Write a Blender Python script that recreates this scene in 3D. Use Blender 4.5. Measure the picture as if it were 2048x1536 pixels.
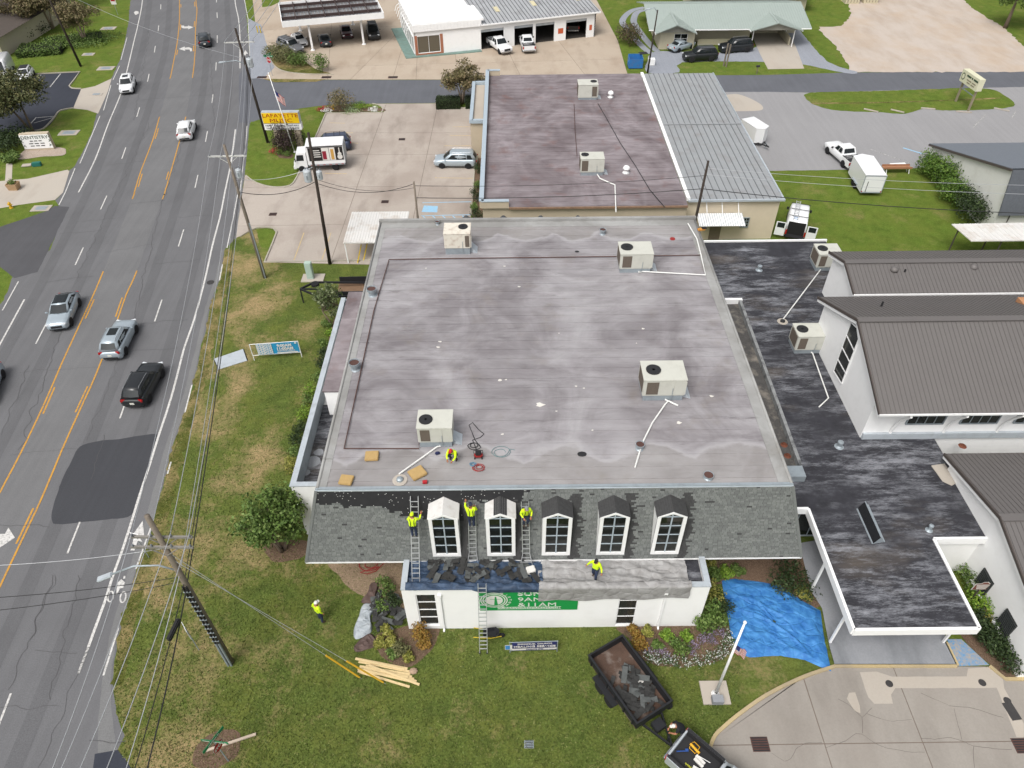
import bpy, bmesh, math, random
from mathutils import Vector as V, Matrix, noise
R = math.radians
for o in list(bpy.data.objects): bpy.data.objects.remove(o)
SC = bpy.context.scene; COL = SC.collection
random.seed(7)
# ------------------------------------------------------------------ camera
CH, FPX, PITCH, ROLL = 40.0, 1460.0, R(43.0), R(0.6)
_f = V((0, math.cos(PITCH), -math.sin(PITCH))); _r = V((1, 0, 0)); _u = _r.cross(_f)
_c, _s = math.cos(ROLL), math.sin(ROLL)
_r, _u = _c*_r - _s*_u, _s*_r + _c*_u
cd = bpy.data.cameras.new('camera'); cam = bpy.data.objects.new('camera', cd); COL.objects.link(cam)
cd.sensor_width = 36; cd.lens = 36*FPX/2048; cd.clip_end = 3000; cd.clip_start = 0.5
cam.matrix_world = Matrix(((_r.x, _u.x, -_f.x, 0), (_r.y, _u.y, -_f.y, 0), (_r.z, _u.z, -_f.z, CH), (0, 0, 0, 1)))
SC.camera = cam
# ------------------------------------------------------------------ sky, sun, exposure
w = bpy.data.worlds.new('World'); SC.world = w; w.use_nodes = True
nt = w.node_tree; bg = nt.nodes['Background']; sky = nt.nodes.new('ShaderNodeTexSky')
SUN_EL, SUN_AZ = R(56), R(212)     # azimuth clockwise from +Y (the view direction)
sky.sky_type = 'NISHITA'; sky.sun_disc = False; sky.sun_elevation = SUN_EL; sky.sun_rotation = SUN_AZ
sky.air_density = 1.0; sky.dust_density = 6.0; sky.ozone_density = 1.0
hs = nt.nodes.new('ShaderNodeHueSaturation'); hs.inputs['Saturation'].default_value = 0.22   # an overcast, nearly grey sky
nt.links.new(sky.outputs[0], hs.inputs['Color']); nt.links.new(hs.outputs[0], bg.inputs[0]); bg.inputs[1].default_value = 0.15
sl = bpy.data.lights.new('sun', 'SUN'); so = bpy.data.objects.new('sun', sl); COL.objects.link(so)
sl.energy = 1.35; sl.angle = R(24); sl.color = (1.0, 0.975, 0.94)
sd = V((math.sin(SUN_AZ)*math.cos(SUN_EL), math.cos(SUN_AZ)*math.cos(SUN_EL), math.sin(SUN_EL)))
so.rotation_euler = sd.to_track_quat('Z', 'Y').to_euler(); so.location = (0, 0, 90)
SC.view_settings.view_transform = 'Standard'; SC.view_settings.look = 'None'; SC.view_settings.gamma = 1; SC.view_settings.use_curve_mapping = False
SC.view_settings.exposure = 0.2
SC.render.engine = 'CYCLES'; SC.cycles.max_bounces = 5; SC.cycles.diffuse_bounces = 2; SC.cycles.glossy_bounces = 3
SC.cycles.use_denoising = True; SC.cycles.transparent_max_bounces = 6
# ------------------------------------------------------------------ pixel -> place
def ray(u, v): return _f + _r*((u-1024)/FPX) - _u*((v-768)/FPX)
def G(u, v, z=0.0):
    d = ray(u, v); t = (z-CH)/d.z; return V((d.x*t, d.y*t, z))
def GY(u, v, y):
    d = ray(u, v); t = y/d.y; return V((d.x*t, y, CH+d.z*t))
def GX(u, v, x):
    d = ray(u, v); t = x/d.x; return V((x, d.y*t, CH+d.z*t))
def Z(ox, oy, pts, k=4.0): return [(ox+a/k, oy+b/k) for a, b in pts]   # enlarged-crop pixels -> photo pixels
# ------------------------------------------------------------------ objects
ORG = {}
def prop(o, label=None, cat=None, group=None, kind=None):
    if label: o['label'] = label
    if cat: o['category'] = cat
    if group: o['group'] = group
    if kind: o['kind'] = kind
    return o
def thing(name, label, cat, loc=(0, 0, 0), rz=0.0, group=None, world=True):
    o = bpy.data.objects.new(name, None); COL.objects.link(o); o.empty_display_size = 0.3
    o.location = loc; o.rotation_euler = (0, 0, rz)
    ORG[o.name] = V(loc) if world else V((0, 0, 0))
    return prop(o, label, cat, group)
def copy_tree(o, parent=None):
    c = o.copy(); COL.objects.link(c); c.parent = parent; ORG[c.name] = ORG.get(o.name, V((0, 0, 0)))
    for ch in list(o.children): copy_tree(ch, c)
    return c
class MB:
    def __init__(s): s.v = []; s.f = []; s.m = []; s.uvs = None
    def add(s, vs, fs, mi=0):
        n = len(s.v); s.v += [V(p) for p in vs]
        for f in fs: s.f.append(tuple(i+n for i in f)); s.m.append(mi)
        return s
    def quad(s, a, b, c, d, mi=0): return s.add([a, b, c, d], [(0, 1, 2, 3)], mi)
    def poly(s, pts, mi=0): return s.add(pts, [tuple(range(len(pts)))], mi)
    def box(s, c, d, rz=0.0, mi=0, M=None):
        hx, hy, hz = d[0]/2, d[1]/2, d[2]/2
        vs = [V((x, y, z)) for z in (-hz, hz) for y in (-hy, hy) for x in (-hx, hx)]
        if M is None: M = Matrix.Translation(V(c)) @ Matrix.Rotation(rz, 4, 'Z')
        else: M = Matrix.Translation(V(c)) @ M
        return s.add([M @ p for p in vs], [(0, 2, 3, 1), (4, 5, 7, 6), (0, 1, 5, 4), (2, 6, 7, 3), (0, 4, 6, 2), (1, 3, 7, 5)], mi)
    def prism(s, pts, z0, z1, mi=0, bottom=True):
        n = len(pts); b = [V((p[0], p[1], z0)) for p in pts]; t = [V((p[0], p[1], z1)) for p in pts]
        fs = [tuple(range(n, 2*n))] + [(i, (i+1) % n, n+(i+1) % n, n+i) for i in range(n)]
        if bottom: fs.append(tuple(range(n-1, -1, -1)))
        return s.add(b+t, fs, mi)
    def loft(s, rings, mi=0, cap=True, closed=True):
        n = len(rings[0]); vs = [p for r in rings for p in r]; fs = []
        for k in range(len(rings)-1):
            for i in range(n if closed else n-1):
                j = (i+1) % n; fs.append((k*n+i, k*n+j, (k+1)*n+j, (k+1)*n+i))
        if cap and closed: fs += [tuple(range(n-1, -1, -1)), tuple(range((len(rings)-1)*n, len(rings)*n))]
        return s.add(vs, fs, mi)
    def tube(s, pts, r, n=6, mi=0, cap=True):
        pts = [V(p) for p in pts]; rings = []; m = len(pts)
        rr = r if isinstance(r, (list, tuple)) else [r]*m
        ref = None
        for i, p in enumerate(pts):
            d = (pts[min(i+1, m-1)]-pts[max(i-1, 0)])
            if d.length < 1e-9: d = V((0, 0, 1))
            d.normalize()
            if ref is None: ref = V((0, 0, 1)) if abs(d.z) < .9 else V((1, 0, 0))
            a = d.cross(ref).normalized(); b = a.cross(d); ref = b
            rings.append([p+(a*math.cos(2*math.pi*k/n)+b*math.sin(2*math.pi*k/n))*rr[i] for k in range(n)])
        return s.loft(rings, mi, cap)
    def lathe(s, prof, n=12, c=(0, 0, 0), axis='Z', mi=0):
        c = V(c); rings = []
        for r, h in prof:
            ring = []
            for k in range(n):
                a = 2*math.pi*k/n; x, y = r*math.cos(a), r*math.sin(a)
                ring.append(c + (V((x, y, h)) if axis == 'Z' else V((x, h, -y)) if axis == 'Y' else V((h, x, y))))
            rings.append(ring)
        return s.loft(rings, mi, True)
    def ball(s, c, r, n=8, m=5, mi=0):
        r = r if isinstance(r, (list, tuple)) else (r, r, r)
        return s.loft([[V(c)+V((r[0]*math.sin(max(.02, t))*math.cos(2*math.pi*k/n), r[1]*math.sin(max(.02, t))*math.sin(2*math.pi*k/n), -r[2]*math.cos(t))) for k in range(n)] for t in [math.pi*j/m*.998+.001 for j in range(m+1)]], mi)
    def beam(s, a, b, w, h, mi=0, up=(0, 0, 1)):
        a, b = V(a), V(b); d = (b-a).normalized(); up = V(up)
        if abs(d.dot(up)) > .98: up = V((0, 1, 0))
        sd_ = d.cross(up).normalized(); u2 = sd_.cross(d)
        q = lambda p: [p+sd_*w/2*i+u2*h/2*j for i, j in ((-1, -1), (1, -1), (1, 1), (-1, 1))]
        return s.loft([q(a), q(b)], mi)
    def build(s, name, mat, parent=None, smooth=False, kind=None, label=None, cat=None, group=None, org=None, bevel=0):
        if parent is not None: off = ORG.get(parent.name, V((0, 0, 0)))
        elif org is not None: off = V(org)
        else:
            xs = [p.x for p in s.v]; ys = [p.y for p in s.v]; zs = [p.z for p in s.v]
            off = V(((min(xs)+max(xs))/2, (min(ys)+max(ys))/2, min(zs)))
        me = bpy.data.meshes.new(name); me.from_pydata([p-off for p in s.v], [], s.f)
        ms = mat if isinstance(mat, (list, tuple)) else [mat]
        for m_ in ms: me.materials.append(m_)
        if len(ms) > 1: me.polygons.foreach_set('material_index', s.m)
        if smooth: me.polygons.foreach_set('use_smooth', [True]*len(s.f))
        me.update()
        if bevel or True:
            bm = bmesh.new(); bm.from_mesh(me); bmesh.ops.recalc_face_normals(bm, faces=bm.faces)
            if bevel: bmesh.ops.bevel(bm, geom=bm.edges[:], offset=bevel, segments=2, affect='EDGES', clamp_overlap=True)
            bm.to_mesh(me); bm.free()
        o = bpy.data.objects.new(name, me); COL.objects.link(o); o.parent = parent
        if parent is None: o.location = off
        ORG[o.name] = off
        return prop(o, label, cat, group, kind)
def mesh_obj(name, me, parent=None, loc=(0, 0, 0), **k):
    o = bpy.data.objects.new(name, me); COL.objects.link(o); o.parent = parent; o.location = loc; ORG[o.name] = V((0, 0, 0)); return prop(o, **k)
# ------------------------------------------------------------------ curves in pixels
def smooth(pts, n=6, closed=False):
    P_ = [V((p[0], p[1], 0)) for p in pts]; out = []; m = len(P_)
    for i in range(m if closed else m-1):
        p0, p1, p2, p3 = (P_[(i-1) % m], P_[i], P_[(i+1) % m], P_[(i+2) % m]) if closed else (P_[max(i-1, 0)], P_[i], P_[i+1], P_[min(i+2, m-1)])
        for k in range(n):
            t = k/n; out.append(.5*((2*p1)+(p2-p0)*t+(2*p0-5*p1+4*p2-p3)*t*t+(3*p1-p0-3*p2+p3)*t**3))
    if not closed: out.append(P_[-1])
    return [(p.x, p.y) for p in out]
def gpts(px, z=0.0): return [G(a, b, z) for a, b in px]
def rag(pts, step=0.35, amp=0.10, seed=0):
    """roughen a closed outline on the ground"""
    out = []; n = len(pts)
    for i in range(n):
        a, b = V(pts[i]), V(pts[(i+1) % n]); d = b-a; L = d.length
        k = max(1, min(160, int(L/step))); nn = V((-d.y, d.x, 0)).normalized() if L > 0 else V((0, 0, 0))
        for j in range(k):
            p = a+d*(j/k); p = p+nn*amp*(noise.noise(p*1.3+V((seed, 0, 0)))+.6*noise.noise(p*4.1+V((0, seed, 0)))) if j or amp < .5 else p
            out.append(p)
    return out
def sheet(name, pts, mat, z, parent=None, kind='structure', **k):
    mb = MB(); mb.poly([V((p[0], p[1], z)) for p in pts])
    return mb.build(name, mat, parent, kind=kind if parent is None or kind == 'stuff' else None, **k)
def ribbon(mb, pts, width, z, n=1):
    pts = [V((p[0], p[1], z)) for p in pts]; L = []; Rr = []
    for i, p in enumerate(pts):
        d = (pts[min(i+1, len(pts)-1)]-pts[max(i-1, 0)]).normalized(); s_ = V((-d.y, d.x, 0))*width/2
        L.append(p+s_); Rr.append(p-s_)
    for i in range(len(pts)-1): mb.quad(Rr[i], Rr[i+1], L[i+1], L[i])
    return mb
def kerb(name, px, parent=None, w=0.16, h=0.13, mat=None, z=0.0, pts=None, **k):
    pts = pts or gpts(px, z); mb = MB(); rings = []
    for i, p in enumerate(pts):
        d = (pts[min(i+1, len(pts)-1)]-pts[max(i-1, 0)]).normalized(); s_ = V((-d.y, d.x, 0))*w/2
        p = V((p[0], p[1], z)); rings.append([p-s_, p-s_*.9+V((0, 0, h)), p+s_*.9+V((0, 0, h)), p+s_])
    mb.loft(rings); return mb.build(name, mat, parent, **k)
# ------------------------------------------------------------------ materials
MATS = {}
def C(r, g, b, k=0.86):
    f = lambda c: (((c/255+.055)/1.055)**2.4 if c > 10 else c/255/12.92)*k
    return (f(r), f(g), f(b), 1)
class NT:
    def __init__(s, name):
        s.mat = bpy.data.materials.new(name); s.mat.use_nodes = True; s.t = s.mat.node_tree; s.n = s.t.nodes; s.b = s.n['Principled BSDF']; s._p = None
    def N(s, ty, **k):
        n = s.n.new(ty)
        for a, b in k.items(): setattr(n, a, b)
        return n
    def L(s, a, b): s.t.links.new(a, b)
    def pos(s, sx=1, sy=1, sz=1, rz=0.0):
        g = s.N('ShaderNodeNewGeometry'); m = s.N('ShaderNodeMapping'); m.inputs['Scale'].default_value = (sx, sy, sz); m.inputs['Rotation'].default_value = (0, 0, rz)
        s.L(g.outputs['Position'], m.inputs['Vector']); return m.outputs[0]
    def opos(s, sx=1, sy=1, sz=1):
        g = s.N('ShaderNodeTexCoord'); m = s.N('ShaderNodeMapping'); m.inputs['Scale'].default_value = (sx, sy, sz)
        s.L(g.outputs['Object'], m.inputs['Vector']); return m.outputs[0]
    def noise(s, vec, scale, detail=4, rough=.6, dist=0.0):
        n = s.N('ShaderNodeTexNoise'); n.inputs['Scale'].default_value = scale; n.inputs['Detail'].default_value = detail; n.inputs['Roughness'].default_value = rough; n.inputs['Distortion'].default_value = dist
        s.L(vec, n.inputs['Vector']); return n.outputs[0]
    def ramp(s, fac, stops, interp='LINEAR'):
        r = s.N('ShaderNodeValToRGB'); r.color_ramp.interpolation = interp; e = r.color_ramp.elements
        while len(e) < len(stops): e.new(.5)
        for i, (p, c) in enumerate(stops): e[i].position = p; e[i].color = c if len(c) == 4 else (*c, 1)
        s.L(fac, r.inputs[0]); return r.outputs[0]
    def mix(s, fac, a, b, mode='MIX'):
        m = s.N('ShaderNodeMix', data_type='RGBA', blend_type=mode)
        for sock, val in ((m.inputs['Factor'], fac), (m.inputs[6], a), (m.inputs[7], b)):
            if isinstance(val, (float, int)): sock.default_value = val
            elif isinstance(val, tuple): sock.default_value = val
            else: s.L(val, sock)
        return m.outputs[2]
    def mask(s, vec, scale, lo, hi, **k):
        return s.ramp(s.noise(vec, scale, **k), [(lo, (0, 0, 0, 1)), (hi, (1, 1, 1, 1))])
    def bump(s, h, st=.3, d=.02):
        b = s.N('ShaderNodeBump'); b.inputs['Strength'].default_value = st; b.inputs['Distance'].default_value = d
        s.L(h, b.inputs['Height']); s.L(b.outputs[0], s.b.inputs['Normal'])
    def col(s, c):
        if isinstance(c, tuple): s.b.inputs['Base Color'].default_value = c
        else: s.L(c, s.b.inputs['Base Color'])
    def fin(s, rough=.8, metal=0.0, spec=.3, coat=0.0):
        i = s.b.inputs; i['Roughness'].default_value = rough; i['Metallic'].default_value = metal; i['Specular IOR Level'].default_value = spec; i['Coat Weight'].default_value = coat
        if coat: i['Coat Roughness'].default_value = .05
        MATS[s.mat.name] = s.mat; return s.mat
def sc(c, k): return (c[0]*k, c[1]*k, c[2]*k, 1)
def plain(name, c, rough=.6, metal=0.0, spec=.3, var=.12, scale=3.0, coat=0.0, bump=0, dirt=None, dirt_amt=.5):
    if name in MATS: return MATS[name]
    n = NT(name); p = n.pos()
    c1 = n.mix(n.mask(p, scale, .3, .75), sc(c, 1-var), sc(c, 1+var*.6))
    f = n.noise(p, scale*14, 3)
    c1 = n.mix(.35, c1, n.ramp(f, [(.3, sc(c, 1-var*1.4)), (.7, sc(c, 1+var))]))
    if dirt: c1 = n.mix(n.mask(p, scale*.8, .5, .75, detail=6), c1, n.mix(dirt_amt, c1, dirt))
    n.col(c1)
    if bump: n.bump(f, bump, .01)
    return n.fin(rough, metal, spec, coat)
def flat(name, c, rough=.5, metal=0.0, spec=.4, coat=0.0):
    if name in MATS: return MATS[name]
    n = NT(name); n.col(c); return n.fin(rough, metal, spec, coat)
def leafmat(name, a, b, c=None):
    n = NT(name); g = n.N('ShaderNodeNewGeometry'); st = [(0, a), (.6, b)] + ([(1, c)] if c else [])
    cl = n.ramp(g.outputs['Random Per Island'], st); p = n.pos()
    cl = n.mix(n.mask(p, 1.1, .35, .7), n.mix(.35, cl, sc(a, .6)), cl)
    n.col(cl); return n.fin(.6, 0, .25)
# ------------------------------------------------------------------ ground materials
def lawn(name, greens, dry, lo, hi, dscale=.28, wear=False):
    n = NT(name); p = n.pos(); fine = n.noise(p, 7.5, 6, .75); mid = n.noise(p, 1.1, 5, .65)
    g = n.ramp(fine, [(.28, greens[0]), (.5, greens[1]), (.74, greens[2])])
    g = n.mix(n.ramp(mid, [(.3, (0, 0, 0, 1)), (.7, (1, 1, 1, 1))]), n.mix(.55, g, greens[0]), g)
    g = n.mix(n.mask(p, .42, .42, .68, detail=7, rough=.7), g, n.mix(.35, g, C(126, 124, 60))); g = n.mix(n.mask(p, .8, .52, .66, detail=7, rough=.7), g, n.mix(.5, g, greens[0]))
    d = n.ramp(n.noise(p, 9, 5, .7), [(.25, sc(dry, .6)), (.5, dry), (.8, sc(dry, 1.35))])
    m = n.N('ShaderNodeMath', operation='ADD'); n.L(n.noise(p, dscale, 8, .62, .3), m.inputs[0])
    m2 = n.N('ShaderNodeMath', operation='MULTIPLY_ADD'); n.L(n.noise(p, 3.4, 6, .75), m2.inputs[0]); m2.inputs[1].default_value = .44; m2.inputs[2].default_value = -.22
    n.L(m2.outputs[0], m.inputs[1])
    if wear:   # more worn towards the road
        sp = n.N('ShaderNodeSeparateXYZ'); g_ = n.N('ShaderNodeNewGeometry'); n.L(g_.outputs['Position'], sp.inputs[0]); k = n.N('ShaderNodeMath', operation='MULTIPLY_ADD'); n.L(sp.outputs[1], k.inputs[0]); k.inputs[1].default_value = .17; n.L(sp.outputs[0], k.inputs[2])
        mr = n.N('ShaderNodeMapRange'); n.L(k.outputs[0], mr.inputs[0]); mr.inputs[1].default_value = -14; mr.inputs[2].default_value = -4; mr.inputs[3].default_value = .055; mr.inputs[4].default_value = -.062
        m3 = n.N('ShaderNodeMath', operation='ADD'); n.L(m.outputs[0], m3.inputs[0]); n.L(mr.outputs[0], m3.inputs[1]); m = m3
    n.col(n.mix(n.ramp(m.outputs[0], [(lo, (0, 0, 0, 1)), (hi, (1, 1, 1, 1))]), g, d)); n.bump(fine, .9, .06); return n.fin(.95, 0, .1)
M_green = lawn('lawn_green', (C(70, 88, 32), C(101, 122, 47), C(130, 148, 72)), C(140, 130, 84), .56, .80)
M_dry = lawn('lawn_dry', (C(64, 76, 36), C(96, 111, 51), C(128, 140, 78)), C(160, 140, 102), .50, .72, .24, True)
M_verge = lawn('lawn_verge', (C(56, 62, 28), C(88, 96, 44), C(122, 120, 70)), C(160, 140, 100), .44, .66, .3)
def asphalt(name, c, v=.16, sp=.5, blot=.25):
    n = NT(name); p = n.pos(); a = n.noise(p, 14, 4, .7); b = n.noise(p, blot, 5, .6)
    cl = n.ramp(a, [(.25, sc(c, 1-v*1.6)), (.5, c), (.75, sc(c, 1+v*1.5))])
    cl = n.mix(n.ramp(b, [(.32, (0, 0, 0, 1)), (.7, (1, 1, 1, 1))]), n.mix(sp, cl, sc(c, .72)), cl)
    st = n.noise(n.pos(1.6, .06, 1, R(-14)), 1.2, 4, .6)
    cl = n.mix(n.ramp(st, [(.4, (0, 0, 0, 1)), (.7, (.22, .22, .22, 1))]), cl, sc(c, 1.3))
    n.col(cl); n.bump(a, .25, .01); return n.fin(.9, 0, .2)
M_road = asphalt('road_asphalt', C(112, 112, 114)); M_turn = asphalt('turn_lane_asphalt', C(118, 118, 119)); M_side = asphalt('side_asphalt', C(104, 106, 112))
M_new = asphalt('new_asphalt', C(71, 72, 76), .12, .3); M_dark = asphalt('dark_asphalt', C(62, 65, 74), .14); M_drive = asphalt('drive_asphalt', C(88, 88, 91), .15)
M_should = asphalt('shoulder_asphalt', C(124, 124, 124), .2)
M_rlot = asphalt('weathered_lot', C(152, 151, 152), .14, .3, .12); M_tank = asphalt('gravel_grey', C(150, 154, 162), .3, .3, .3)
def concrete(name, c, stain, v=.1, lo=.5, hi=.72, s2=.5):
    n = NT(name); p = n.pos(); a = n.noise(p, 9, 5, .7); oi = n.N('ShaderNodeObjectInfo')
    cl = n.ramp(a, [(.25, sc(c, 1-v)), (.5, c), (.8, sc(c, 1+v))])
    cl = n.mix(n.mask(n.pos(.7, .25, 1), .55, lo, hi, detail=7), cl, n.mix(s2, cl, stain))
    cl = n.mix(n.mask(p, .13, .45, .62, detail=5), cl, n.mix(.4, cl, sc(stain, 1.5)))
    cl = n.mix(oi.outputs['Random'], cl, n.mix(.14, cl, stain)); n.col(cl); n.bump(a, .15, .01); return n.fin(.9, 0, .2)
M_lot = concrete('lot_concrete', C(182, 172, 162), C(118, 106, 98)); M_gas = concrete('station_concrete', C(186, 172, 155), C(138, 122, 106))
M_con = concrete('drive_concrete', C(160, 154, 146), C(122, 115, 108), .10, .45, .7); M_conl = concrete('pale_concrete', C(184, 176, 165), C(160, 150, 138), .06)
M_pad = concrete('pad_concrete', C(158, 160, 164), C(92, 96, 100), .12, .42, .7, .75); M_kerbm = concrete('kerb_concrete', C(182, 176, 162), C(120, 112, 100))
M_grav = concrete('pink_gravel', C(196, 185, 175), C(158, 138, 116), .14, .42, .75)
M_kyel = concrete('worn_yellow_kerb', C(192, 172, 128), C(158, 146, 124), .14, .4, .62, .8)
def mulchm(name, c, c2):
    n = NT(name); p = n.pos(); a = n.noise(p, 16, 4, .8); n.col(n.ramp(a, [(.25, sc(c, .45)), (.5, c), (.75, c2)])); n.bump(a, .8, .05); return n.fin(.95, 0, .1)
M_mulch = mulchm('mulch', C(112, 92, 76), C(150, 130, 112)); M_soil = mulchm('bare_soil', C(150, 130, 108), C(182, 160, 136)); M_rocks = mulchm('river_rock', C(176, 160, 146), C(214, 204, 194))
def paintm(name, c, lo=.30, hi=.52, under=(.12, .12, .12, 1)):
    n = NT(name); p = n.pos(); n.col(n.mix(n.ramp(n.noise(p, 6, 6, .8), [(lo, (0, 0, 0, 1)), (hi, (1, 1, 1, 1))]), under, c)); return n.fin(.8, 0, .2)
P_white = paintm('road_paint_white', C(214, 212, 208)); P_yel = paintm('road_paint_yellow', C(206, 152, 62)); P_worn = paintm('worn_paint_white', C(206, 204, 200), .42, .6)
P_blue = paintm('paint_blue', C(92, 150, 196), .4, .62, C(168, 160, 150)); P_lblue = paintm('paint_light_blue', C(150, 196, 226), .3, .5, C(180, 170, 158)); P_py = paintm('bay_paint', C(214, 186, 128), .36, .6, C(176, 164, 150))
M_crack = flat('crack_filler', C(82, 81, 82), .9); M_ccrack = flat('concrete_crack', C(104, 97, 90), .9)
# ------------------------------------------------------------------ ground sheets
mb = MB(); s_ = 1500
mb.quad((-s_, -200, 0), (s_, -200, 0), (s_, 2200, 0), (-s_, 2200, 0)); mb.build('ground', M_green, kind='structure')
EASTG = [(500, 118)] + [(510, 150), (512, 241), (500, 247), (496, 287), (490, 350), (471, 476), (450, 499), (440, 559), (422, 609), (412, 659), (400, 709), (390, 759), (380, 793), (367, 830), (350, 880), (342, 918), (327, 968), (315, 1018), (300, 1068), (275, 1130), (270, 1152), (255, 1214), (240, 1264), (232, 1302), (226, 1364), (233, 1427), (250, 1472), (236, 1502), (262, 1536), (300, 1600)]
WEST = [(-900, 1600), (-700, 900), (-330, 640), (0, 609), (15, 584), (24, 556), (60, 530), (100, 500), (128, 425), (110, 401), (127, 384), (137, 342), (150, 332), (170, 295), (185, 262), (192, 232), (222, 158), (240, 120), (250, 82), (257, 45), (261, 0), (266, -60), (266, -200)]
ROADP = [(470, -200), (484, -60), (490, 0), (495, 60)] + EASTG + WEST
road = sheet('road', rag(gpts(ROADP), .5, .12, 3), M_road, .004)
# lawn of the church
LAWN = [(471, 476), (512, 456), (528, 525), (747, 523), (760, 700), (1000, 700), (1640, 1000), (1680, 1336), (1606, 1354), (1536, 1388), (1486, 1422), (1449, 1452), (1424, 1482), (1400, 1600), (300, 1600), (262, 1536), (236, 1502), (250, 1472), (233, 1427), (226, 1364), (232, 1302), (240, 1264), (255, 1214), (270, 1152), (275, 1130), (300, 1068), (315, 1018), (327, 968), (342, 918), (350, 880), (367, 830), (380, 793), (390, 759), (400, 709), (412, 659), (422, 609), (440, 559), (450, 499)]
sheet('church_lawn', rag(gpts(LAWN), .4, .14, 5), M_dry, .012)
VERGE = smooth([(452, 500), (441, 559), (423, 609), (413, 659), (401, 709), (391, 759), (381, 793), (351, 880), (328, 968), (301, 1068), (271, 1152), (241, 1264), (228, 1364), (250, 1370), (262, 1290), (290, 1180), (318, 1090), (345, 1000), (372, 900), (400, 800), (425, 700), (446, 600), (465, 520)], 4, True)
sheet('verge', rag(gpts(VERGE), .3, .35, 11), M_verge, .016)
SH = smooth([(262, 1536), (236, 1502), (226, 1440), (222, 1364), (229, 1302), (238, 1264), (253, 1214), (268, 1152), (298, 1068), (325, 968), (348, 880), (378, 793), (398, 709), (420, 609), (438, 559), (448, 499)], 4)
shoulder = sheet('shoulder', rag(gpts(SH + [(442, 499), (430, 559), (412, 609), (388, 709), (366, 793), (334, 880), (310, 968), (283, 1068), (252, 1152), (236, 1214), (221, 1264), (208, 1330), (196, 1440), (196, 1536)]), .4, .06, 2), M_should, .008)
# turn lane, patch, cross street
YR = smooth([(395, -80), (392, 0), (394, 20), (391, 62), (390, 107), (385, 156), (372, 232), (357, 290), (330, 384), (325, 399), (275, 539), (252, 591), (230, 654), (200, 729), (184, 768), (160, 820), (125, 898), (82, 1000), (37, 1095), (10, 1152), (-60, 1300), (-190, 1560)], 4)
YL = smooth([(360, -80), (359, 0), (359, 37), (355, 82), (347, 125), (339, 162), (319, 234), (305, 282), (282, 342), (269, 384), (264, 400), (205, 547), (185, 594), (155, 659), (125, 724), (106, 768), (77, 833), (37, 915), (0, 985), (-80, 1140), (-180, 1330), (-330, 1600)], 4)
sheet('turn_lane', rag(gpts(YR + YL[::-1]), 1.0, .05, 9), M_turn, .008)
PATCH = Z(0, 768, [(640, 500), (780, 460), (950, 440), (1180, 405), (1265, 410), (1250, 500), (1200, 640), (1110, 900), (1050, 1050), (900, 1080), (700, 1100), (500, 1120), (415, 1100), (440, 930), (520, 720), (580, 600)])
sheet('road_patch', rag(gpts(smooth(PATCH, 4, True)), .3, .05, 4), M_new, .012)
sheet('cross_street', gpts([(236, 1500), (190, 1508), (178, 1600), (310, 1600), (262, 1536)]), M_dark, .020)
sheet('west_driveway', rag(gpts(Z(0, 384, [(-1500, 300), (0, 280), (150, 230), (380, 150), (440, 110), (555, 120), (420, 400), (300, 640), (115, 690), (0, 600), (-1500, 560)])), .5, .08, 6), M_drive, .008)
# side street
SIDE = [(512, 157), (560, 159), (652, 160), (882, 160), (1240, 152), (1536, 150), (1698, 145), (2048, 143), (2900, 135), (2900, 172), (2048, 174), (1961, 176), (1621, 185), (1536, 184), (900, 206), (742, 207), (637, 212), (600, 217), (562, 225), (530, 236), (512, 241), (500, 247), (478, 245), (478, 150), (500, 118)]
sheet('side_street', rag(gpts(SIDE), .6, .06, 8), M_side, .008)
# gas station apron, music store lot, right lot, gravel lot
def slabs(name, px, cuts, mat, z, gap=.035, base=None, kindname='slab'):
    """a pavement split along its joints: each slab a piece of its own over a dark bed"""
    pts = gpts(px); root = sheet(name, pts, base or M_jt, z)
    bm = bmesh.new(); f = bm.faces.new([bm.verts.new((p.x, p.y, 0)) for p in pts])
    for a, b in cuts:
        A, B = G(*a), G(*b); d = B-A; nn = V((-d.y, d.x, 0))
        bmesh.ops.bisect_plane(bm, geom=bm.verts[:]+bm.edges[:]+bm.faces[:], plane_co=A, plane_no=nn)
    bmesh.ops.split_edges(bm, edges=bm.edges[:])
    for f in list(bm.faces):
        vs = [v.co.copy() for v in f.verts]; n_ = len(vs)
        if f.calc_area() < .3: continue
        cen = f.calc_center_median(); mb = MB(); ins = []
        ar = sum(vs[i].x*vs[(i+1) % n_].y-vs[(i+1) % n_].x*vs[i].y for i in range(n_)); sg = 1 if ar > 0 else -1
        for i in range(n_):
            d1 = (vs[i]-vs[i-1]).normalized(); d2 = (vs[(i+1) % n_]-vs[i]).normalized()
            nn = V((-d1.y-d2.y, d1.x+d2.x, 0))*sg
            ins.append(vs[i]+(nn.normalized() if nn.length > 1e-6 else nn)*gap)
        mb.prism(ins, z+.001, z+.012+random.uniform(0, .004), bottom=False); mb.build(kindname, mat, root)
    bm.free(); return root
M_jt = flat('joint_dark', C(120, 108, 98), .95)
LOT = [(652, 227), (763, 226), (766, 219), (760, 212), (737, 208), (872, 207), (874, 217), (959, 216), (948, 350), (942, 431), (941, 470), (760, 530), (528, 525), (552, 470), (551, 462), (542, 456), (512, 457), (471, 477), (490, 351), (512, 366), (545, 375), (580, 372), (594, 355), (637, 262)]
slabs('parking_lot', LOT, [((763, 225), (705, 400)), ((705, 400), (660, 528)), ((874, 217), (838, 384)), ((690, 266), (960, 266)), ((500, 376), (960, 372)), ((500, 452), (960, 445)), ((640, 310), (960, 309))], M_lot, .016)
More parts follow.
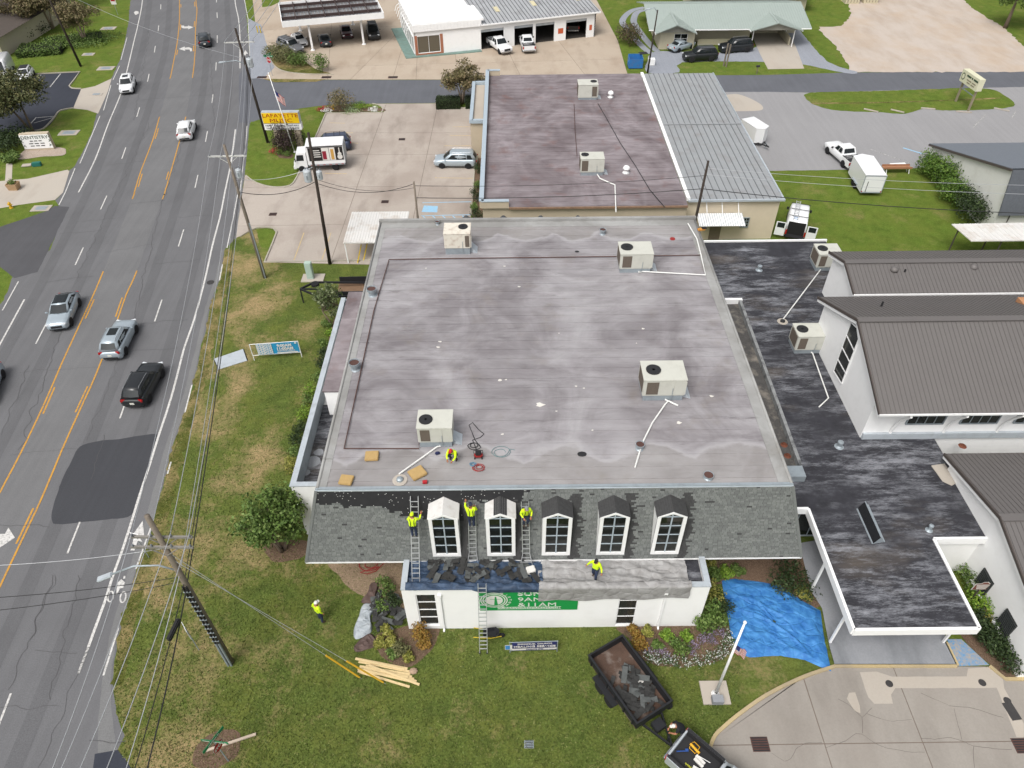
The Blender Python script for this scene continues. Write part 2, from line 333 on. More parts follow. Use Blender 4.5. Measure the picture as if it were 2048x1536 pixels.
GASP = [(520, 158), (545, 160), (652, 159.5), (882, 159.5), (1240, 151.5), (1256, 151), (1252, 138), (1236, 82), (1196, 5), (1170, -40), (500, -60), (505, 0), (512, 60), (508, 110)]
slabs('station_apron', GASP, [((545, 60), (1240, 40)), ((660, 90), (655, 158)), ((730, 130), (700, 160)), ((800, 110), (785, 160)), ((834, 120), (832, 160)), ((910, 100), (915, 160)), ((500, 138), (1250, 118)), ((1010, 90), (1040, 150)), ((1100, 60), (1170, 150))], M_gas, .016)
RL = [(1450, 184), (1536, 184), (1621, 185), (1961, 176), (2048, 174), (2900, 170), (2900, 345), (2048, 330), (1886, 333), (1800, 338), (1536, 342), (1500, 343)]
sheet('right_lot', rag(gpts(RL), .6, .1, 12), M_rlot, .012)
sheet('lot_apron', gpts(smooth(Z(1024, 0, [(1650, 770), (1710, 760), (1810, 755), (1930, 800), (2003, 850), (1980, 885), (1780, 890), (1650, 880)]), 4, True)), M_conl, .018)
MEDI = smooth(Z(1536, 0, [(305, 790), (350, 742), (900, 728), (1700, 707), (1900, 770), (1970, 830), (1930, 860), (1700, 880), (1400, 885), (1250, 870), (1100, 910), (900, 900), (560, 885), (400, 850)]), 5, True)
sheet('grass_median', rag(gpts(MEDI), .4, .15, 13), M_green, .020)
sheet('median_ditch', rag(gpts(smooth(Z(1536, 0, [(390, 822), (840, 818), (1500, 798), (1840, 782), (1840, 790), (1500, 806), (840, 828), (400, 832)]), 3, True)), .4, .06, 14), M_verge, .024)
GRL = Z(1536, 0, [(640, -300), (640, 0), (660, 130), (590, 210), (420, 215), (410, 240), (540, 370), (640, 510), (650, 577), (2048, 575), (3600, 560), (3600, 380), (2048, 372), (1900, 230), (1640, 70), (1500, -60), (1300, -300)])
sheet('gravel_lot', rag(gpts(GRL), .7, .35, 15), M_grav, .012)
# green house drive
sheet('gravel_drive', rag(gpts(smooth(Z(1024, 0, [(1085, 585), (1340, 580), (1360, 500), (2000, 495), (2300, 510), (2660, 585), (2760, 575), (2520, 490), (2290, 230), (2230, 200), (1900, 400), (1500, 420), (1150, 410), (1085, 480)]), 3, True)), .5, .15, 16), M_tank, .015)
tr = MB()
for off in (0, 1): ribbon(tr, gpts(smooth([Z(1024, 0, [(1110, 430), (1020, 350), (900, 210), (890, 150), (960, 85), (1060, 60)]), Z(1024, 0, [(1160, 410), (1080, 330), (985, 200), (975, 150), (1000, 100), (1060, 80)])][off], 5)), 1.1, .016)
tr.build('gravel_track', M_tank, kind='structure')
sheet('carport_pad', gpts(Z(1536, 0, [(-160, 220), (150, 240), (225, 380), (290, 550), (0, 555), (-60, 440)])), M_conl, .022)
# dental lot at the left
sheet('dental_lot', gpts(Z(0, 0, [(-900, 590), (100, 590), (640, 575), (600, 640), (555, 690), (600, 710), (650, 712), (585, 868), (480, 890), (400, 1000), (280, 1050), (140, 1060), (-900, 1040)])), M_dark, .008)
sheet('dental_apron', gpts(Z(0, 0, [(650, 712), (760, 690), (895, 628), (860, 740), (785, 910), (700, 880), (585, 868)])), M_conl, .014)
sheet('dental_walk', gpts(Z(0, 0, [(50, 1310), (100, 1310), (95, 1450), (40, 1460)])), M_conl, .014)
sheet('west_apron', gpts(Z(0, 0, [(-300, 1475), (225, 1430), (540, 1358), (555, 1370), (505, 1540), (440, 1600), (150, 1640), (-300, 1720)])), M_conl, .012)
# church drive
DRV = [(1668, 1332), (1606, 1354), (1536, 1388), (1486, 1422), (1449, 1452), (1424, 1482), (1400, 1600), (2300, 1600), (2300, 1359), (2008, 1359), (1977, 1333)]
slabs('church_drive', DRV, [((1606, 1354), (1664, 1536)), ((1785, 1332), (1865, 1536)), ((1500, 1490), (2100, 1482)), ((1976, 1340), (2050, 1480))], M_con, .016)
sheet('canopy_pad', gpts([(1590, 1090), (1605, 1120), (1621, 1184), (1643, 1219), (1657, 1292), (1668, 1331), (1912, 1331), (1891, 1287), (1880, 1230), (1820, 1050)]), M_pad, .13)
sheet('ramp', gpts([(1893, 1279), (1922, 1279), (1978, 1331), (1915, 1333)]), P_blue, .05)
for px, m in ((Z(1536, 1152, [(735, 770), (870, 765), (990, 806), (1590, 803), (1600, 740), (1760, 730), (1880, 830), (1890, 900), (2048, 1180), (2048, 1290), (1990, 1290), (1830, 895), (1020, 898), (985, 950), (1000, 1022), (850, 1022), (800, 970)]), M_conl), (Z(1536, 1152, [(630, 980), (650, 935), (700, 930), (735, 1040), (740, 1100), (690, 1080)]), M_conl)):
    sheet('drive_patch', rag(gpts(px, .034), .4, .03, 4), m, .034)
# ------------------------------------------------------------------ road paint and cracks (parts of the road)
def mark(px, width=.12, mat=P_white, name='lane_line', z=.018, parent=None):
    ribbon(mb_ := MB(), gpts(px), width, z); return mb_.build(name, mat, parent or road)
def cutline(px, a, b):
    """part of a polyline between two photo rows"""
    out = []
    for p, q in zip(px, px[1:]):
        for t in [i/8 for i in range(8)]:
            y = p[1]+(q[1]-p[1])*t
            if a <= y <= b: out.append((p[0]+(q[0]-p[0])*t, y))
    return out
for L_ in (YR, YL):
    for a, b in ((-80, 158), (233, 399), (541, 1500)):
        c_ = cutline(L_, a, b)
        if len(c_) > 1: mark(c_, .13, P_yel, 'yellow_line')
def shift(px, d):
    g = gpts(px); out = []
    for i, p in enumerate(g):
        t = (g[min(i+1, len(g)-1)]-g[max(i-1, 0)]).normalized(); out.append(p+V((-t.y, t.x, 0))*d)
    return out
for L_, d, ivs in ((YL, .26, ((8, 16), (49, 61), (99, 111), (256, 279), (347, 375), (598, 639), (775, 829), (1120, 1200))), (YR, -.26, ((3, 13), (41, 54), (90, 103), (240, 252), (340, 362), (594, 634), (771, 825), (1014, 1088)))):
    for a, b in ivs:
        c_ = cutline(L_, a, b)
        if len(c_) > 1: ribbon(m_ := MB(), shift(c_, d), .13, .018); m_.build('yellow_dash', P_yel, road)
EW = smooth([(468, -80), (470, 0), (477, 37), (480, 75), (480, 137)], 4)
EW2 = smooth([(471, 259), (462, 325), (450, 384), (440, 434), (425, 491), (410, 559), (390, 634), (372, 686), (365, 709), (350, 768), (337, 813), (317, 873), (300, 928), (277, 998), (265, 1038), (245, 1100), (226, 1152), (212, 1197), (195, 1244), (177, 1294)], 4)
mark(EW, .16); mark(EW2, .17); mark([(177, 1294), (157, 1347)], .15, P_worn)
for seg in ([(489, -40), (489, 0), (496, 37), (500, 117)], [(494, 252), (490, 300), (480, 384), (475, 390), (467, 434), (454, 496)], [(445, 529), (439, 561)], [(384, 770), (370, 825)], [(342, 924), (335, 948)], [(304, 1050), (272, 1138)], [(237, 1256), (207, 1351)]): mark(seg, .11)
ED = [(433, 5, 433, -6), (434, 25, 434.5, 36), (434.5, 71, 434.5, 86), (432.5, 125, 431.7, 141), (426, 189, 424, 206), (415, 262.5, 411, 284), (396, 350, 390, 376), (367.5, 459, 357, 493), (324, 599.5, 309.5, 643), (250, 808, 240, 837), (160, 1044, 135, 1107), (22, 1387, -8, 1465)]
WD = [(1287, 35, 1286, 75), (1270, 205, 1265, 250), (1243, 368, 1235, 420), (1193, 592, 1180, 655), (1117, 860, 1095, 935), (1007, 1180, 975, 1270)]
WD = [tuple(t/4 for t in q) for q in WD] + [(855/4, 384+30/4, 805/4, 384+35), (667/4, 384+445/4, 602/4, 384+585/4), (95, 384+1035/4, 287/4, 384+1215/4)]
for a, b, c_, d in ED+WD: mark([(a, b), (c_, d)], .12, P_white, 'lane_dash')
mark(smooth([(286, -60), (285, 0), (277, 45), (267, 87), (252, 150), (240, 192), (215, 252), (190, 320), (157, 385)], 4), .15); mark([(49, 599), (0, 689), (-60, 800)], .15)
for seg in ([(254, 75), (242, 120)], [(239, 132), (226, 160)], [(222, 170), (207, 221)], [(200, 232), (160, 327)], [(150, 337), (131, 384), (118, 410)], [(37, 563), (5, 621)]): mark(seg, .11)
def decal(name, px, mat, z=.018, parent=None, rg=0): return sheet(name, gpts(px), mat, z, parent or road)
decal('turn_arrow', Z(0, 0, [(1450, 205), (1470, 205), (1475, 213), (1505, 212), (1503, 204), (1547, 218), (1505, 236), (1507, 227), (1470, 228), (1453, 222)]), P_white)
decal('turn_arrow', Z(0, 0, [(1432, 392), (1478, 373), (1478, 383), (1510, 378), (1535, 388), (1537, 410), (1522, 412), (1517, 397), (1480, 397), (1482, 408)]), P_white)
decal('turn_arrow', Z(0, 768, [(-160, 1230), (0, 1200), (40, 1200), (68, 1150), (120, 1230), (0, 1310), (-20, 1260), (-160, 1290)]), P_white)
decal('bike_lane_arrow', Z(0, 768, [(1027, 1245), (1075, 1190), (1143, 1093), (1155, 1235), (1115, 1220), (1078, 1333), (1045, 1333), (1075, 1215)]), P_white)
decal('bike_lane_arrow', Z(0, 0, [(1070, 100), (1085, 88), (1108, 92), (1110, 108), (1085, 122)]), P_white); decal('bike_lane_arrow', Z(0, 0, [(1945, 440), (1962, 400), (1985, 430), (1968, 432), (1966, 445)]), P_white)
m_ = MB()   # bicycle emblem on the bike lane
for cx, cy in ((885, 165), (985, 170)):
    pts = [(cx+22*math.cos(a*math.pi/8)+6*math.sin(a*math.pi/8), cy-42*math.sin(a*math.pi/8)) for a in range(17)]; ribbon(m_, gpts(Z(0, 1152, pts)), .09, .018)
m_.poly(gpts(Z(0, 1152, [(930, 150), (935, 60), (970, 25), (1000, 50), (985, 95), (960, 100), (945, 130)]), .0195)); m_.poly(gpts(Z(0, 1152, [(985, 22), (990, 0), (1003, -2), (1003, 20)]), .0195))
m_.build('bicycle_emblem', P_white, road)
M_oil = asphalt('oil_track', C(105, 105, 107)); 
for L_, ds in ((YR, (1.75, 5.3)), (YL, (-1.75, -5.3))):   # oil-darkened lane centres
    for d in ds: ribbon(m_ := MB(), smooth(shift(L_[::10]+L_[-1:], d), 6), .95, .0105); m_.build('oil_track', M_oil, road)
m_ = MB()   # road cracks
rnd = random.Random(3)
def crack(p, q, z=.0185, w_=.028, amp=.25):
    A, B = G(*p), G(*q); n_ = max(4, int((B-A).length/.35)); d = (B-A).normalized(); nn = V((-d.y, d.x, 0)); pts = []
    for i in range(n_+1):
        P_ = A.lerp(B, i/n_); pts.append(P_+nn*(noise.noise(P_*.9)*amp+noise.noise(P_*3.7)*amp*.35))
    ribbon(m_, pts, w_*rnd.uniform(.6, 1.2), z)
for a, b, c_, d in [(210, 505, 310, 488), (305, 528, 400, 520), (90, 565, 190, 552), (262, 650, 376, 638), (265, 702, 355, 697), (40, 743, 200, 735), (20, 910, 160, 896), (0, 1050, 100, 1052), (68, 1305, 157, 1302), (0, 1418, 115, 1412), (180, 1478, 250, 1486), (118, 468, 200, 462), (262, 408, 330, 400), (345, 435, 420, 430), (215, 330, 300, 322), (150, 445, 240, 435), (310, 265, 420, 258), (280, 200, 420, 190)]: crack((a, b), (c_, d))
for a, b, c_, d in [(300, 245, 150, 560), (378, 245, 320, 420), (320, 420, 262, 660), (262, 660, 175, 880), (130, 640, 40, 900), (160, 1150, 100, 1400), (110, 1150, 20, 1380), (157, 1347, 70, 1560), (300, 60, 268, 240), (105, 1150, 60, 1280), (60, 730, 0, 870), (208, 870, 180, 960), (420, 60, 428, 260)]: crack((a, b), (c_, d), .0186, .028, .4)
m_.build('crack', M_crack, road, kind='stuff')
# parking paint on the other pavements
pk = bpy.data.objects['parking_lot']
for a, b, c_, d in [(660, 246, 690, 247), (650, 266, 706, 266), (700, 286, 716, 287), (905, 254, 956, 254), (900, 271, 955, 272), (889, 292, 953, 292), (880, 333, 948, 333), (870, 356, 946, 357), (587, 468, 610, 522-45), (608, 466, 588, 521), (662, 466, 644, 520), (650, 347, 694, 348)]:
    if (c_, d) != (610, 477): mark([(a, b), (c_, d)], .11, P_py, 'bay_line', .036, pk)
mark([(845, 406), (942, 404)], .12, P_lblue, 'access_line', .036, pk)
sheet('access_symbol', gpts(Z(512, 384, [(1345, 110), (1455, 115), (1450, 165), (1325, 162)])), P_lblue, .036, pk)
mark([(842, 432), (942, 430)], .12, P_lblue, 'access_line', .036, pk)
for k in range(5): mark([(845+k*20, 432), (855+k*20, 441)], .11, P_lblue, 'access_line', .036, pk)
dl = bpy.data.objects['dental_lot']
for q in Z(0, 0, [(330, 600), (270, 655)]), Z(0, 0, [(485, 590), (400, 697)]), Z(0, 0, [(440, 930), (290, 942)]), Z(0, 0, [(430, 940), (270, 985)]), Z(0, 0, [(290, 940), (245, 990)]): mark(q, .11, P_white, 'bay_line', .014, dl)
rl = bpy.data.objects['right_lot']
for q in Z(1536, 0, [(820, 1195), (1155, 1313)]), Z(1536, 0, [(1740, 920), (1640, 1020)]), Z(1536, 0, [(1985, 885), (1950, 945)]): mark(q, .12, P_worn, 'bay_line', .018, rl)
mark(Z(1536, 0, [(1080, 1183), (1250, 1235)]), .25, P_lblue, 'access_line', .018, rl)
m_ = MB(); dr = bpy.data.objects['church_drive']   # cracks in the drive
for pl in ([(560, 985), (640, 1030), (690, 1080), (745, 1130)], [(835, 1060), (745, 1130), (750, 1260)], [(790, 1105), (900, 1140), (1000, 1165), (1150, 1155)], [(460, 1375), (520, 1350), (620, 1320), (700, 1265), (750, 1270), (850, 1330), (950, 1375), (1100, 1405), (1250, 1410)], [(1220, 1300), (1330, 1310), (1460, 1290), (1560, 1330), (1640, 1365), (1800, 1385), (1950, 1390)], [(1640, 1365), (1650, 1536)], [(1220, 940), (1330, 990), (1450, 1040), (1600, 1050), (1800, 1110), (1880, 1130)], [(1490, 1060), (1520, 1200), (1545, 1310)], [(240, 1370), (300, 1340), (430, 1335)], [(240, 1370), (180, 1460), (130, 1480), (30, 1420)]):
    px = Z(1536, 1152, pl)
    for a, b in zip(px, px[1:]): crack(a, b, .0345, .02, .08)
m_.build('crack', M_ccrack, dr, kind='stuff')
# kerbs
for px, m in ((smooth([(763, 226), (766, 219), (760, 212), (745, 208)], 4), M_kerbm), ([(652, 227), (763, 226)], M_kerbm), ([(652, 227), (637, 262), (594, 355)], M_kerbm), (smooth([(594, 355), (580, 372), (545, 375), (512, 366), (492, 352)], 4), M_kerbm), (smooth([(530, 524), (552, 470), (551, 462), (542, 456), (512, 457), (480, 474)], 4), M_kerbm), ([(528, 525), (747, 521)], M_kerbm), ([(874, 217), (959, 216), (948, 350), (942, 431)], M_kerbm), ([(872, 206), (874, 217)], M_kerbm)):
    kerb('kerb', px, pk, mat=m)
for px in (smooth([(1668, 1334), (1606, 1355), (1536, 1389), (1486, 1423), (1449, 1453), (1424, 1483), (1405, 1560)], 4), [(1668, 1333), (1912, 1333)], [(1891, 1286), (1914, 1332)], [(1978, 1333), (2010, 1359), (2300, 1359)]): kerb('kerb', px, dr, w=.2, mat=M_kyel)
for px in (Z(0, 0, [(270, 595), (640, 577), (595, 640), (555, 690)]), smooth(Z(0, 0, [(555, 690), (580, 708), (650, 712)]), 4), smooth(Z(0, 0, [(585, 866), (480, 890), (430, 950), (350, 1030), (270, 1050)]), 4)): kerb('kerb', px, dl, mat=M_kerbm)
sa = bpy.data.objects['station_apron']
kerb('kerb', smooth(Z(512, 0, [(110, 460), (150, 530), (230, 575), (400, 595), (620, 598)]), 4), sa, mat=M_kerbm)
sheet('station_bed', gpts(smooth(Z(512, 0, [(110, 440), (150, 525), (240, 570), (400, 590), (610, 595), (480, 555), (400, 500), (250, 430)]), 3, True)), M_verge, .04)
sheet('station_grass', gpts(Z(512, 0, [(60, 632), (560, 636), (480, 655), (150, 660)])), M_verge, .034)
sheet('station_gravel', rag(gpts(Z(512, 0, [(-60, 150), (40, 200), (80, 330), (110, 440), (150, 540), (60, 630), (-40, 630)])), .5, .1, 3), M_tank, .034)
sheet('corner_grass', gpts(Z(512, 0, [(40, -100), (50, 60), (120, 50), (185, 20), (200, -100)])), M_green, .034)
# islands and beds
sheet('sign_island', gpts(smooth([(500, 248), (512, 243), (560, 228), (600, 219), (640, 213), (700, 209), (745, 209), (760, 214), (764, 222), (760, 225), (654, 225), (637, 260), (594, 352), (580, 370), (545, 373), (512, 364), (492, 350), (496, 290)], 3, True)), M_green, .05)
def bed(px, m=None, z=.03, name='mulch_bed'): return sheet(name, rag(gpts(smooth(px, 4, True)), .3, .08, len(px)), m or M_mulch, z)
bed(Z(512, 0, [(530, 880), (600, 850), (800, 850), (1000, 870), (1000, 893), (560, 895)]), z=.07); bed(Z(512, 0, [(150, 1210), (230, 1230), (300, 1240), (280, 1270), (190, 1265)]), z=.07)
bed(Z(512, 1152, [(960, 480), (1200, 400), (1450, 400), (1450, 500), (1390, 610), (1250, 720), (1150, 730), (1000, 640)])); bed(Z(1024, 1152, [(860, 400), (1480, 395), (1700, 380), (1760, 480), (1740, 620), (1600, 700), (1300, 730), (1100, 690), (1000, 620), (930, 500)]))
bed(Z(512, 768, [(60, 1290), (200, 1250), (420, 1260), (400, 1370), (250, 1420), (120, 1410)])); bed(Z(512, 768, [(600, 1420), (1100, 1400), (1180, 1500), (1250, 1800), (1000, 1760), (760, 1640), (650, 1520)]), M_soil)
bed([(1400, 1100), (1620, 1100), (1650, 1200), (1590, 1215), (1480, 1170), (1400, 1165)]); bed([(1910, 1240), (1960, 1260), (2048, 1330), (2060, 1358), (2010, 1356), (1975, 1325), (1930, 1285)], z=.05)
bed(smooth([(640, 760), (590, 960), (600, 990), (625, 960), (665, 780), (690, 640), (668, 640)], 2, True)); bed(Z(512, 0, [(1760, 1200), (1800, 1000), (1810, 1250), (1830, 1740), (1730, 1740)]), z=.03)
bed(Z(0, 0, [(130, 1270), (200, 1200), (230, 1170), (480, 1180), (528, 1210), (500, 1245), (330, 1255), (200, 1275)]), M_rocks); bed(Z(380, 1430, [(150, 900), (500, 560), (900, 400), (1350, 520), (1300, 1100), (700, 1450), (100, 1400)], 13.65), M_mulch)
bed([(1560, 1360), (1561, 1361), (1562, 1360)], z=.001) if False else None
# ------------------------------------------------------------------ building materials and helpers
def proj(p):
    d = V(p)-V((0, 0, CH)); z = d.dot(_f); return 1024+FPX*d.dot(_r)/z, 768-FPX*d.dot(_u)/z
M_wwall = plain('white_brick', C(246, 246, 244, .9), .7, var=.02, scale=1.2, bump=.1, dirt=C(200, 198, 190), dirt_amt=.12)
M_white = plain('white_paint', C(246, 246, 245, .9), .5, var=.02, scale=2, dirt=C(196, 195, 190), dirt_amt=.12)
M_trim = plain('white_trim', C(246, 246, 245, .9), .45, var=.03)
M_galv = plain('galvanised', C(168, 178, 184), .45, .35, var=.12, scale=2, dirt=C(118, 120, 122), dirt_amt=.4); M_coping = plain('coping_metal', C(196, 204, 210), .45, .2, var=.1, scale=1.5, dirt=C(140, 142, 144), dirt_amt=.4)
M_gblue = plain('blue_grey_coping', C(178, 192, 202), .5, .1, var=.08)
M_glass = flat('dark_glass', (.012, .014, .012, 1), .04, 0, .6); M_glass2 = flat('clear_glass_dark', (.03, .032, .03, 1), .08, 0, .5)
RZ, RX0, RX1, RY0, RY1 = 8.95, -10.68, 15.15, 25.17, 52.95
def membrane(name, a, b, c, stain, sx=.42, sy=1.25, amt=.45, scallop=False):
    n = NT(name); oi = n.N('ShaderNodeObjectInfo'); p = n.pos(sx, sy, 1); f = n.noise(p, .9, 8, .68, .6); big = n.noise(n.pos(), .15, 7, .6, 1.2)
    cl = n.ramp(f, [(.28, b), (.5, a), (.72, c)])
    cl = n.mix(n.ramp(big, [(.40, (0, 0, 0, 1)), (.60, (1, 1, 1, 1))]), n.mix(.62, cl, b), n.mix(.35, cl, c))
    cl = n.mix(n.mask(n.pos(), .5, .56, .72, detail=7), cl, n.mix(amt, cl, stain))
    cl = n.mix(n.mask(n.pos(.3, 1.6, 1), 1.3, .60, .70, detail=8, rough=.7), cl, n.mix(.65, cl, sc(b, .65)))
    tide = n.ramp(n.noise(n.pos(), .13, 2, .4, .3), [(.46, (0, 0, 0, 1)), (.5, (.45, .45, .45, 1)), (.54, (0, 0, 0, 1))]); cl = n.mix(tide, cl, n.mix(.5, cl, c))
    if scallop:   # tide marks left by water standing along the front and back edges
        g_ = n.N('ShaderNodeNewGeometry'); sp = n.N('ShaderNodeSeparateXYZ'); n.L(g_.outputs['Position'], sp.inputs[0])
        def M_(op, a_, b_=None, c_=None):
            q = n.N('ShaderNodeMath', operation=op)
            for k_, v_ in enumerate((a_, b_, c_)):
                if v_ is None: continue
                if isinstance(v_, (int, float)): q.inputs[k_].default_value = v_
                else: n.L(v_, q.inputs[k_])
            return q.outputs[0]
        wob = n.noise(n.pos(), .35, 4, .6)
        for y0, sg, fr_, ph in ((RY0+.9, 1, .62, .4), (RY1-1.0, -1, .80, 1.3)):
            ar = M_('ABSOLUTE', M_('SINE', M_('ADD', M_('MULTIPLY_ADD', sp.outputs[0], fr_, ph), M_('MULTIPLY', n.noise(n.pos(), .12, 3, .5), 5.0)))); d_ = M_('MULTIPLY', M_('SUBTRACT', sp.outputs[1], y0), sg); e_ = M_('SUBTRACT', d_, M_('ADD', M_('MULTIPLY', ar, 1.1), M_('MULTIPLY', wob, 2.0)))
            cl = n.mix(n.ramp(M_('MULTIPLY_ADD', e_, .25, .5), [(.30, (.55, .55, .55, 1)), (.5, (.45, .45, .45, 1)), (.52, (0, 0, 0, 1))]), cl, n.mix(.8, cl, C(148, 145, 138)))
            cl = n.mix(n.ramp(M_('MULTIPLY_ADD', e_, .25, .5), [(.43, (0, 0, 0, 1)), (.49, (.6, .6, .6, 1)), (.62, (0, 0, 0, 1))]), cl, C(186, 184, 186))
    r_ = n.ramp(oi.outputs['Random'], [(0, sc(a, .80)), (1, sc(a, 1.12))]); cl = n.mix(.22, cl, r_)
    n.col(cl); n.bump(n.noise(n.pos(), 7, 4), .2, .01); return n.fin(.85, 0, .2)
M_mem = membrane('roof_membrane', C(151, 147, 149), C(105, 99, 102), C(180, 178, 180), C(126, 116, 105), scallop=True)
M_mem2 = membrane('brown_membrane', C(134, 124, 127), C(92, 82, 84), C(168, 161, 164), C(120, 86, 78), amt=.65)
def blackroof():
    n = NT('black_roof'); p = n.pos(); k = C(50, 50, 55); cl = n.ramp(n.noise(p, 1.1, 5), [(.3, sc(k, .75)), (.7, sc(k, 1.4))])
    cl = n.mix(n.mask(n.pos(.5, 1.2, 1), .22, .54, .7, detail=6), cl, n.mix(.55, cl, C(104, 94, 82)))
    s_ = n.mask(n.pos(.36, 1.5, 1), 1.0, .47, .66, detail=12, rough=.86); reg = n.mask(p, .15, .38, .54, detail=7)
    mm = n.N('ShaderNodeMath', operation='MULTIPLY'); n.L(s_, mm.inputs[0]); n.L(reg, mm.inputs[1])
    cl = n.mix(mm.outputs[0], cl, C(158, 160, 166)); n.col(cl); n.bump(n.noise(p, 6, 4), .3, .01); return n.fin(.75, 0, .3)
M_black = blackroof(); M_blk = plain('black_underlay', C(46, 46, 48), .85, var=.25, scale=4)
M_metalbr = plain('brown_standing_seam', C(114, 110, 108), .55, .15, var=.06, scale=.8); M_seam = plain('seam_brown', C(103, 99, 97), .55, .15, var=.05); M_brtrim = plain('brown_trim', C(92, 84, 80), .5, .2, var=.05)
M_sh = NT('shingle'); _g = M_sh.N('ShaderNodeNewGeometry'); M_sh.col(M_sh.mix(M_sh.mask(M_sh.pos(), 11, .35, .7), M_sh.ramp(_g.outputs['Random Per Island'], [(0, C(106, 108, 107)), (.5, C(116, 119, 117)), (1, C(128, 131, 128))]), M_sh.ramp(_g.outputs['Random Per Island'], [(0, C(100, 103, 101)), (1, C(118, 121, 118))]))); M_sh = M_sh.fin(.95, 0, .1)
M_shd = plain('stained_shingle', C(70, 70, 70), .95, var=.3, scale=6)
def wall(name, p0, p1, z0, z1, openings, mat, parent, th=.25):
    """straight wall from p0 to p1 (outer face), thickness inwards (to the left of p0->p1), with rectangular openings (s0,s1,z0,z1)"""
    p0, p1 = V((p0[0], p0[1], 0)), V((p1[0], p1[1], 0)); d = p1-p0; L = d.length; d.normalize(); nn = V((-d.y, d.x, 0))
    ss = sorted({0, L, *[o[0] for o in openings], *[o[1] for o in openings]}); zz = sorted({z0, z1, *[o[2] for o in openings], *[o[3] for o in openings]}); mb = MB()
    for i in range(len(ss)-1):
        run = None
        for j in range(len(zz)):
            solid = j < len(zz)-1 and not any(o[0] < (ss[i]+ss[i+1])/2 < o[1] and o[2] < (zz[j]+zz[j+1])/2 < o[3] for o in openings)
            if solid and run is None: run = zz[j]
            if not solid and run is not None:
                a, b = p0+d*ss[i], p0+d*ss[i+1]; mb.prism([a, b, b+nn*th, a+nn*th], run, zz[j]); run = None
    return mb.build(name, mat, parent)
def window(parent, p0, p1, s0, s1, z0, z1, nx, ny, fm, gm=None, fr=.06, deep=.1, name='window', mull=.045):
    p0, p1 = V((p0[0], p0[1], 0)), V((p1[0], p1[1], 0)); d = (p1-p0).normalized(); nn = V((-d.y, d.x, 0))
    q = lambda s, z, k: p0+d*s+nn*k+V((0, 0, z))
    def bar(mb, sa, sb, za, zb, k0, k1): mb.prism([q(sa, 0, k0), q(sb, 0, k0), q(sb, 0, k1), q(sa, 0, k1)], za, zb)
    f = MB(); bar(f, s0, s1, z0, z0+fr, deep-.06, deep+.05); bar(f, s0, s1, z1-fr, z1, deep-.06, deep+.05); bar(f, s0, s0+fr, z0+fr, z1-fr, deep-.06, deep+.05); bar(f, s1-fr, s1, z0+fr, z1-fr, deep-.06, deep+.05)
    o = f.build(name, fm, parent); W, H = (s1-s0-2*fr)/nx, (z1-z0-2*fr)/ny
    for i in range(nx):
        for j in range(ny):
            m = MB(); a = s0+fr+i*W; b = z0+fr+j*H; bar(m, a+mull/2, a+W-mull/2, b+mull/2, b+H-mull/2, deep, deep+.02); m.build('pane', gm or M_glass, o)
    for i in range(1, nx): m = MB(); bar(m, s0+fr+i*W-mull/2, s0+fr+i*W+mull/2, z0+fr, z1-fr, deep-.03, deep+.03); m.build('muntin', fm, o)
    for j in range(1, ny): m = MB(); bar(m, s0+fr, s1-fr, z0+fr+j*H-mull/2, z0+fr+j*H+mull/2, deep-.032, deep+.028); m.build('muntin', fm, o)
    return o
def text(s, name, mat, parent, size, M, ext=.004, bold=0.0, sx=1.0, align='CENTER', outline=False):
    cu = bpy.data.curves.new(name, 'FONT'); cu.body = s; cu.size = size; cu.extrude = ext if not outline else 0; cu.offset = bold; cu.align_x = align; cu.align_y = 'CENTER'; cu.resolution_u = 3; cu.space_character = 1.02
    if outline: cu.fill_mode = 'NONE'; cu.bevel_depth = outline; cu.bevel_resolution = 0
    t = bpy.data.objects.new(name, cu); COL.objects.link(t); dg = bpy.context.evaluated_depsgraph_get(); me = bpy.data.meshes.new_from_object(t.evaluated_get(dg)); bpy.data.objects.remove(t)
    off = ORG.get(parent.name, V((0, 0, 0))); me.transform(Matrix.Translation(-off) @ M @ Matrix.Diagonal((sx, 1, 1, 1))); me.materials.clear(); me.materials.append(mat)
    return mesh_obj(name, me, parent)
def plane_m(o, ex, ey):
    ex, ey = V(ex).normalized(), V(ey).normalized(); ez = ex.cross(ey); o = V(o)
    return Matrix(((ex.x, ey.x, ez.x, o.x), (ex.y, ey.y, ez.y, o.y), (ex.z, ey.z, ez.z, o.z), (0, 0, 0, 1)))
# ------------------------------------------------------------------ the church
RZ, RX0, RX1, RY0, RY1 = 8.95, -10.68, 15.15, 25.17, 52.95
church = thing('church_building', 'large white church block with flat grey membrane roof and shingled mansard with five dormers', 'building', (2.2, 39, 0))
mb = MB(); mb.prism([(RX0+.25, 27.2), (RX1-.25, 27.2), (RX1-.25, RY1-.15), (RX0+.25, RY1-.15)], 0, RZ-.12); mb.build('wall', M_wwall, church)
mb = MB(); mb.prism([(RX0+.1, RY0+.1), (RX1-.1, RY0+.1), (RX1-.1, RY1-.1), (RX0+.1, RY1-.1)], RZ-.12, RZ-.03); roofd = mb.build('roof', M_mem, church)
y = RY0+.45; k = 0
while y < RY1-1.1:   # membrane strips, each lapped over the one before it
    w_ = random.uniform(.86, .98); cuts = sorted([RX0+.55]+([random.uniform(-6, 12)] if random.random() < .6 else [])+[RX1-.75])
    for a, b in zip(cuts, cuts[1:]):
        m = MB(); m.add([(a, y, RZ-.028), (b-.004, y, RZ-.028), (b-.004, y, RZ+.006), (a, y, RZ+.006), (a, y+w_+.05, RZ-.022), (b-.004, y+w_+.05, RZ-.022)], [(0, 1, 2, 3), (3, 2, 5, 4)]); m.build('membrane_strip', M_mem, roofd)
    y += w_
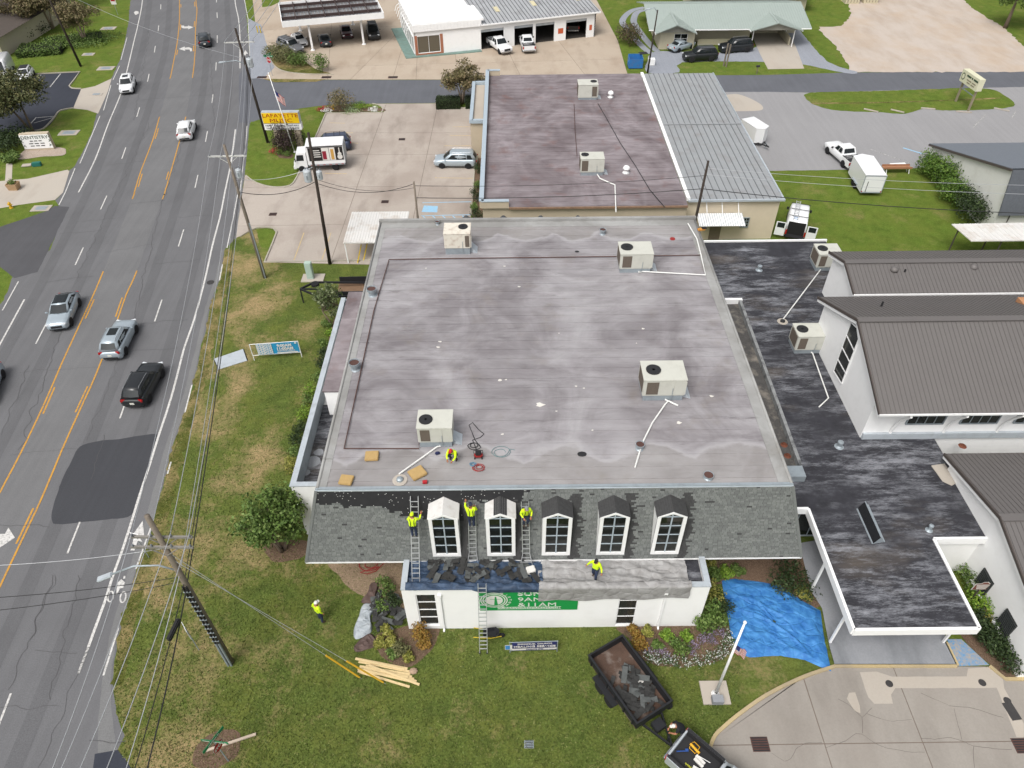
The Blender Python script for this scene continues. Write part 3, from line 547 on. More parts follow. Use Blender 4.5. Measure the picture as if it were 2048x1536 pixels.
M_edge = membrane('roof_flashing', C(158, 158, 156), C(128, 126, 122), C(178, 178, 176), C(120, 112, 100), .6, .6)
m = MB()
for a, b, c_, d in ((RX0, RX0+.55, RY0, RY1), (RX1-.75, RX1, RY0, RY1)): m.prism([(a, c_), (b, c_), (b, d), (a, d)], RZ-.1, RZ+.012)
m.prism([(RX0+.55, RY1-1.0), (RX1-.75, RY1-1.0), (RX1-.75, RY1), (RX0+.55, RY1)], RZ-.1, RZ+.014); m.build('edge_flashing', M_edge, roofd)
for pts in ([(RX0+.06, RY0), (RX0+.06, RY1)], [(RX1-.06, RY0), (RX1-.06, RY1)]): m = MB(); m.tube([(p[0], p[1], RZ+.03) for p in pts], .085, 8); m.build('edge_roll', M_edge, church, smooth=True)
m = MB(); m.box(((RX0+RX1)/2, RY1-.06, RZ+.1), (RX1-RX0+.1, .3, .3)); m.build('parapet', M_edge, church)
m = MB(); m.box(((RX0+RX1)/2, RY0-.02, RZ-.03), (RX1-RX0+.06, .18, .12)); m.build('drip_edge', M_galv, church); m = MB(); m.box(((RX0+RX1)/2, RY0-.13, RZ-.09), (RX1-RX0+.1, .04, .09)); m.build('gutter', M_coping, church)
# mansard
EZ, EY, EX0, EX1 = 4.25, 23.62, -11.85, 16.4; TZ, TY = RZ-.06, RY0-.13
m = MB(); fr = [V((EX0, EY, EZ)), V((EX1, EY, EZ)), V((RX1, TY, TZ)), V((RX0, TY, TZ))]; bk = [V((EX0, 25.5, EZ)), V((EX1, 25.5, EZ)), V((RX1, 25.5, TZ)), V((RX0, 25.5, TZ))]
m.add(fr+bk, [(0, 1, 2, 3), (1, 5, 6, 2), (4, 0, 3, 7), (0, 4, 5, 1), (3, 2, 6, 7), (5, 4, 7, 6)]); mans = m.build('mansard', M_blk, church)
m = MB(); m.box(((EX0+EX1)/2, EY+.02, EZ-.06), (EX1-EX0+.06, .1, .12)); m.box(((EX0+EX1)/2, EY+.95, EZ-.02), (EX1-EX0-.1, 1.7, .05)); m.build('soffit', M_white, church)
up = V((0, TY-EY, TZ-EZ)); SL = up.length; up.normalize(); no = V((0, -up.z, up.y)); m = MB(); rows = 42; rh = SL/rows
DX = [-3.79+3.085*i for i in range(5)]
def stripped(p):
    u, v = proj(p)
    for a, b, lim in ((0, 690, 1009), (690, 775, 1014), (775, 800, 1022), (800, 848, 1034), (848, 925, 1042), (925, 962, 1001), (962, 1000, 1004), (1000, 1042, 1003), (1042, 1058, 988), (1058, 1075, 981), (1075, 1088, 976)):
        if a <= u < b: return v < lim + 3*math.sin(u*.9)
    return False
for r_ in range(rows):
    s0 = r_*rh; t = (s0+rh/2)/SL; xa, xb = EX0+(RX0-EX0)*t, EX1+(RX1-EX1)*t; x = xa+.02-(.15 if r_ % 2 else 0)+random.uniform(-.03, .03)
    while x < xb-.02:
        wd = random.choice((.20, .24, .28)); a, b = max(x, xa), min(x+wd-.012, xb); x += wd
        if b-a < .03: continue
        base = V(((a+b)/2, EY, EZ))+up*(s0+rh*.5)
        if stripped(base): continue
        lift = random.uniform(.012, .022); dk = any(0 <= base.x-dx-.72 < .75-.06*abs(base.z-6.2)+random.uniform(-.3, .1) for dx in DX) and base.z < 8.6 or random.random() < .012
        pa = V((a, EY, EZ))+up*s0; pb = V((b, EY, EZ))+up*s0; pc = V((b, EY, EZ))+up*(s0+rh*.99); pd = V((a, EY, EZ))+up*(s0+rh*.99)
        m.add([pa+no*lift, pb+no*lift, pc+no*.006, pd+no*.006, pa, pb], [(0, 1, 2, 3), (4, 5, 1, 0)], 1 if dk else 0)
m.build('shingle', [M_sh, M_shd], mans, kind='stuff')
m = MB()
for i in range(260):
    p = V((random.uniform(EX0, 4), EY, EZ))+up*random.uniform(SL*.55, SL*.99)
    if stripped(p): p = p+no*.008; e = V((.016, 0, 0)); q = up*.016; m.quad(p-e-q, p+e-q, p+e+q, p-e+q)
m.build('cap_nail', M_trim, mans, kind='stuff')
for a, b in ((fr[0], fr[3]), (fr[1], fr[2])): m = MB(); m.beam(a+no*.02, b+no*.02, .16, .05, up=no); m.build('rake_trim', M_sh, mans)
# dormers
def dormer(i, cx):
    yf, zb, ze, zp, hw = 23.70, 4.5, 8.0, 8.43, .80; ysurf = lambda z: EY+(z-EZ)/(TZ-EZ)*(TY-EY)
    o = MB(); s = .02
    for sx in (-1, 1):  # cheeks
        o.add([(cx+sx*hw, yf+.03, zb-.1), (cx+sx*hw, yf+.03, ze), (cx+sx*hw, ysurf(ze)+.1, ze), (cx+sx*(hw-.05), yf+.03, zb-.1), (cx+sx*(hw-.05), yf+.03, ze), (cx+sx*(hw-.05), ysurf(ze)+.1, ze)], [(0, 1, 2), (3, 5, 4), (0, 3, 4, 1), (1, 4, 5, 2), (0, 2, 5, 3)])
    d = o.build('dormer', M_white, church)
    f = MB(); fw = .2
    f.add([(cx-hw, yf, zb), (cx-hw+fw, yf, zb), (cx-hw+fw, yf, ze-.02), (cx-hw, yf, ze)] + [(cx+hw-fw, yf, zb), (cx+hw, yf, zb), (cx+hw, yf, ze), (cx+hw-fw, yf, ze-.02)] + [(cx, yf, zp), (cx, yf, zp-.17)], [(0, 1, 2, 3), (4, 5, 6, 7), (3, 2, 9, 8), (7, 6, 8, 9)])
    n0 = len(f.v); f.add([p+V((0, .1, 0)) for p in f.v[:10]], [(3, 2, 1, 0), (7, 6, 5, 4), (8, 9, 2, 3), (9, 8, 6, 7), (1, 11-10+0, 2, 2)] if False else [(3, 2, 1, 0), (7, 6, 5, 4), (8, 9, 2, 3), (9, 8, 6, 7)])
    for a, b in ((1, 2), (2, 9), (9, 7), (7, 4), (0, 3), (3, 8), (8, 6), (6, 5)): f.f.append((a, b, b+10, a+10)); f.m.append(0)
    f.box((cx, yf+.05, zb+.13), (2*hw-2*fw, .1, .26)); f.build('frame', M_trim, d)
    gw = hw-fw; gz0, gz1 = zb+.26, ze-.02; n_ = 4; gh = (gz1-gz0)/n_
    for c2 in (-1, 1):
        for j in range(n_):
            g_ = MB(); x0, x1 = (cx-gw, cx-.02) if c2 < 0 else (cx+.02, cx+gw); g_.quad((x0, yf+.07, gz0+j*gh+.015), (x1, yf+.07, gz0+j*gh+.015), (x1, yf+.07, gz0+(j+1)*gh-.015), (x0, yf+.07, gz0+(j+1)*gh-.015)); g_.build('pane', M_glass, d)
        g_ = MB(); g_.add([(cx+c2*.02, yf+.07, gz1+.015), (cx+c2*gw, yf+.07, gz1+.015), (cx+c2*.02, yf+.07, zp-.19)], [(0, 1, 2)]); g_.build('pane', M_glass, d)
    mu = MB(); mu.box((cx, yf+.05, (gz0+zp-.17)/2), (.07, .06, zp-.17-gz0))
    for j in range(1, n_+1): mu.box((cx, yf+.052, gz0+j*gh), (2*gw, .05, .035))
    mu.build('muntin', plain('muntin_grey', C(176, 188, 196), .5), d)
    bb = MB(); bb.quad((cx-gw, yf+.3, zb), (cx+gw, yf+.3, zb), (cx+gw, yf+.3, ze), (cx-gw, yf+.3, ze)); bb.build('interior', M_blk, d)
    # roof
    yb = ysurf(zp)+.03; ybe = ysurf(ze)+.05
    for sx in (-1, 1):
        r_ = MB(); a = [V((cx, yf+.025, zp-.03)), V((cx+sx*(hw+.05), yf+.025, ze-.05)), V((cx+sx*(hw+.05), ybe, ze-.05)), V((cx, yb, zp-.03))]; t = V((0, 0, .05))
        r_.add(a+[p+t for p in a], [(0, 1, 2, 3), (7, 6, 5, 4), (0, 4, 5, 1), (1, 5, 6, 2), (2, 6, 7, 3), (3, 7, 4, 0)])
        ro = r_.build('dormer_roof', M_deck if i < 2 else M_shd2, d)
        if i >= 2 or (i == 1 and sx < 2):   # shingle courses on the unstripped dormers, a black strip on the second
            q = MB(); nr = 7
            for j in range(nr):
                if i == 1 and j > 2: continue
                z_ = lambda s: a[0].lerp(a[1], s); zb_ = lambda s: a[3].lerp(a[2], s); s0, s1 = (j+.0)/nr, (j+.97)/nr
                c4 = [z_(s0), z_(s1), zb_(s1), zb_(s0)]; q.quad(c4[0]+t*1.05, c4[1]+t*1.3, c4[2]+t*1.3, c4[3]+t*1.05)
            q.build('shingle', M_shd, ro, kind='stuff')
    return d
M_deck = plain('bare_decking', C(222, 220, 216), .8, var=.07, scale=3, dirt=C(170, 160, 148), dirt_amt=.5); M_shd2 = plain('dormer_shingle', C(86, 86, 88), .95, var=.25, scale=5)
for i, cx in enumerate(DX): dormer(i, cx)
# portico
PX0, PX1, PY, PZ = -6.24, 10.83, 21.74, 4.3
wl = [(-6.24, PY), (10.83, PY)]
def wpx(pts):  # window rectangle on the portico front from its photo corners
    q = [GY(a, b, PY) for a, b in pts]; return min(p.x for p in q)-PX0, max(p.x for p in q)-PX0, min(p.z for p in q), max(p.z for p in q)
wa = (.72, 1.85, .35, 3.75); wb = (12.15, 13.25, .15, 3.75)
wall('portico_wall', *wl, 0, PZ, [wa, wb], M_wwall, church); window(church, *wl, *wa, 1, 4, M_trim, gm=M_glass2); window(church, *wl, *wb, 1, 4, M_trim, gm=M_glass2)
for xa in (PX0, PX1-.25): m = MB(); m.prism([(xa, PY+.25), (xa+.25, PY+.25), (xa+.25, 27.3), (xa, 27.3)], 0, PZ); m.build('portico_wall', M_wwall, church)
m = MB(); m.prism([(PX0+.25, PY+.25), (PX1-.25, PY+.25), (PX1-.25, 25.5), (PX0+.25, 25.5)], 3.6, 3.9); m.build('portico_roof', M_black, church)
for c_, d in ((((PX0+PX1)/2, PY+.13, PZ+.03), (PX1-PX0+.06, .33, .06)), ((PX0+.13, PY+1.1, PZ+.03), (.33, 1.6, .06)), ((PX1-.13, PY+1.1, PZ+.03), (.33, 1.6, .06))): m = MB(); m.box(c_, d); m.build('coping', M_coping, church)
for x in (-4.15, 8.45): m = MB(); m.box((x, PY-.06, 1.9), (.1, .09, 3.6)); m.box((x, PY-.12, .08), (.1, .24, .09)); m.box((x, PY-.06, 3.75), (.2, .14, .2)); m.build('downspout', M_white, church)
m = MB(); m.box((4.2, PY+.45, .1), (17, .3, .2)); m.build('plinth', M_wwall, church) if False else None
# west wing
WX = -13.62; m = MB(); m.prism([(WX, 28.6), (RX0+.3, 28.6), (RX0+.3, 47.8), (WX, 47.8)], 0, 3.6); m.build('wing_wall', M_wwall, church)
m = MB(); m.box(((WX+RX0)/2, 28.7, 4.3), (RX0-WX+.1, .2, 1.4)); m.box((WX+.11, 38.2, 4.3), (.2, 19.2, 1.4)); m.box(((WX+RX0)/2, 47.7, 4.3), (RX0-WX, .2, 1.4)); m.build('wing_parapet', M_galv, church)
m = MB(); m.prism([(WX-.01, 28.55), (RX0+.2, 28.55), (RX0+.2, 28.6), (WX-.01, 28.6)], 0, 5.0); m.build('wing_front', M_wwall, church)
for c_, d in (((WX+.1, 38.2, 5.03), (.36, 19.4, .07)), (((WX+RX0)/2, 28.68, 5.03), (RX0-WX, .34, .072))): m = MB(); m.box(c_, d); m.build('coping', M_coping, church)
m = MB(); m.prism([(WX+.2, 28.8), (RX0+.3, 28.8), (RX0+.3, 37), (WX+.2, 37)], 3.55, 3.66); m.build('wing_roof', M_black, church)
xr = G(648, 783, 5.9).x; yr = G(648, 783, 5.9).y
m = MB(); m.prism([(xr, yr), (RX0+.3, yr), (RX0+.3, 47.2), (xr, 47.2)], 3.0, 5.85); m.build('clerestory', M_white, church)
m = MB(); m.prism([(xr-.1, yr-.05), (RX0+.3, yr-.05), (RX0+.3, 47.4), (xr-.1, 47.4)], 5.85, 5.98); m.build('clerestory_roof', M_mem2, church)
for c_, s_, mt in ((G(638, 904, 3.68), .55, M_pad), (G(625, 923, 3.68), .9, M_pad), (G(612, 945, 3.68), .5, M_pad)): m = MB(); m.poly([c_+V((s_*math.cos(a*.63)*(1+.3*noise.noise((a, s_, 0)))*.6, s_*math.sin(a*.63)*.55, 0)) for a in range(10)]); m.build('roof_patch', mt, church)
# ------------------------------------------------------------------ annex with canopy
annex = thing('annex_building', 'low flat-roofed black annex with white porte-cochere beside the church', 'building', (22, 38, 0)); AZ = 3.7
OUT = [(16.6, 57.7), (28.9, 57.7), (28.9, 49.4), (28.3, 33.3), (28.3, 25.1), (24.75, 25.1), (24.75, 19.45), (18.15, 19.45), (18.15, 27.4), (15.2, 27.4), (15.2, 29.6), (16.9, 29.6)]
m = MB(); m.prism(OUT, AZ-.35, AZ); m.build('roof', M_black, annex)
m = MB(); m.prism([(18.2, 28.0), (28.2, 28.0), (28.2, 57.4), (16.9, 57.4), (16.9, 30)], 0, AZ-.35); m.prism([(24.9, 25.3), (28.2, 25.3), (28.2, 28), (24.9, 28)], 0, AZ-.35); m.build('wall', M_wwall, annex)
for a, b, z_, h in (((18.1, 19.4), (24.8, 19.4), AZ-.18, .52), ((18.1, 19.4), (18.1, 27.4), AZ-.18, .52), ((24.8, 19.4), (24.8, 25.1), AZ-.18, .52), ((24.8, 25.12), (28.35, 25.12), AZ-.18, .52), ((15.3, 27.4), (18.1, 27.4), AZ-.15, .5), ((16.6, 57.75), (29, 57.75), AZ-.1, .5)): m = MB(); m.beam((*a, z_), (*b, z_), .16, h); m.build('fascia', M_white, annex)
m = MB(); m.beam((18.46, 30.6, AZ+.2), (18.75, 48.2, AZ+.2), .22, .5); m.build('kerb_wall', M_blkw := plain('flaked_white', C(150, 152, 152), .8, var=.4, scale=2.5, dirt=C(52, 52, 56), dirt_amt=.9), annex)
m = MB(); m.beam((15.3, 48.4, AZ+.2), (18.95, 48.4, AZ+.2), .25, .5); m.build('kerb_wall', M_trim, annex); m = MB(); m.beam((15.3, 30.0, AZ+.1), (18.5, 30.0, AZ+.1), .9, .8); m.build('kerb_wall', M_galv, annex)
m = MB(); m.prism([(15.2, 30.3), (18.4, 30.3), (18.7, 48.3), (15.2, 48.3)], AZ-.4, AZ+.012); m.build('valley_gutter', plain('dirty_gutter', C(88, 86, 84), .9, var=.4, scale=1.2, dirt=C(160, 152, 140), dirt_amt=.8), annex)
for px in ((1660, 1284), (1622, 1182), (1886, 1284)): p = G(*px, .13); m = MB(); m.box((p.x, p.y, (AZ-.3+.13)/2), (.12, .12, AZ-.3-.13)); m.build('post', M_trim, annex)
for x0, x1, y_ in ((17.9, 21.2, 27.9), (21.3, 24.7, 27.9)): window(annex, (x0, y_), (x1, y_), .1, 3.2, .2, 3.1, 3, 1, M_galv, deep=.02)
m = MB(); a = G(1714, 1018, AZ); b = G(1745, 1088, AZ); c_ = G(1768, 1084, AZ); d = G(1735, 1010, AZ)   # ridge skylight
r0, r1 = (a+d)/2+V((0, 0, .55)), (b+c_)/2+V((0, 0, .55)); m.add([a, b, c_, d, r0, r1], [(0, 4, 5, 1), (3, 2, 5, 4)]); sk = m.build('skylight', flat('skylight_glass', (.01, .01, .012, 1), .12, 0, .6), annex)
m = MB(); m.add([b, c_, r1], [(0, 1, 2)]); m.add([d, a, r0], [(0, 1, 2)]); m.beam(r0, r1, .06, .05); m.beam(a, b, .1, .1); m.beam(d, c_, .1, .1); m.build('frame', M_galv, sk)
m = MB(); m.prism([p for p in gpts(Z(1536, 768, [(1305, 655), (1410, 640), (1500, 760), (1515, 790), (1470, 815), (1395, 780)]), AZ+.005)], AZ+.005, AZ+.05); m.build('roof_patch', M_conl, annex)
def vent_pipe(p, r, h, parent, mat, cap=True, name='vent_pipe'):
    m = MB(); m.lathe([(r*2.2, 0), (r*1.4, .05), (r, .1), (r, h)] + ([(r*1.4, h), (r*1.35, h+.1), (.01, h+.14)] if cap else [(r*.8, h), (r*.8, h*.6)]), 12, p); return m.build(name, mat, parent, smooth=False)
for px, r in (((1678, 893), .14), ((1858, 1060), .1), ((1518, 540), .14)): vent_pipe(G(*px, AZ), r, .35, annex, M_galv)
for px in ((1575, 912), (1568, 890)): vent_pipe(G(*px, AZ), .12, .15, annex, plain('rusty_pot', C(120, 72, 54), .8, var=.3), False, 'roof_drain')
# ------------------------------------------------------------------ gabled halls with brown metal roofs
def gable_hall(label, gx, x1, yn, yr, ys, ze, zr, wn, ws, zb=0.0, win=None):
    h = thing('gabled_hall', label, 'building', ((gx+x1)/2, yr, 0)); zn, zs = (ze, ze) if not isinstance(ze, tuple) else ze
    for ya, yb, za, nm in ((yr, yn, zn, 0), (yr, ys, zs, 1)):
        m = MB(); t = V((0, 0, .12)); q = [V((gx, ya, zr)), V((x1, ya, zr)), V((x1, yb, za)), V((gx, yb, za))]; m.add(q+[p+t for p in q], [(0, 1, 2, 3), (7, 6, 5, 4), (0, 4, 5, 1), (1, 5, 6, 2), (2, 6, 7, 3), (3, 7, 4, 0)]); rf = m.build('roof_slope', M_metalbr, h)
        m = MB(); x = gx+.15
        while x < min(x1, 60): m.beam(V((x, ya, zr+.125)), V((x, yb, za+.125)), .028, .04); x += .30
        m.build('standing_seam', M_seam, rf, kind='stuff')
        m = MB(); m.beam(V((gx, ya, zr+.09)), V((gx, yb, za+.09)), .08, .2); m.build('rake_trim', M_brtrim, h); m = MB(); m.beam(V((gx+.06, ya, zr-.12)), V((gx+.06, yb, za-.12)), .08, .26); m.build('barge_board', M_white, h)
        m = MB(); m.beam(V((gx, yb, za+.02)), V((x1, yb, za+.02)), .12, .14); m.build('gutter', M_brtrim if nm == 0 else M_white, h)
    m = MB(); m.beam(V((gx, yr, zr+.14)), V((x1, yr, zr+.14)), .5, .07); m.build('ridge_cap', M_metalbr, h)
    m = MB(); f = lambda y_: zr-.1-(zr-zn)*(y_-yr)/(yn-yr) if y_ > yr else zr-.1-(zr-zs)*(y_-yr)/(ys-yr)
    wx = gx+.35; m.add([(wx, ws, zb), (wx, wn, zb), (wx, wn, f(wn)), (wx, yr, zr-.1), (wx, ws, f(ws)), (x1, ws, zb), (x1, wn, zb), (x1, wn, f(wn)), (x1, ws, f(ws))], [(0, 1, 2, 3, 4), (0, 4, 8, 5), (1, 6, 7, 2)]); m.build('wall', M_white, h)
    return h, wx
h1, wx1 = gable_hall('white gabled hall with brown metal roof and tall gable window behind the black annex', 23.0, 75, 44.3, 38.2, 32.0, 7.15, 9.75, 43.6, 33.3)
q = [GX(a, b, wx1-.03) for a, b in Z(1536, 384, [(665, 1040), (715, 1085), (727, 1180), (590, 1536), (525, 1430)])]
m = MB(); m.poly(q); gw_ = m.build('gable_window', M_glass2, h1)
for a, b in ((0, 4), (0, 1), (1, 2), (2, 3), (3, 4)): m = MB(); m.beam(q[a], q[b], .09, .09); m.build('frame', M_trim, gw_)
for t in (.25, .5, .75): m = MB(); m.beam(q[0].lerp(q[4], t), q[2].lerp(q[3], t) if t > .1 else q[1], .07, .07); m.build('muntin', M_trim, gw_)
for i in range(9):  # clerestory windows and curved ribs under the eave
    x = 25.2+i*3.55; m = MB(); pts = [(x, 33.25-1.15*t*t*1.0, 3.9+2.95*t) for t in [j/6 for j in range(7)]]; m.tube(pts, .09, 6); m.build('rib', M_white, h1)
    window(h1, (x, 33.28), (x+3.5, 33.28), .7, 3.2, 5.0, 5.85, 4, 1, M_galv, deep=-.05, name='clerestory_window')
m = MB(); m.beam((23.4, 33.2, AZ+.25), (60, 33.2, AZ+.25), .18, .5); m.build('base_flashing', M_coping, h1)
h2, wx2 = gable_hall('rear gabled hall with brown metal roof and two round roof vents', 25.7, 75, 50.2, 47.3, 44.45, 7.3, 8.25, 49.8, 44.6)
h3, wx3 = gable_hall('low white gabled hall with brown metal roof and louvred windows at right edge', 27.6, 75, 30.9, 24.9, 18.0, (4.55, 4.0), 5.9, 30.4, 18.4)
def dome_vent(p, r, parent, mat, name='roof_vent'):
    m = MB(); m.lathe([(r*1.3, 0), (r*.8, .08), (r*.75, r*1.1), (r*1.1, r*1.15), (r*1.1, r*1.6), (r*.8, r*2.1), (r*.3, r*2.35), (.01, r*2.4)], 14, p); return m.build(name, mat, parent, smooth=True)
for px in ((1785, 548), (1943, 543)): dome_vent(G(*px, 7.75), .28, h2, M_metalbr)
for px, z_, hh in (((1807, 549), 7.8, h2), ((1762, 614), 8.4, h1)): vent_pipe(G(*px, z_), .07, .45, hh, M_blk, False)
for px in Z(1536, 1152, [(1805, 350)]): pass
for c4 in (Z(1536, 1152, [(1725, -30), (1770, -95), (1840, 0), (1775, 80)]), Z(1536, 1152, [(1895, 325), (1985, 210), (2040, 300), (1950, 415)])):
    q = [GX(a, b, wx3-.04) for a, b in c4]; y0, y1 = min(p.y for p in q), max(p.y for p in q); z0, z1 = min(p.z for p in q), max(p.z for p in q); m = MB(); ym = (y0+y1)/2; hwid = .55; z0, z1 = .9, 2.3
    m.box((wx3-.03, ym, (z0+z1)/2), (.06, 1.1, 1.4)); o = m.build('window', M_glass2, h3)
    for k in range(9): m = MB(); m.box((wx3-.08, ym, z0+.08+k*.155), (.05, 1.08, .05)); m.build('louvre', plain('dark_louvre', C(58, 62, 62), .6), o)
    m = MB(); m.box((wx3-.12, ym, z0-.08), (.24, 1.3, .1)); m.build('sill', M_trim, o)
vent_pipe(G(1925, 892, AZ), .12, .12, annex, MATS['rusty_pot'], False, 'roof_drain')
m = MB(); m.box(G(2046, 612, 8.1), (.7, .9, .9)); m.build('chimney', plain('orange_brick', C(188, 138, 100), .8, var=.2, scale=6), h1)
# ------------------------------------------------------------------ music store
M_tan = plain('tan_stucco', C(196, 182, 160), .85, var=.06, scale=1.5, bump=.1); M_cream = plain('cream_stucco', C(214, 200, 176), .85, var=.05, scale=2, bump=.1)
store = thing('music_store', 'long flat-roofed tan store with purple-brown stained roof behind the church', 'building', (7, 79, 0))
SX0, SX1, SY0, SY1, SZ = -2.72, 16.9, 62.2, 96.0, 5.0
m = MB(); m.prism([(SX0+.1, SY0+.2), (SX1, SY0+.2), (SX1, SY1-.1), (SX0+.1, SY1-.1)], 0, SZ-.1); m.build('wall', M_tan, store)
m = MB(); m.prism([(SX0, SY0), (SX1, SY0), (SX1, SY1), (SX0, SY1)], SZ-.1, SZ-.03); srf = m.build('roof', M_mem2, store)
y = SY0+.1
while y < SY1-.5:
    m = MB(); w_ = random.uniform(.9, 1.0); m.add([(SX0+.3, y, SZ-.028), (SX1-.4, y, SZ-.028), (SX1-.4, y, SZ+.006), (SX0+.3, y, SZ+.006), (SX0+.3, y+w_+.05, SZ-.02), (SX1-.4, y+w_+.05, SZ-.02)], [(0, 1, 2, 3), (3, 2, 5, 4)]); m.build('membrane_strip', M_mem2, srf); y += w_
for a, b, nm, mt in (((SX0, SY0+.1), (SX0+2.6, SY0+.1), 'parapet', M_tan), ((SX0, SY0), (SX0, SY1), 'parapet', M_tan), ((SX0, SY1-.1), (SX0+1.6, SY1-.1), 'parapet', M_tan)):
    m = MB(); m.beam((*a, SZ+.25), (*b, SZ+.25), .35, .7); m.build(nm, mt, store); m = MB(); m.beam((*a, SZ+.63), (*b, SZ+.63), .45, .07); m.build('coping', M_gblue, store)
m = MB(); m.beam((SX0+2.6, SY0-.06, SZ-.12), (SX1, SY0-.06, SZ-.12), .16, .18); m.build('gutter', plain('rusty_gutter', C(150, 122, 100), .7, var=.35, scale=2), store)
m = MB(); m.box((SX0-.95, 88.5, 2.2), (1.7, 11.5, 4.4)); ent = m.build('entrance_block', M_tan, store); m = MB(); m.box((SX0-.95, 88.5, 4.43), (1.2, 11.0, .06)); m.build('entrance_roof', M_conl, ent)
for c_, d in (((SX0-1.72, 88.5, 4.6), (.4, 11.9, .4)), ((SX0-.9, 82.7, 4.6), (1.4, .4, .4)), ((SX0-.9, 94.3, 4.6), (1.4, .4, .4))): m = MB(); m.box(c_, d); m.build('coping', M_gblue, ent)
m = MB(); m.box((SX0-.12, 74, 4.6), (.35, 15, .3)); m.build('canopy_edge', M_gblue, store)
# metal shed beside it
shed = thing('metal_shed', 'cream shed with grey ribbed metal roof attached to the brown-roofed store', 'building', (22, 80, 0)); HX0, HX1, HY0, HY1, HZ = 17.2, 26.6, 63.9, 97.0, 4.55
m = MB(); m.prism([(HX0, HY0+.25), (HX1-.2, HY0+.25), (HX1-.2, HY1-.2), (HX0, HY1-.2)], 0, HZ-.08); m.build('wall', M_cream, shed)
M_mroof = plain('weathered_metal', C(160, 163, 165), .6, .1, var=.1, scale=.8, dirt=C(128, 116, 110), dirt_amt=.35)
npan = 14; pw = (HX1-HX0-.35)/npan
for i in range(npan):
    for y0, y1, dz in ((HY0, HY0+17.4, 0), (HY0+17.3, HY1, .02)):
        m = MB(); x = HX0+.35+i*pw; m.add([(x, y0, HZ+dz), (x+pw-.05, y0, HZ+dz), (x+pw-.03, y0, HZ+.05+dz), (x+pw, y0, HZ+.05+dz), (x, y1, HZ+dz), (x+pw-.05, y1, HZ+dz), (x+pw-.03, y1, HZ+.05+dz), (x+pw, y1, HZ+.05+dz)], [(0, 1, 5, 4), (1, 2, 6, 5), (2, 3, 7, 6)]); m.build('roof_panel', M_mroof, shed)
        m = MB(); m.box((x+pw-.015, (y0+y1)/2, HZ+.06+dz), (.035, y1-y0, .04)); m.build('rib', M_dkseam := plain('dark_seam', C(96, 98, 102), .6), shed)
for c_, d, mt in (((HX0+.12, (HY0+HY1)/2, HZ+.08), (.36, HY1-HY0, .3), M_trim), ((HX1, (HY0+HY1)/2, HZ+.02), (.14, HY1-HY0, .16), M_coping), (((HX0+HX1)/2+.1, HY0-.06, HZ-.02), (HX1-HX0, .2, .2), M_coping), (((HX0+HX1)/2, HY0+17.4, HZ+.07), (HX1-HX0, .3, .05), M_mroof)): m = MB(); m.box(c_, d); m.build('roof_trim', mt, shed)
m = MB(); aw = [V((18.4, 64.1, 2.95)), V((22.9, 64.1, 2.95)), V((22.9, 62.3, 2.6)), V((18.4, 62.3, 2.6))]; m.add(aw+[p+V((0, 0, .06)) for p in aw], [(0, 1, 2, 3), (7, 6, 5, 4), (2, 6, 7, 3), (1, 5, 6, 2), (0, 3, 7, 4)]); awn = m.build('awning', M_white, shed)
for i in range(20): m = MB(); x = 18.5+i*.23; m.beam((x, 64.1, 3.03), (x, 62.3, 2.68), .05, .04); m.build('rib', M_coping, awn)
for x in (19.2, 20.7, 22.3): m = MB(); m.beam((x, 64.12, 4.2), (x, 62.5, 2.75), .06, .06); m.build('strut', M_trim, awn)
m = MB(); m.box((20.6, 64.13, 1.05), (1.1, .08, 2.1)); m.build('door', plain('brown_door', C(130, 116, 100), .6), shed); window(shed, (22.9, 64.13), (24, 64.13), .05, .9, 1.4, 2.5, 3, 3, M_galv, deep=-.04)
m = MB(); m.prism([(23.0, 58.4), (24.0, 58.4), (24.0, 59.0)], 0, .01); None
# ------------------------------------------------------------------ gas station canopy, shop and garage
can = thing('station_canopy', 'white steel filling station canopy with open top and exposed beams', 'canopy', (-27, 126, 0))
c0, c1, c2, c3 = V((-34.5, 119.2, 0)), V((-19.5, 123.2, 0)), V((-22.2, 133.0, 0)), V((-37.2, 129.0, 0)); cq = [c0, c1, c2, c3]
for a, b in zip(cq, cq[1:]+cq[:1]): m = MB(); m.beam(a+V((0, 0, 4.4)), b+V((0, 0, 4.4)), .12, .85); m.build('fascia', M_white, can)
m = MB(); m.prism(cq, 4.05, 4.12); m.build('deck', plain('stained_deck', C(148, 146, 146), .7, var=.35, scale=1.2, dirt=C(84, 78, 76), dirt_amt=.8), can); M_rstb = plain('rusty_beam', C(74, 60, 58), .8, var=.3)
for t in (.25, .6, .9): m = MB(); m.beam(c0.lerp(c3, t)+V((0, 0, 4.5)), c1.lerp(c2, t)+V((0, 0, 4.5)), .22, .4); m.build('beam', M_rstb, can)
for t in (.14, .28, .43, .57, .71, .86): m = MB(); m.beam(c0.lerp(c1, t)+V((0, 0, 4.7)), c3.lerp(c2, t)+V((0, 0, 4.7)), .14, .14); m.build('cross_beam', M_rstb, can)
for t in range(28): m = MB(); q = (t+.5)/28; m.beam(c0.lerp(c1, q)+V((0, 0, 4.15)), c3.lerp(c2, q)+V((0, 0, 4.15)), .1, .06); m.build('deck_rib', M_galv, can)
for px in ((626, 101), (728, 89), (601, 62), (706, 50)): p = G(*px); m = MB(); m.box((p.x, p.y, 2.05), (.28, .28, 4.1)); m.box((p.x, p.y, .06), (.6, .6, .12)); m.build('post', M_white, can)
shop = thing('station_shop', 'white flat-roofed shop with brick-framed window and metal garage wing', 'building', (-3, 125, 0))
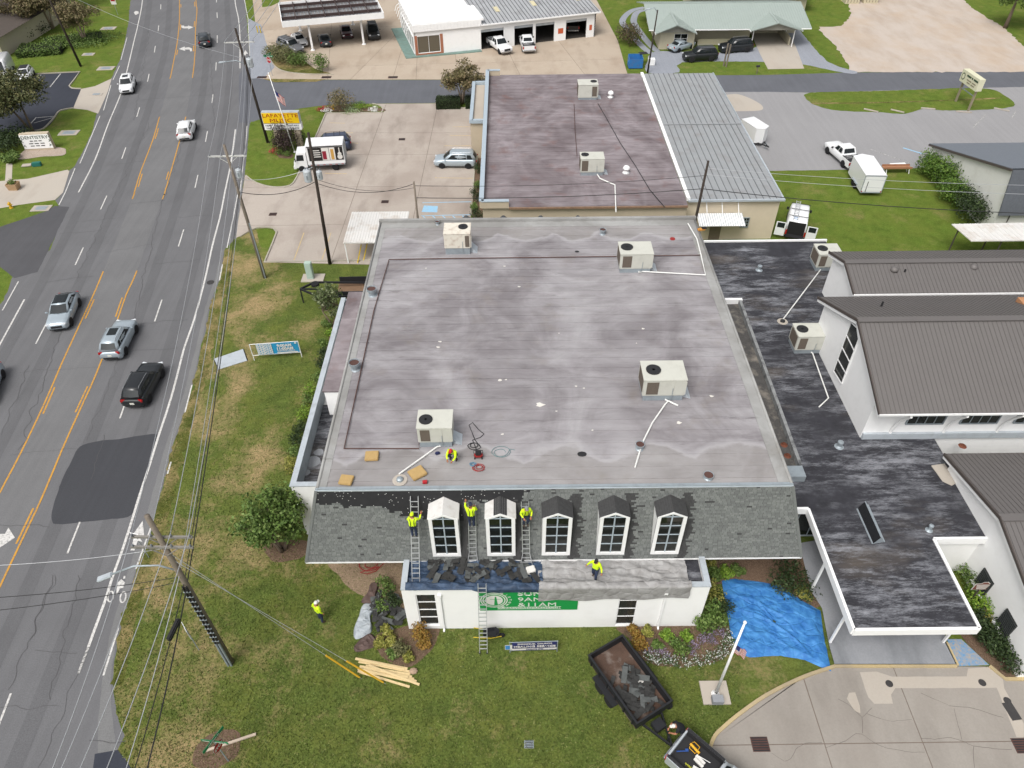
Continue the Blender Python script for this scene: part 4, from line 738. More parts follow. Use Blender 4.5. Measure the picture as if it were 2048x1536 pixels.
gA, gB = V((-14.4, 117.6, 0)), V((-4.4, 120.2, 0)); gC = V((14.1, 126.0, 0)); dn = V((-(gB-gA).y, (gB-gA).x, 0)).normalized()
def GL(u, a, b):
    lo, hi = -5.0, (b-a).length+5; d = (b-a).normalized()
    for _ in range(40):
        mid = (lo+hi)/2
        if proj(a+d*mid)[0] < u: lo = mid
        else: hi = mid
    return lo
LAB = (gB-gA).length; wall('wall', gA, gB, 0, 4.5, [(.45, 4.0, .4, 2.9)], M_white, shop); window(shop, gA, gB, .45, 4.0, .4, 2.9, 2, 1, M_trim, gm=flat('station_glass', (.10, .085, .06, 1), .1, 0, .8))
M_brick = plain('red_brick', C(176, 118, 92), .85, var=.25, scale=7)
dAB = (gB-gA).normalized()
for s0, s1, z0, z1 in ((.05, .45, 0, 3.0), (4.0, 4.45, 0, 3.0), (.45, 4.0, 0, .4)): m = MB(); a, b = gA+dAB*s0-dn*.03, gA+dAB*s1-dn*.03; m.prism([a, b, b+dn*.02, a+dn*.02], z0, z1); m.build('brickwork', M_brick, shop)
m = MB(); m.prism([gA, gA+dn*15, gA+dn*15+dAB*.25, gA+dAB*.25], 0, 4.5); m.build('side_wall', M_white, shop)
for k in range(5): window(shop, gA+dn*(12.6-k*2.5)-dAB*.02, gA+dn*(10.1-k*2.5)-dAB*.02, .1, 2.4, .3, 2.8, 2, 1, M_trim, deep=-.03)
for k in range(9): m = MB(); y_ = 1+k*1.5; m.tube([gA+dn*y_+V((0, 0, 4.3)), gA+dn*y_-dAB*.7+V((0, 0, 3.9)), gA+dn*y_-dAB*1.0+V((0, 0, 3.1))], .05, 5); m.build('awning_hoop', M_trim, shop)
m = MB(); m.prism([gA-dn*.2-dAB*.2, gB-dn*.2+dAB*.6, gB+dn*15+dAB*.6, gA+dn*15-dAB*.2], 4.4, 4.75); m.build('roof', plain('white_coating', C(250, 250, 250), .5, var=.02), shop)
m = MB(); m.prism([gA-dn*.26-dAB*.22, gB-dn*.26+dAB*.2, gB-dn*.2+dAB*.2, gA-dn*.2-dAB*.22], 3.6, 4.6); m.build('fascia', M_white, shop)
for t in range(40): m = MB(); p = gA-dn*.28+dAB*(t*.26); m.box((p.x, p.y, 4.1), (.05, .05, .95)); m.build('fascia_rib', M_white, shop) if t % 2 == 0 else None
m = MB(); m.prism([gA-dAB*1.6-dn*.6, gA+dn*14-dAB*1.8, gA+dn*14, gA, gB, gB-dn*.9], .03, .16); m.build('walkway', plain('green_walk', C(122, 148, 140), .85, var=.25, scale=1.5, dirt=C(110, 104, 96)), shop)
ops = [(GL(u0, gB, gC), GL(u1, gB, gC), 0, 3.0) for u0, u1 in ((963, 1008), (1029, 1066), (1071, 1108), (1131, 1172))]
LBC = (gC-gB).length; dBC = (gC-gB).normalized(); nBC = V((-dBC.y, dBC.x, 0)); wall('garage_wall', gB, gC, 0, 3.7, ops, M_white, shop, .2)
for s0, s1, z0, z1 in ops: m = MB(); a, b = gB+dBC*s0+nBC*.25, gB+dBC*s1+nBC*.25; m.prism([a, b, b+nBC*.08, a+nBC*.08], 2.55, 3.1); m.build('roller_door', M_coping, shop)
m = MB(); m.prism([gC-dBC*.2, gC, gC+nBC*12, gC+nBC*12-dBC*.2], 0, 3.7); m.prism([gB+nBC*11.8, gC+nBC*11.8, gC+nBC*12, gB+nBC*12], 0, 4.4); m.build('garage_side_wall', M_blk, shop)  # black walls: the shade inside the bays is put into their colour
m = MB(); m.prism([gB+nBC*.3, gC-dBC*.3+nBC*.3, gC+nBC*11.5-dBC*.3, gB+nBC*11.5], .034, .04); m.build('garage_floor', plain('shade_dark_floor', C(70, 66, 62), .8, var=.3), shop)  # interior shade of the bays painted into the dark floor colour
m = MB(); ra, rb, rc, rd = gB-nBC*.5+V((0, 0, 3.75)), gC-nBC*.5+dBC*.6+V((0, 0, 3.75)), gC+nBC*13+dBC*.6+V((0, 0, 5.4)), gB+nBC*13+V((0, 0, 5.4)); t = V((0, 0, .12)); m.add([ra, rb, rc, rd, ra+t, rb+t, rc+t, rd+t], [(0, 1, 2, 3), (7, 6, 5, 4), (0, 4, 5, 1), (1, 5, 6, 2), (3, 7, 4, 0)])
grf = m.build('garage_roof', plain('stained_metal', C(186, 188, 190), .5, .25, var=.1, scale=.7, dirt=C(124, 118, 118), dirt_amt=.6), shop)
for k in range(32): m = MB(); q = (k+.5)/32; m.beam(ra.lerp(rb, q)+t*1.25, rd.lerp(rc, q)+t*1.25, .09, .05); m.build('rib', M_dkseam, grf)
for q, r_ in ((.2, .35), (.52, .4), (.9, .42)): m = MB(); p = ra.lerp(rb, q).lerp(rd.lerp(rc, q), r_)+t*1.35; m.beam(p-nBC*.9-V((0, 0, .11)), p+nBC*.9+V((0, 0, .11)), .7, .05); m.build('skylight_panel', plain('yellow_skylight', C(214, 204, 168), .6), grf)
m = MB(); m.beam(ra+V((0, 0, .05)), rb+V((0, 0, .05)), .14, .2); m.build('gutter', M_white, shop)
M_red = flat('red_notice', C(200, 96, 60), .6)
for u, v in ((1118, 68), (1123, 68), (1180, 60)): s_ = GL(u, gB, gC); p = gB+dBC*s_-nBC*.03; m = MB(); m.prism([p-dBC*.22, p+dBC*.22, p+dBC*.22+nBC*.02, p-dBC*.22+nBC*.02], 1.1, 1.9); m.build('notice', M_red, shop)
# ------------------------------------------------------------------ green-roofed house
M_groof = plain('green_metal', C(168, 179, 173), .5, .15, var=.06, scale=.8); M_siding = plain('beige_siding', C(200, 192, 168), .75, var=.06)
hs = thing('green_roof_house', 'beige ranch house with pale green metal roof and open carport', 'house', (33, 126, 0))
def gable(parent, x0, x1, y0, y1, ze, zr, axis='x', nm='roof', ov=.0, step=.4):
    for s in (0, 1):
        if axis == 'x': ym = (y0+y1)/2; q = [V((x0, ym, zr)), V((x1, ym, zr)), V((x1, (y0, y1)[s], ze)), V((x0, (y0, y1)[s], ze))]
        else: xm = (x0+x1)/2; q = [V((xm, y0, zr)), V((xm, y1, zr)), V(((x0, x1)[s], y1, ze)), V(((x0, x1)[s], y0, ze))]
        m = MB(); t = V((0, 0, .1)); m.add(q+[p+t for p in q], [(0, 1, 2, 3), (7, 6, 5, 4), (0, 4, 5, 1), (1, 5, 6, 2), (2, 6, 7, 3), (3, 7, 4, 0)]); r_ = m.build(nm, M_groof, parent)
        n_ = max(3, int((q[1]-q[0]).length/step)); m = MB()
        for i in range(n_+1): m.beam(q[0].lerp(q[1], i/n_)+t*1.2, q[3].lerp(q[2], i/n_)+t*1.2, .04, .04)
        m.build('roof_rib', M_groof, r_, kind='stuff')
        m = MB(); m.beam(q[3]+V((0, 0, .02)), q[2]+V((0, 0, .02)), .1, .14); m.build('fascia', M_trim, parent)
    m = MB(); m.beam(*((V((x0, (y0+y1)/2, zr+.11)), V((x1, (y0+y1)/2, zr+.11))) if axis == 'x' else (V(((x0+x1)/2, y0, zr+.11)), V(((x0+x1)/2, y1, zr+.11)))), .3, .05); m.build('ridge_cap', M_groof, parent)
gable(hs, 21.8, 47, 119.9, 134.5, 2.75, 4.5); gable(hs, 22.6, 28.9, 118.2, 127, 2.7, 3.9, 'y'); gable(hs, 37.4, 45.4, 119.0, 127, 2.7, 3.8, 'y')
h_w = wall('wall', (29, 123.2), (38.6, 123.2), 0, 2.75, [(2.8, 6.2, 1.6, 2.3), (8.1, 9.4, 1.6, 2.3)], M_siding, hs); window(hs, (29, 123.2), (38.6, 123.2), 2.8, 6.2, 1.6, 2.3, 4, 1, M_trim); window(hs, (29, 123.2), (38.6, 123.2), 8.1, 9.4, 1.6, 2.3, 2, 1, M_trim)
wall('wall', (23.6, 119.7), (29, 119.7), 0, 2.75, [(2.2, 4.3, .8, 2.3)], M_siding, hs); window(hs, (23.6, 119.7), (29, 119.7), 2.2, 4.3, .8, 2.3, 2, 2, M_trim)
m = MB(); m.prism([(23.6, 119.95), (23.85, 119.95), (23.85, 133), (23.6, 133)], 0, 2.75); m.build('side_wall', M_siding, hs); m = MB(); m.prism([(28.75, 119.95), (29, 119.95), (29, 123.2), (28.75, 123.2)], 0, 2.75); m.build('side_wall', M_siding, hs)
m = MB(); m.add([(23.4, 119.0, 2.7), (28.2, 119.0, 2.7), (25.75, 119.0, 3.75)], [(0, 1, 2)]); m.build('gable_panel', plain('grey_gable', C(150, 148, 138), .8), hs); m = MB(); m.add([(37.8, 119.6, 2.7), (45, 119.6, 2.7), (41.4, 119.6, 3.7)], [(0, 1, 2)]); m.build('gable_panel', MATS['grey_gable'], hs)
m = MB(); m.prism([(38.5, 126.8), (47, 126.8), (47, 127), (38.5, 127)], 0, 2.7); m.build('carport_wall', M_siding, hs); m = MB(); m.prism([(44.3, 121), (44.5, 121), (44.5, 126.8), (44.3, 126.8)], 0, 1.2); m.build('carport_wall', M_siding, hs)
for p in ((38.2, 120.2), (44.6, 120.2), (44.6, 124)): m = MB(); m.box((*p, 1.35), (.12, .12, 2.7)); m.build('post', M_trim, hs)
m = MB(); m.box((33, 121.6, .45), (6, .2, .9)); m.build('planter_wall', M_siding, hs)
rear = thing('rear_house', 'partly seen house with grey shingle roof behind the green-roofed house', 'house', (40, 145, 0)); m = MB(); m.prism([(32, 138), (52, 138), (52, 150), (32, 150)], 0, 2.6); m.build('wall', M_siding, rear)
m = MB(); m.add([(31, 137, 2.6), (53, 137, 2.6), (53, 144, 4.4), (31, 144, 4.4), (53, 151, 2.6), (31, 151, 2.6)], [(0, 1, 2, 3), (3, 2, 4, 5)]); m.build('roof', plain('dark_shingle', C(86, 90, 98), .9, var=.15, scale=3), rear)
# ------------------------------------------------------------------ building at the right, canopy, carport, dental office, containers
wh = thing('white_hall', 'white stucco hall with grey shingle roof at right edge behind the shrubs', 'building', (58, 73, 0)); X_ = 48.6
m = MB(); m.add([(X_, 64.4, 0), (X_, 79.6, 0), (X_, 79.6, 2.5), (X_, 65.1, 6.7), (X_, 64.4, 2.6), (75, 64.4, 0), (75, 64.4, 2.6)], [(0, 1, 2, 3, 4), (0, 4, 6, 5)]); m.build('wall', plain('stained_white', C(228, 228, 222), .75, var=.05, scale=.6, dirt=C(176, 172, 160), dirt_amt=.4), wh)
q = [V((X_-.25, 80, 2.45)), V((75, 80, 2.45)), V((75, 65.1, 6.8)), V((X_-.25, 65.1, 6.8))]; t = V((0, 0, .12)); m = MB(); m.add(q+[p+t for p in q], [(0, 1, 2, 3), (7, 6, 5, 4), (0, 4, 5, 1), (3, 7, 4, 0)]); m.build('roof', plain('grey_shingle', C(120, 126, 134), .9, var=.14, scale=4), wh)
q = [V((X_-.25, 64.9, 6.85)), V((75, 64.9, 6.85)), V((75, 63.9, 2.5)), V((X_-.25, 63.9, 2.5))]; m = MB(); m.add(q+[p+V((0, .12, 0)) for p in q], [(0, 1, 2, 3), (7, 6, 5, 4), (2, 6, 7, 3), (3, 7, 4, 0)]); m.build('mansard', plain('grey_shingle_dark', C(96, 100, 106), .9, var=.2, scale=5), wh)
m = MB(); m.beam((X_-.25, 80, 2.4), (X_-.25, 65.1, 6.75), .12, .22); m.build('rake_trim', M_brtrim, wh); m = MB(); m.tube([(X_+1.2, 64.3, 2.4), (X_+1.2, 64.3, .1)], .05, 6); m.build('downspout', M_brtrim, wh)
wc = thing('walkway_canopy', 'white stained corrugated canopy sheet near the brown roof', 'canopy', (50, 60.5, 0)); q = [V((42.7, 61.9, 2.75)), V((60, 62.2, 2.75)), V((60, 59.0, 2.65)), V((43.3, 59.0, 2.65))]
M_wcor = plain('stained_white_metal', C(230, 228, 224), .5, .1, var=.05, scale=.8, dirt=C(176, 150, 120), dirt_amt=.6)
m = MB(); t = V((0, 0, .08)); m.add(q+[p+t for p in q], [(0, 1, 2, 3), (7, 6, 5, 4), (2, 6, 7, 3), (3, 7, 4, 0)]); wr = m.build('roof', M_wcor, wc)
for i in range(34): m = MB(); k = (i+.5)/34; m.beam(q[0].lerp(q[1], k)+t*1.15, q[3].lerp(q[2], k)+t*1.15, .08, .04); m.build('rib', M_wcor, wr)
for p in ((43.2, 61.3), (46.5, 61.4), (46.5, 59.4)): m = MB(); m.box((*p, 1.35), (.1, .1, 2.7)); m.build('post', M_brtrim, wc)
cp = thing('carport', 'small white corrugated metal carport on posts behind the church', 'carport', (-13.3, 63, 0)); q = [V((-16.0, 65.9, 2.45)), V((-10.2, 65.9, 2.45)), V((-10.2, 60.3, 2.35)), V((-16.0, 60.3, 2.35))]
m = MB(); m.add(q+[p+t for p in q], [(0, 1, 2, 3), (7, 6, 5, 4), (2, 6, 7, 3), (3, 7, 4, 0)]); cr = m.build('roof', M_wcor, cp)
for i in range(22): m = MB(); k = (i+.5)/22; m.beam(q[0].lerp(q[1], k)+t*1.15, q[3].lerp(q[2], k)+t*1.15, .1, .05); m.build('rib', M_wcor, cr)
for p in ((-15.9, 60.5), (-10.4, 60.5), (-15.9, 65.7), (-10.4, 65.7)): m = MB(); m.box((*p, 1.2), (.1, .1, 2.4)); m.build('post', M_trim, cp)
for a, b in (((715, 526), (733, 500)), ((727, 522), (747, 494))): m = MB(); p = G(*a); m.tube([p, p+V((.5, .8, 1.6))], .06, 6); m.build('yellow_bollard', plain('safety_yellow', C(214, 184, 60), .5), label='left of two yellow slanted bollards by the carport posts', cat='bollard', group='yellow bollards by carport') if a[0] < 720 else m.build('yellow_bollard', MATS['safety_yellow'], label='right of two yellow slanted bollards by the carport posts', cat='bollard', group='yellow bollards by carport')
dn_ = thing('dental_office', 'beige stucco office corner with dark shingle roof at far left edge', 'building', G(-60, 60)); a, b = G(10, 116), G(24, 56); b2 = V((a.x-20, a.y, 0))
m = MB(); m.prism([a, V((a.x+1.5, a.y+22, 0)), V((a.x-22, a.y+22, 0)), V((a.x-22, a.y, 0))], 0, 3.2); m.build('wall', M_siding, dn_)
m = MB(); m.add([V((a.x+.8, a.y-.8, 3.1)), V((a.x+2.2, a.y+23, 3.1)), V((a.x-8, a.y+13, 6)), V((a.x-23, a.y-.8, 3.1)), V((a.x-12, a.y+11, 6))], [(0, 1, 2), (0, 2, 4, 3)]); m.build('roof', plain('brown_shingle', C(92, 84, 78), .9, var=.2, scale=4), dn_)
for i, (u, v) in enumerate(((1690, 8), (1727, 7))):
    p = G(u, v); ct = thing('shipping_container', ('left', 'right')[i]+' one of two tan shipping containers at top of gravel lot', 'container', p+V((1.25, 3, 0)), group='tan containers on gravel lot'); m = MB(); m.box(p+V((1.25, 3.0, 1.3)), (2.5, 6, 2.6)); m.build('body', plain('container_tan', C(206, 196, 168), .6, var=.06), ct)
    for k in range(4): m = MB(); m.tube([p+V((.4+k*.55, -.05, .2)), p+V((.4+k*.55, -.05, 2.4))], .03, 5); m.build('lock_bar', M_brtrim, ct)
# vent caps along the back of the church
for u in (933, 1007, 1081, 1155): p = GY(u, 441, 53.4); m = MB(); m.lathe([(.62, 0), (.6, .05), (.18, .42), (.12, .5), (.01, .52)], 12, (p.x, 53.3, p.z-.02)); m.lathe([(.1, -1.2), (.1, 0)], 8, (p.x, 53.3, p.z)); m.build('vent_cap', plain('dark_cap', C(84, 86, 88), .6, .3), church)
# ------------------------------------------------------------------ vehicles
M_tyre = plain('tyre', C(36, 36, 38), .9, var=.1); M_rim = flat('alloy', C(150, 152, 156), .35, .7); M_drim = flat('dark_alloy', C(64, 64, 68), .35, .6); M_cglass = flat('car_glass', (.016, .02, .022, 1), .05, 0, .28); M_bplast = flat('black_plastic', C(40, 40, 42), .6)
M_lamp = flat('headlamp', C(222, 226, 230), .15, 0, .8); M_tail = flat('tail_lamp', C(168, 24, 26), .25, 0, .6); M_plate = flat('number_plate', C(216, 216, 206), .5); M_chrome = flat('chrome', C(190, 192, 194), .2, .8)
def paint(n, r, g, b, metal=.0): return flat('car_'+n, C(r, g, b), .35, metal, .4, .35)
PW, PS, PG, PB, PMR, PGR = paint('white', 236, 237, 238), paint('silver', 178, 190, 198, .35), paint('grey', 128, 130, 134, .3), paint('black', 30, 33, 36), paint('maroon', 74, 32, 40), paint('dark_grey', 58, 64, 70, .2)
CARS = {  # L, W, H, wheelbase, tyre r, sill z, hood z, belt z, x: nose..: cowl, roof front, roof rear, rear base ; tail z
    'suv': dict(L=4.72, W=1.9, H=1.70, wb=2.85, r=.36, hood=1.0, belt=1.08, cowl=.95, rf=.25, rr=-1.75, rb=-2.2, tail=1.05),
    'coupe_suv': dict(L=4.74, W=1.89, H=1.60, wb=2.87, r=.37, hood=.98, belt=1.06, cowl=.95, rf=.2, rr=-1.25, rb=-2.2, tail=1.06),
    'big_suv': dict(L=5.2, W=2.02, H=1.88, wb=3.0, r=.40, hood=1.14, belt=1.2, cowl=1.1, rf=.55, rr=-2.1, rb=-2.5, tail=1.2),
    'sedan': dict(L=4.8, W=1.83, H=1.45, wb=2.78, r=.33, hood=.92, belt=.98, cowl=.85, rf=.1, rr=-1.05, rb=-1.75, tail=1.02),
    'minivan': dict(L=5.08, W=1.98, H=1.78, wb=3.03, r=.34, hood=1.0, belt=1.06, cowl=1.35, rf=.55, rr=-2.05, rb=-2.45, tail=1.06),
    'hatch': dict(L=4.2, W=1.78, H=1.6, wb=2.55, r=.33, hood=.98, belt=1.04, cowl=.85, rf=.25, rr=-1.55, rb=-1.95, tail=1.0)}
def wheel(parent, x, y, r, w=.24, rim=None):
    s = 1 if y > 0 else -1; t = MB(); t.lathe([(r*.62, -w/2), (r*.93, -w/2), (r, -w*.32), (r, w*.32), (r*.93, w/2), (r*.62, w/2)], 16, (x, y, r), 'Y'); wo = t.build('wheel', M_tyre, parent, smooth=True)
    m = MB(); m.lathe([(r*.64, w*.30*s), (r*.60, w*.42*s), (r*.2, w*.36*s), (r*.16, w*.46*s), (.01, w*.46*s)], 12, (x, y, r), 'Y'); m.build('rim', rim or M_rim, wo); return wo
def ring(x, hw, zb, zt, tuck=.9):
    return [V((x, y, z)) for y, z in ((-hw*.80, zb), (-hw*.96, zb+.10), (-hw, zb+(zt-zb)*.35), (-hw, zb+(zt-zb)*.62), (-hw*.965, zb+(zt-zb)*.86), (-hw*tuck, zt-.015), (-hw*.55, zt+.02), (0, zt+.035), (hw*.55, zt+.02), (hw*tuck, zt-.015), (hw*.965, zb+(zt-zb)*.86), (hw, zb+(zt-zb)*.62), (hw, zb+(zt-zb)*.35), (hw*.96, zb+.10), (hw*.80, zb))]
def inset(q, a0, a1, b0, b1, off):
    """patch of a quad (bottom-left, bottom-right, top-right, top-left), lifted off it"""
    P_ = lambda a, b: q[0].lerp(q[1], a).lerp(q[3].lerp(q[2], a), b); nn = (q[1]-q[0]).cross(q[3]-q[0]).normalized()*off
    return [P_(a0, b0)+nn, P_(a1, b0)+nn, P_(a1, b1)+nn, P_(a0, b1)+nn]
def glasspart(parent, name, q, mat=None, th=.012):
    m = MB(); m.quad(*q); return m.build(name, mat or M_cglass, parent)
def vehicle_root(name, label, cat, front, rear, group=None, z=0.0):
    f_, r_ = G(*front), G(*rear); c_ = (f_+r_)/2; d = f_-r_; return thing(name, label, cat, (c_.x, c_.y, z), math.atan2(d.y, d.x), group, world=False)
def car(kind, label, pm, front, rear, cat='car', group=None, roofm=None, rail=False, sunroof=False, rim=None, plate=True, z=.03, name='parked_car'):
    k = CARS[kind]; L, W, H = k['L'], k['W'], k['H']; hl, hw = L/2, W/2; root = vehicle_root(name, label, cat, front, rear, group, z); zb = .22
    ho, be, ta = k['hood'], k['belt'], k['tail']; b = MB()
    st = [(hl, hw*.72, .42, ho*.62), (hl-.06, hw*.84, .30, ho*.80), (hl-.25, hw*.94, zb, ho*.92), (hl-.7, hw*.985, zb, ho*.97), (k['cowl']+.1, hw, zb, ho+.02), (k['cowl']-.1, hw, zb, be), (0, hw, zb, be), (k['rr'], hw, zb, be+.02), (k['rb'], hw*.985, zb, ta), (-hl+.22, hw*.96, .26, ta-.02), (-hl+.06, hw*.88, .34, ta*.90), (-hl, hw*.78, .42, ta*.80)]
    b.loft([ring(*s) for s in st]); body = b.build('body', pm, root, smooth=True)
    hb, ht = hw*.90, hw*.72; g = MB(); zr = H-.10
    lo = [V((k['cowl'], -hb*.93, be-.03)), V((k['rb'], -hb*.90, be-.03)), V((k['rb'], hb*.90, be-.03)), V((k['cowl'], hb*.93, be-.03))]; hi = [V((k['rf'], -ht, zr)), V((k['rr'], -ht*.97, zr-.03)), V((k['rr'], ht*.97, zr-.03)), V((k['rf'], ht, zr))]
    top = [V((p.x*.93+(k['rf']+k['rr'])*.035, p.y*.86, zr+.07)) for p in hi]; crown = [V((p.x*.7+(k['rf']+k['rr'])*.15, p.y*.55, H)) for p in hi]
    def rnd_(c4, fb, sb):   # a cabin outline with bowed front, rear and sides
        A, B, C_, D = c4; return [A, A.lerp(B, .5)+V((0, -sb, 0)), B, B.lerp(C_, .5)+V((-fb*.6, 0, 0)), C_, C_.lerp(D, .5)+V((0, sb, 0)), D, D.lerp(A, .5)+V((fb, 0, 0))]
    mid = [(a_*.45+b_*.55)+V((0, .02*(1 if a_.y > 0 else -1), .02)) for a_, b_ in zip(lo, hi)]
    g.loft([rnd_(lo, .12, .03), rnd_(mid, .10, .03), rnd_(hi, .08, .02), rnd_(top, .05, 0), rnd_(crown, .02, 0)]); cab = g.build('cabin', pm, root, smooth=True)
    if roofm: m = MB(); m.poly([p+V((0, 0, .008)) for p in crown]); m.loft([[p+V((0, 0, .006)) for p in top], [p+V((0, 0, .008)) for p in crown]], cap=False); m.build('roof_panel', roofm, cab)
    fs = [lo[3], lo[0], hi[0], hi[3]]; rs = [lo[1], lo[2], hi[2], hi[1]]; sr = [lo[0], lo[1], hi[1], hi[0]]; sl_ = [lo[2], lo[3], hi[3], hi[2]]
    fx = lambda q, s: inset(q, *s, (1 if abs((q[1]-q[0]).y) > .5 else 3.2)*.012 if (q[1]-q[0]).cross(q[3]-q[0]).dot((sum(q, V((0, 0, 0)))/4)-V((0, 0, .8))) > 0 else -(1 if abs((q[1]-q[0]).y) > .5 else 3.2)*.012)
    def bowed(name, q, a0, a1, b0, b1, bow, lift):
        w_ = fx(q, (a0, a1, b0, b1)); u_ = V((lift, 0, .015)); ml, mh = w_[0].lerp(w_[1], .5)+V((bow, 0, .01)), w_[3].lerp(w_[2], .5)+V((bow*.7, 0, .01)); m = MB(); m.add([w_[0]+u_, ml+u_, w_[1]+u_, w_[2]+u_, mh+u_, w_[3]+u_], [(0, 1, 4, 5), (1, 2, 3, 4)]); m.build(name, M_cglass, root, smooth=True)
    bowed('windscreen', fs, .05, .95, .06, .96, .12, .012); bowed('rear_window', rs, .09, .91, .2, .94, -.07, -.012)
    for q in (sr, sl_):
        f0 = q is sl_
        for a0, a1 in ((.10, .40), (.43, .70), (.73, .90)):
            A0, A1 = (1-a1, 1-a0) if f0 else (a0, a1); glasspart(root, 'side_window', fx(q, (A0, A1, .14, .90)))
    for sx in (1, -1):
        for sy in (1, -1):
            x, y_ = sx*k['wb']/2+(.05 if sx > 0 else -.02), sy*(hw-.10); m = MB(); R0 = k['r']*1.2
            m.poly([V((x+R0*math.cos(a*math.pi/10), sy*(hw+.004), k['r']+R0*math.sin(a*math.pi/10)*.98)) for a in range(-2, 13)]); m.build('wheel_arch', M_bplast, root); wheel(root, x, y_, k['r'], rim=rim)
    for sy in (1, -1):
        m = MB(); m.box((hl-.14, sy*hw*.66, ho*.80), (.2, .42, .16), sy*-.35); m.build('headlamp', M_lamp, root, bevel=.03); m = MB(); m.box((-hl+.1, sy*hw*.72, ta*.86), (.14, .34, .2), sy*.3); m.build('tail_lamp', M_tail, root, bevel=.02)
        m = MB(); m.box((k['cowl']-.18, sy*(hw+.08), be+.05), (.12, .2, .14)); m.build('mirror', pm, root, bevel=.03)
    m = MB(); m.box((hl-.03, 0, .58), (.08, W*.5, .24)); m.build('grille', M_bplast, root, bevel=.02); m = MB(); m.box((hl-.05, 0, .36), (.1, W*.66, .1)); m.build('front_bumper', M_bplast, root)
    m = MB(); m.box((-hl+.02, 0, .42), (.08, W*.62, .16)); m.build('rear_bumper', M_bplast, root)
    if plate: m = MB(); m.box((-hl-.01, 0, .68), (.03, .34, .17)); m.build('number_plate', M_plate, root)
    if rail:
        for sy in (1, -1): m = MB(); m.tube([(k['rf']-.15, sy*ht*.88, H-.01), (k['rf']-.4, sy*ht*.88, H+.05), (k['rr']+.3, sy*ht*.86, H+.05), (k['rr']+.05, sy*ht*.86, H-.03)], .022, 5); m.build('roof_rail', M_chrome if rail == 1 else M_bplast, root)
        for x in (.25, -.7, -1.4) if rail == 2 else (): m = MB(); m.box((x, 0, H+.03), (.06, ht*1.7, .03)); m.build('cross_bar', M_bplast, root)
    if sunroof: m = MB(); x0 = k['rf']-.2; m.add([(x0, -ht*.55, H+.012), (x0, ht*.55, H+.012), (x0-.95, ht*.55, H+.012), (x0-.95, -ht*.55, H+.012)], [(0, 1, 2, 3)]); m.build('sunroof', M_cglass, root)
    return root
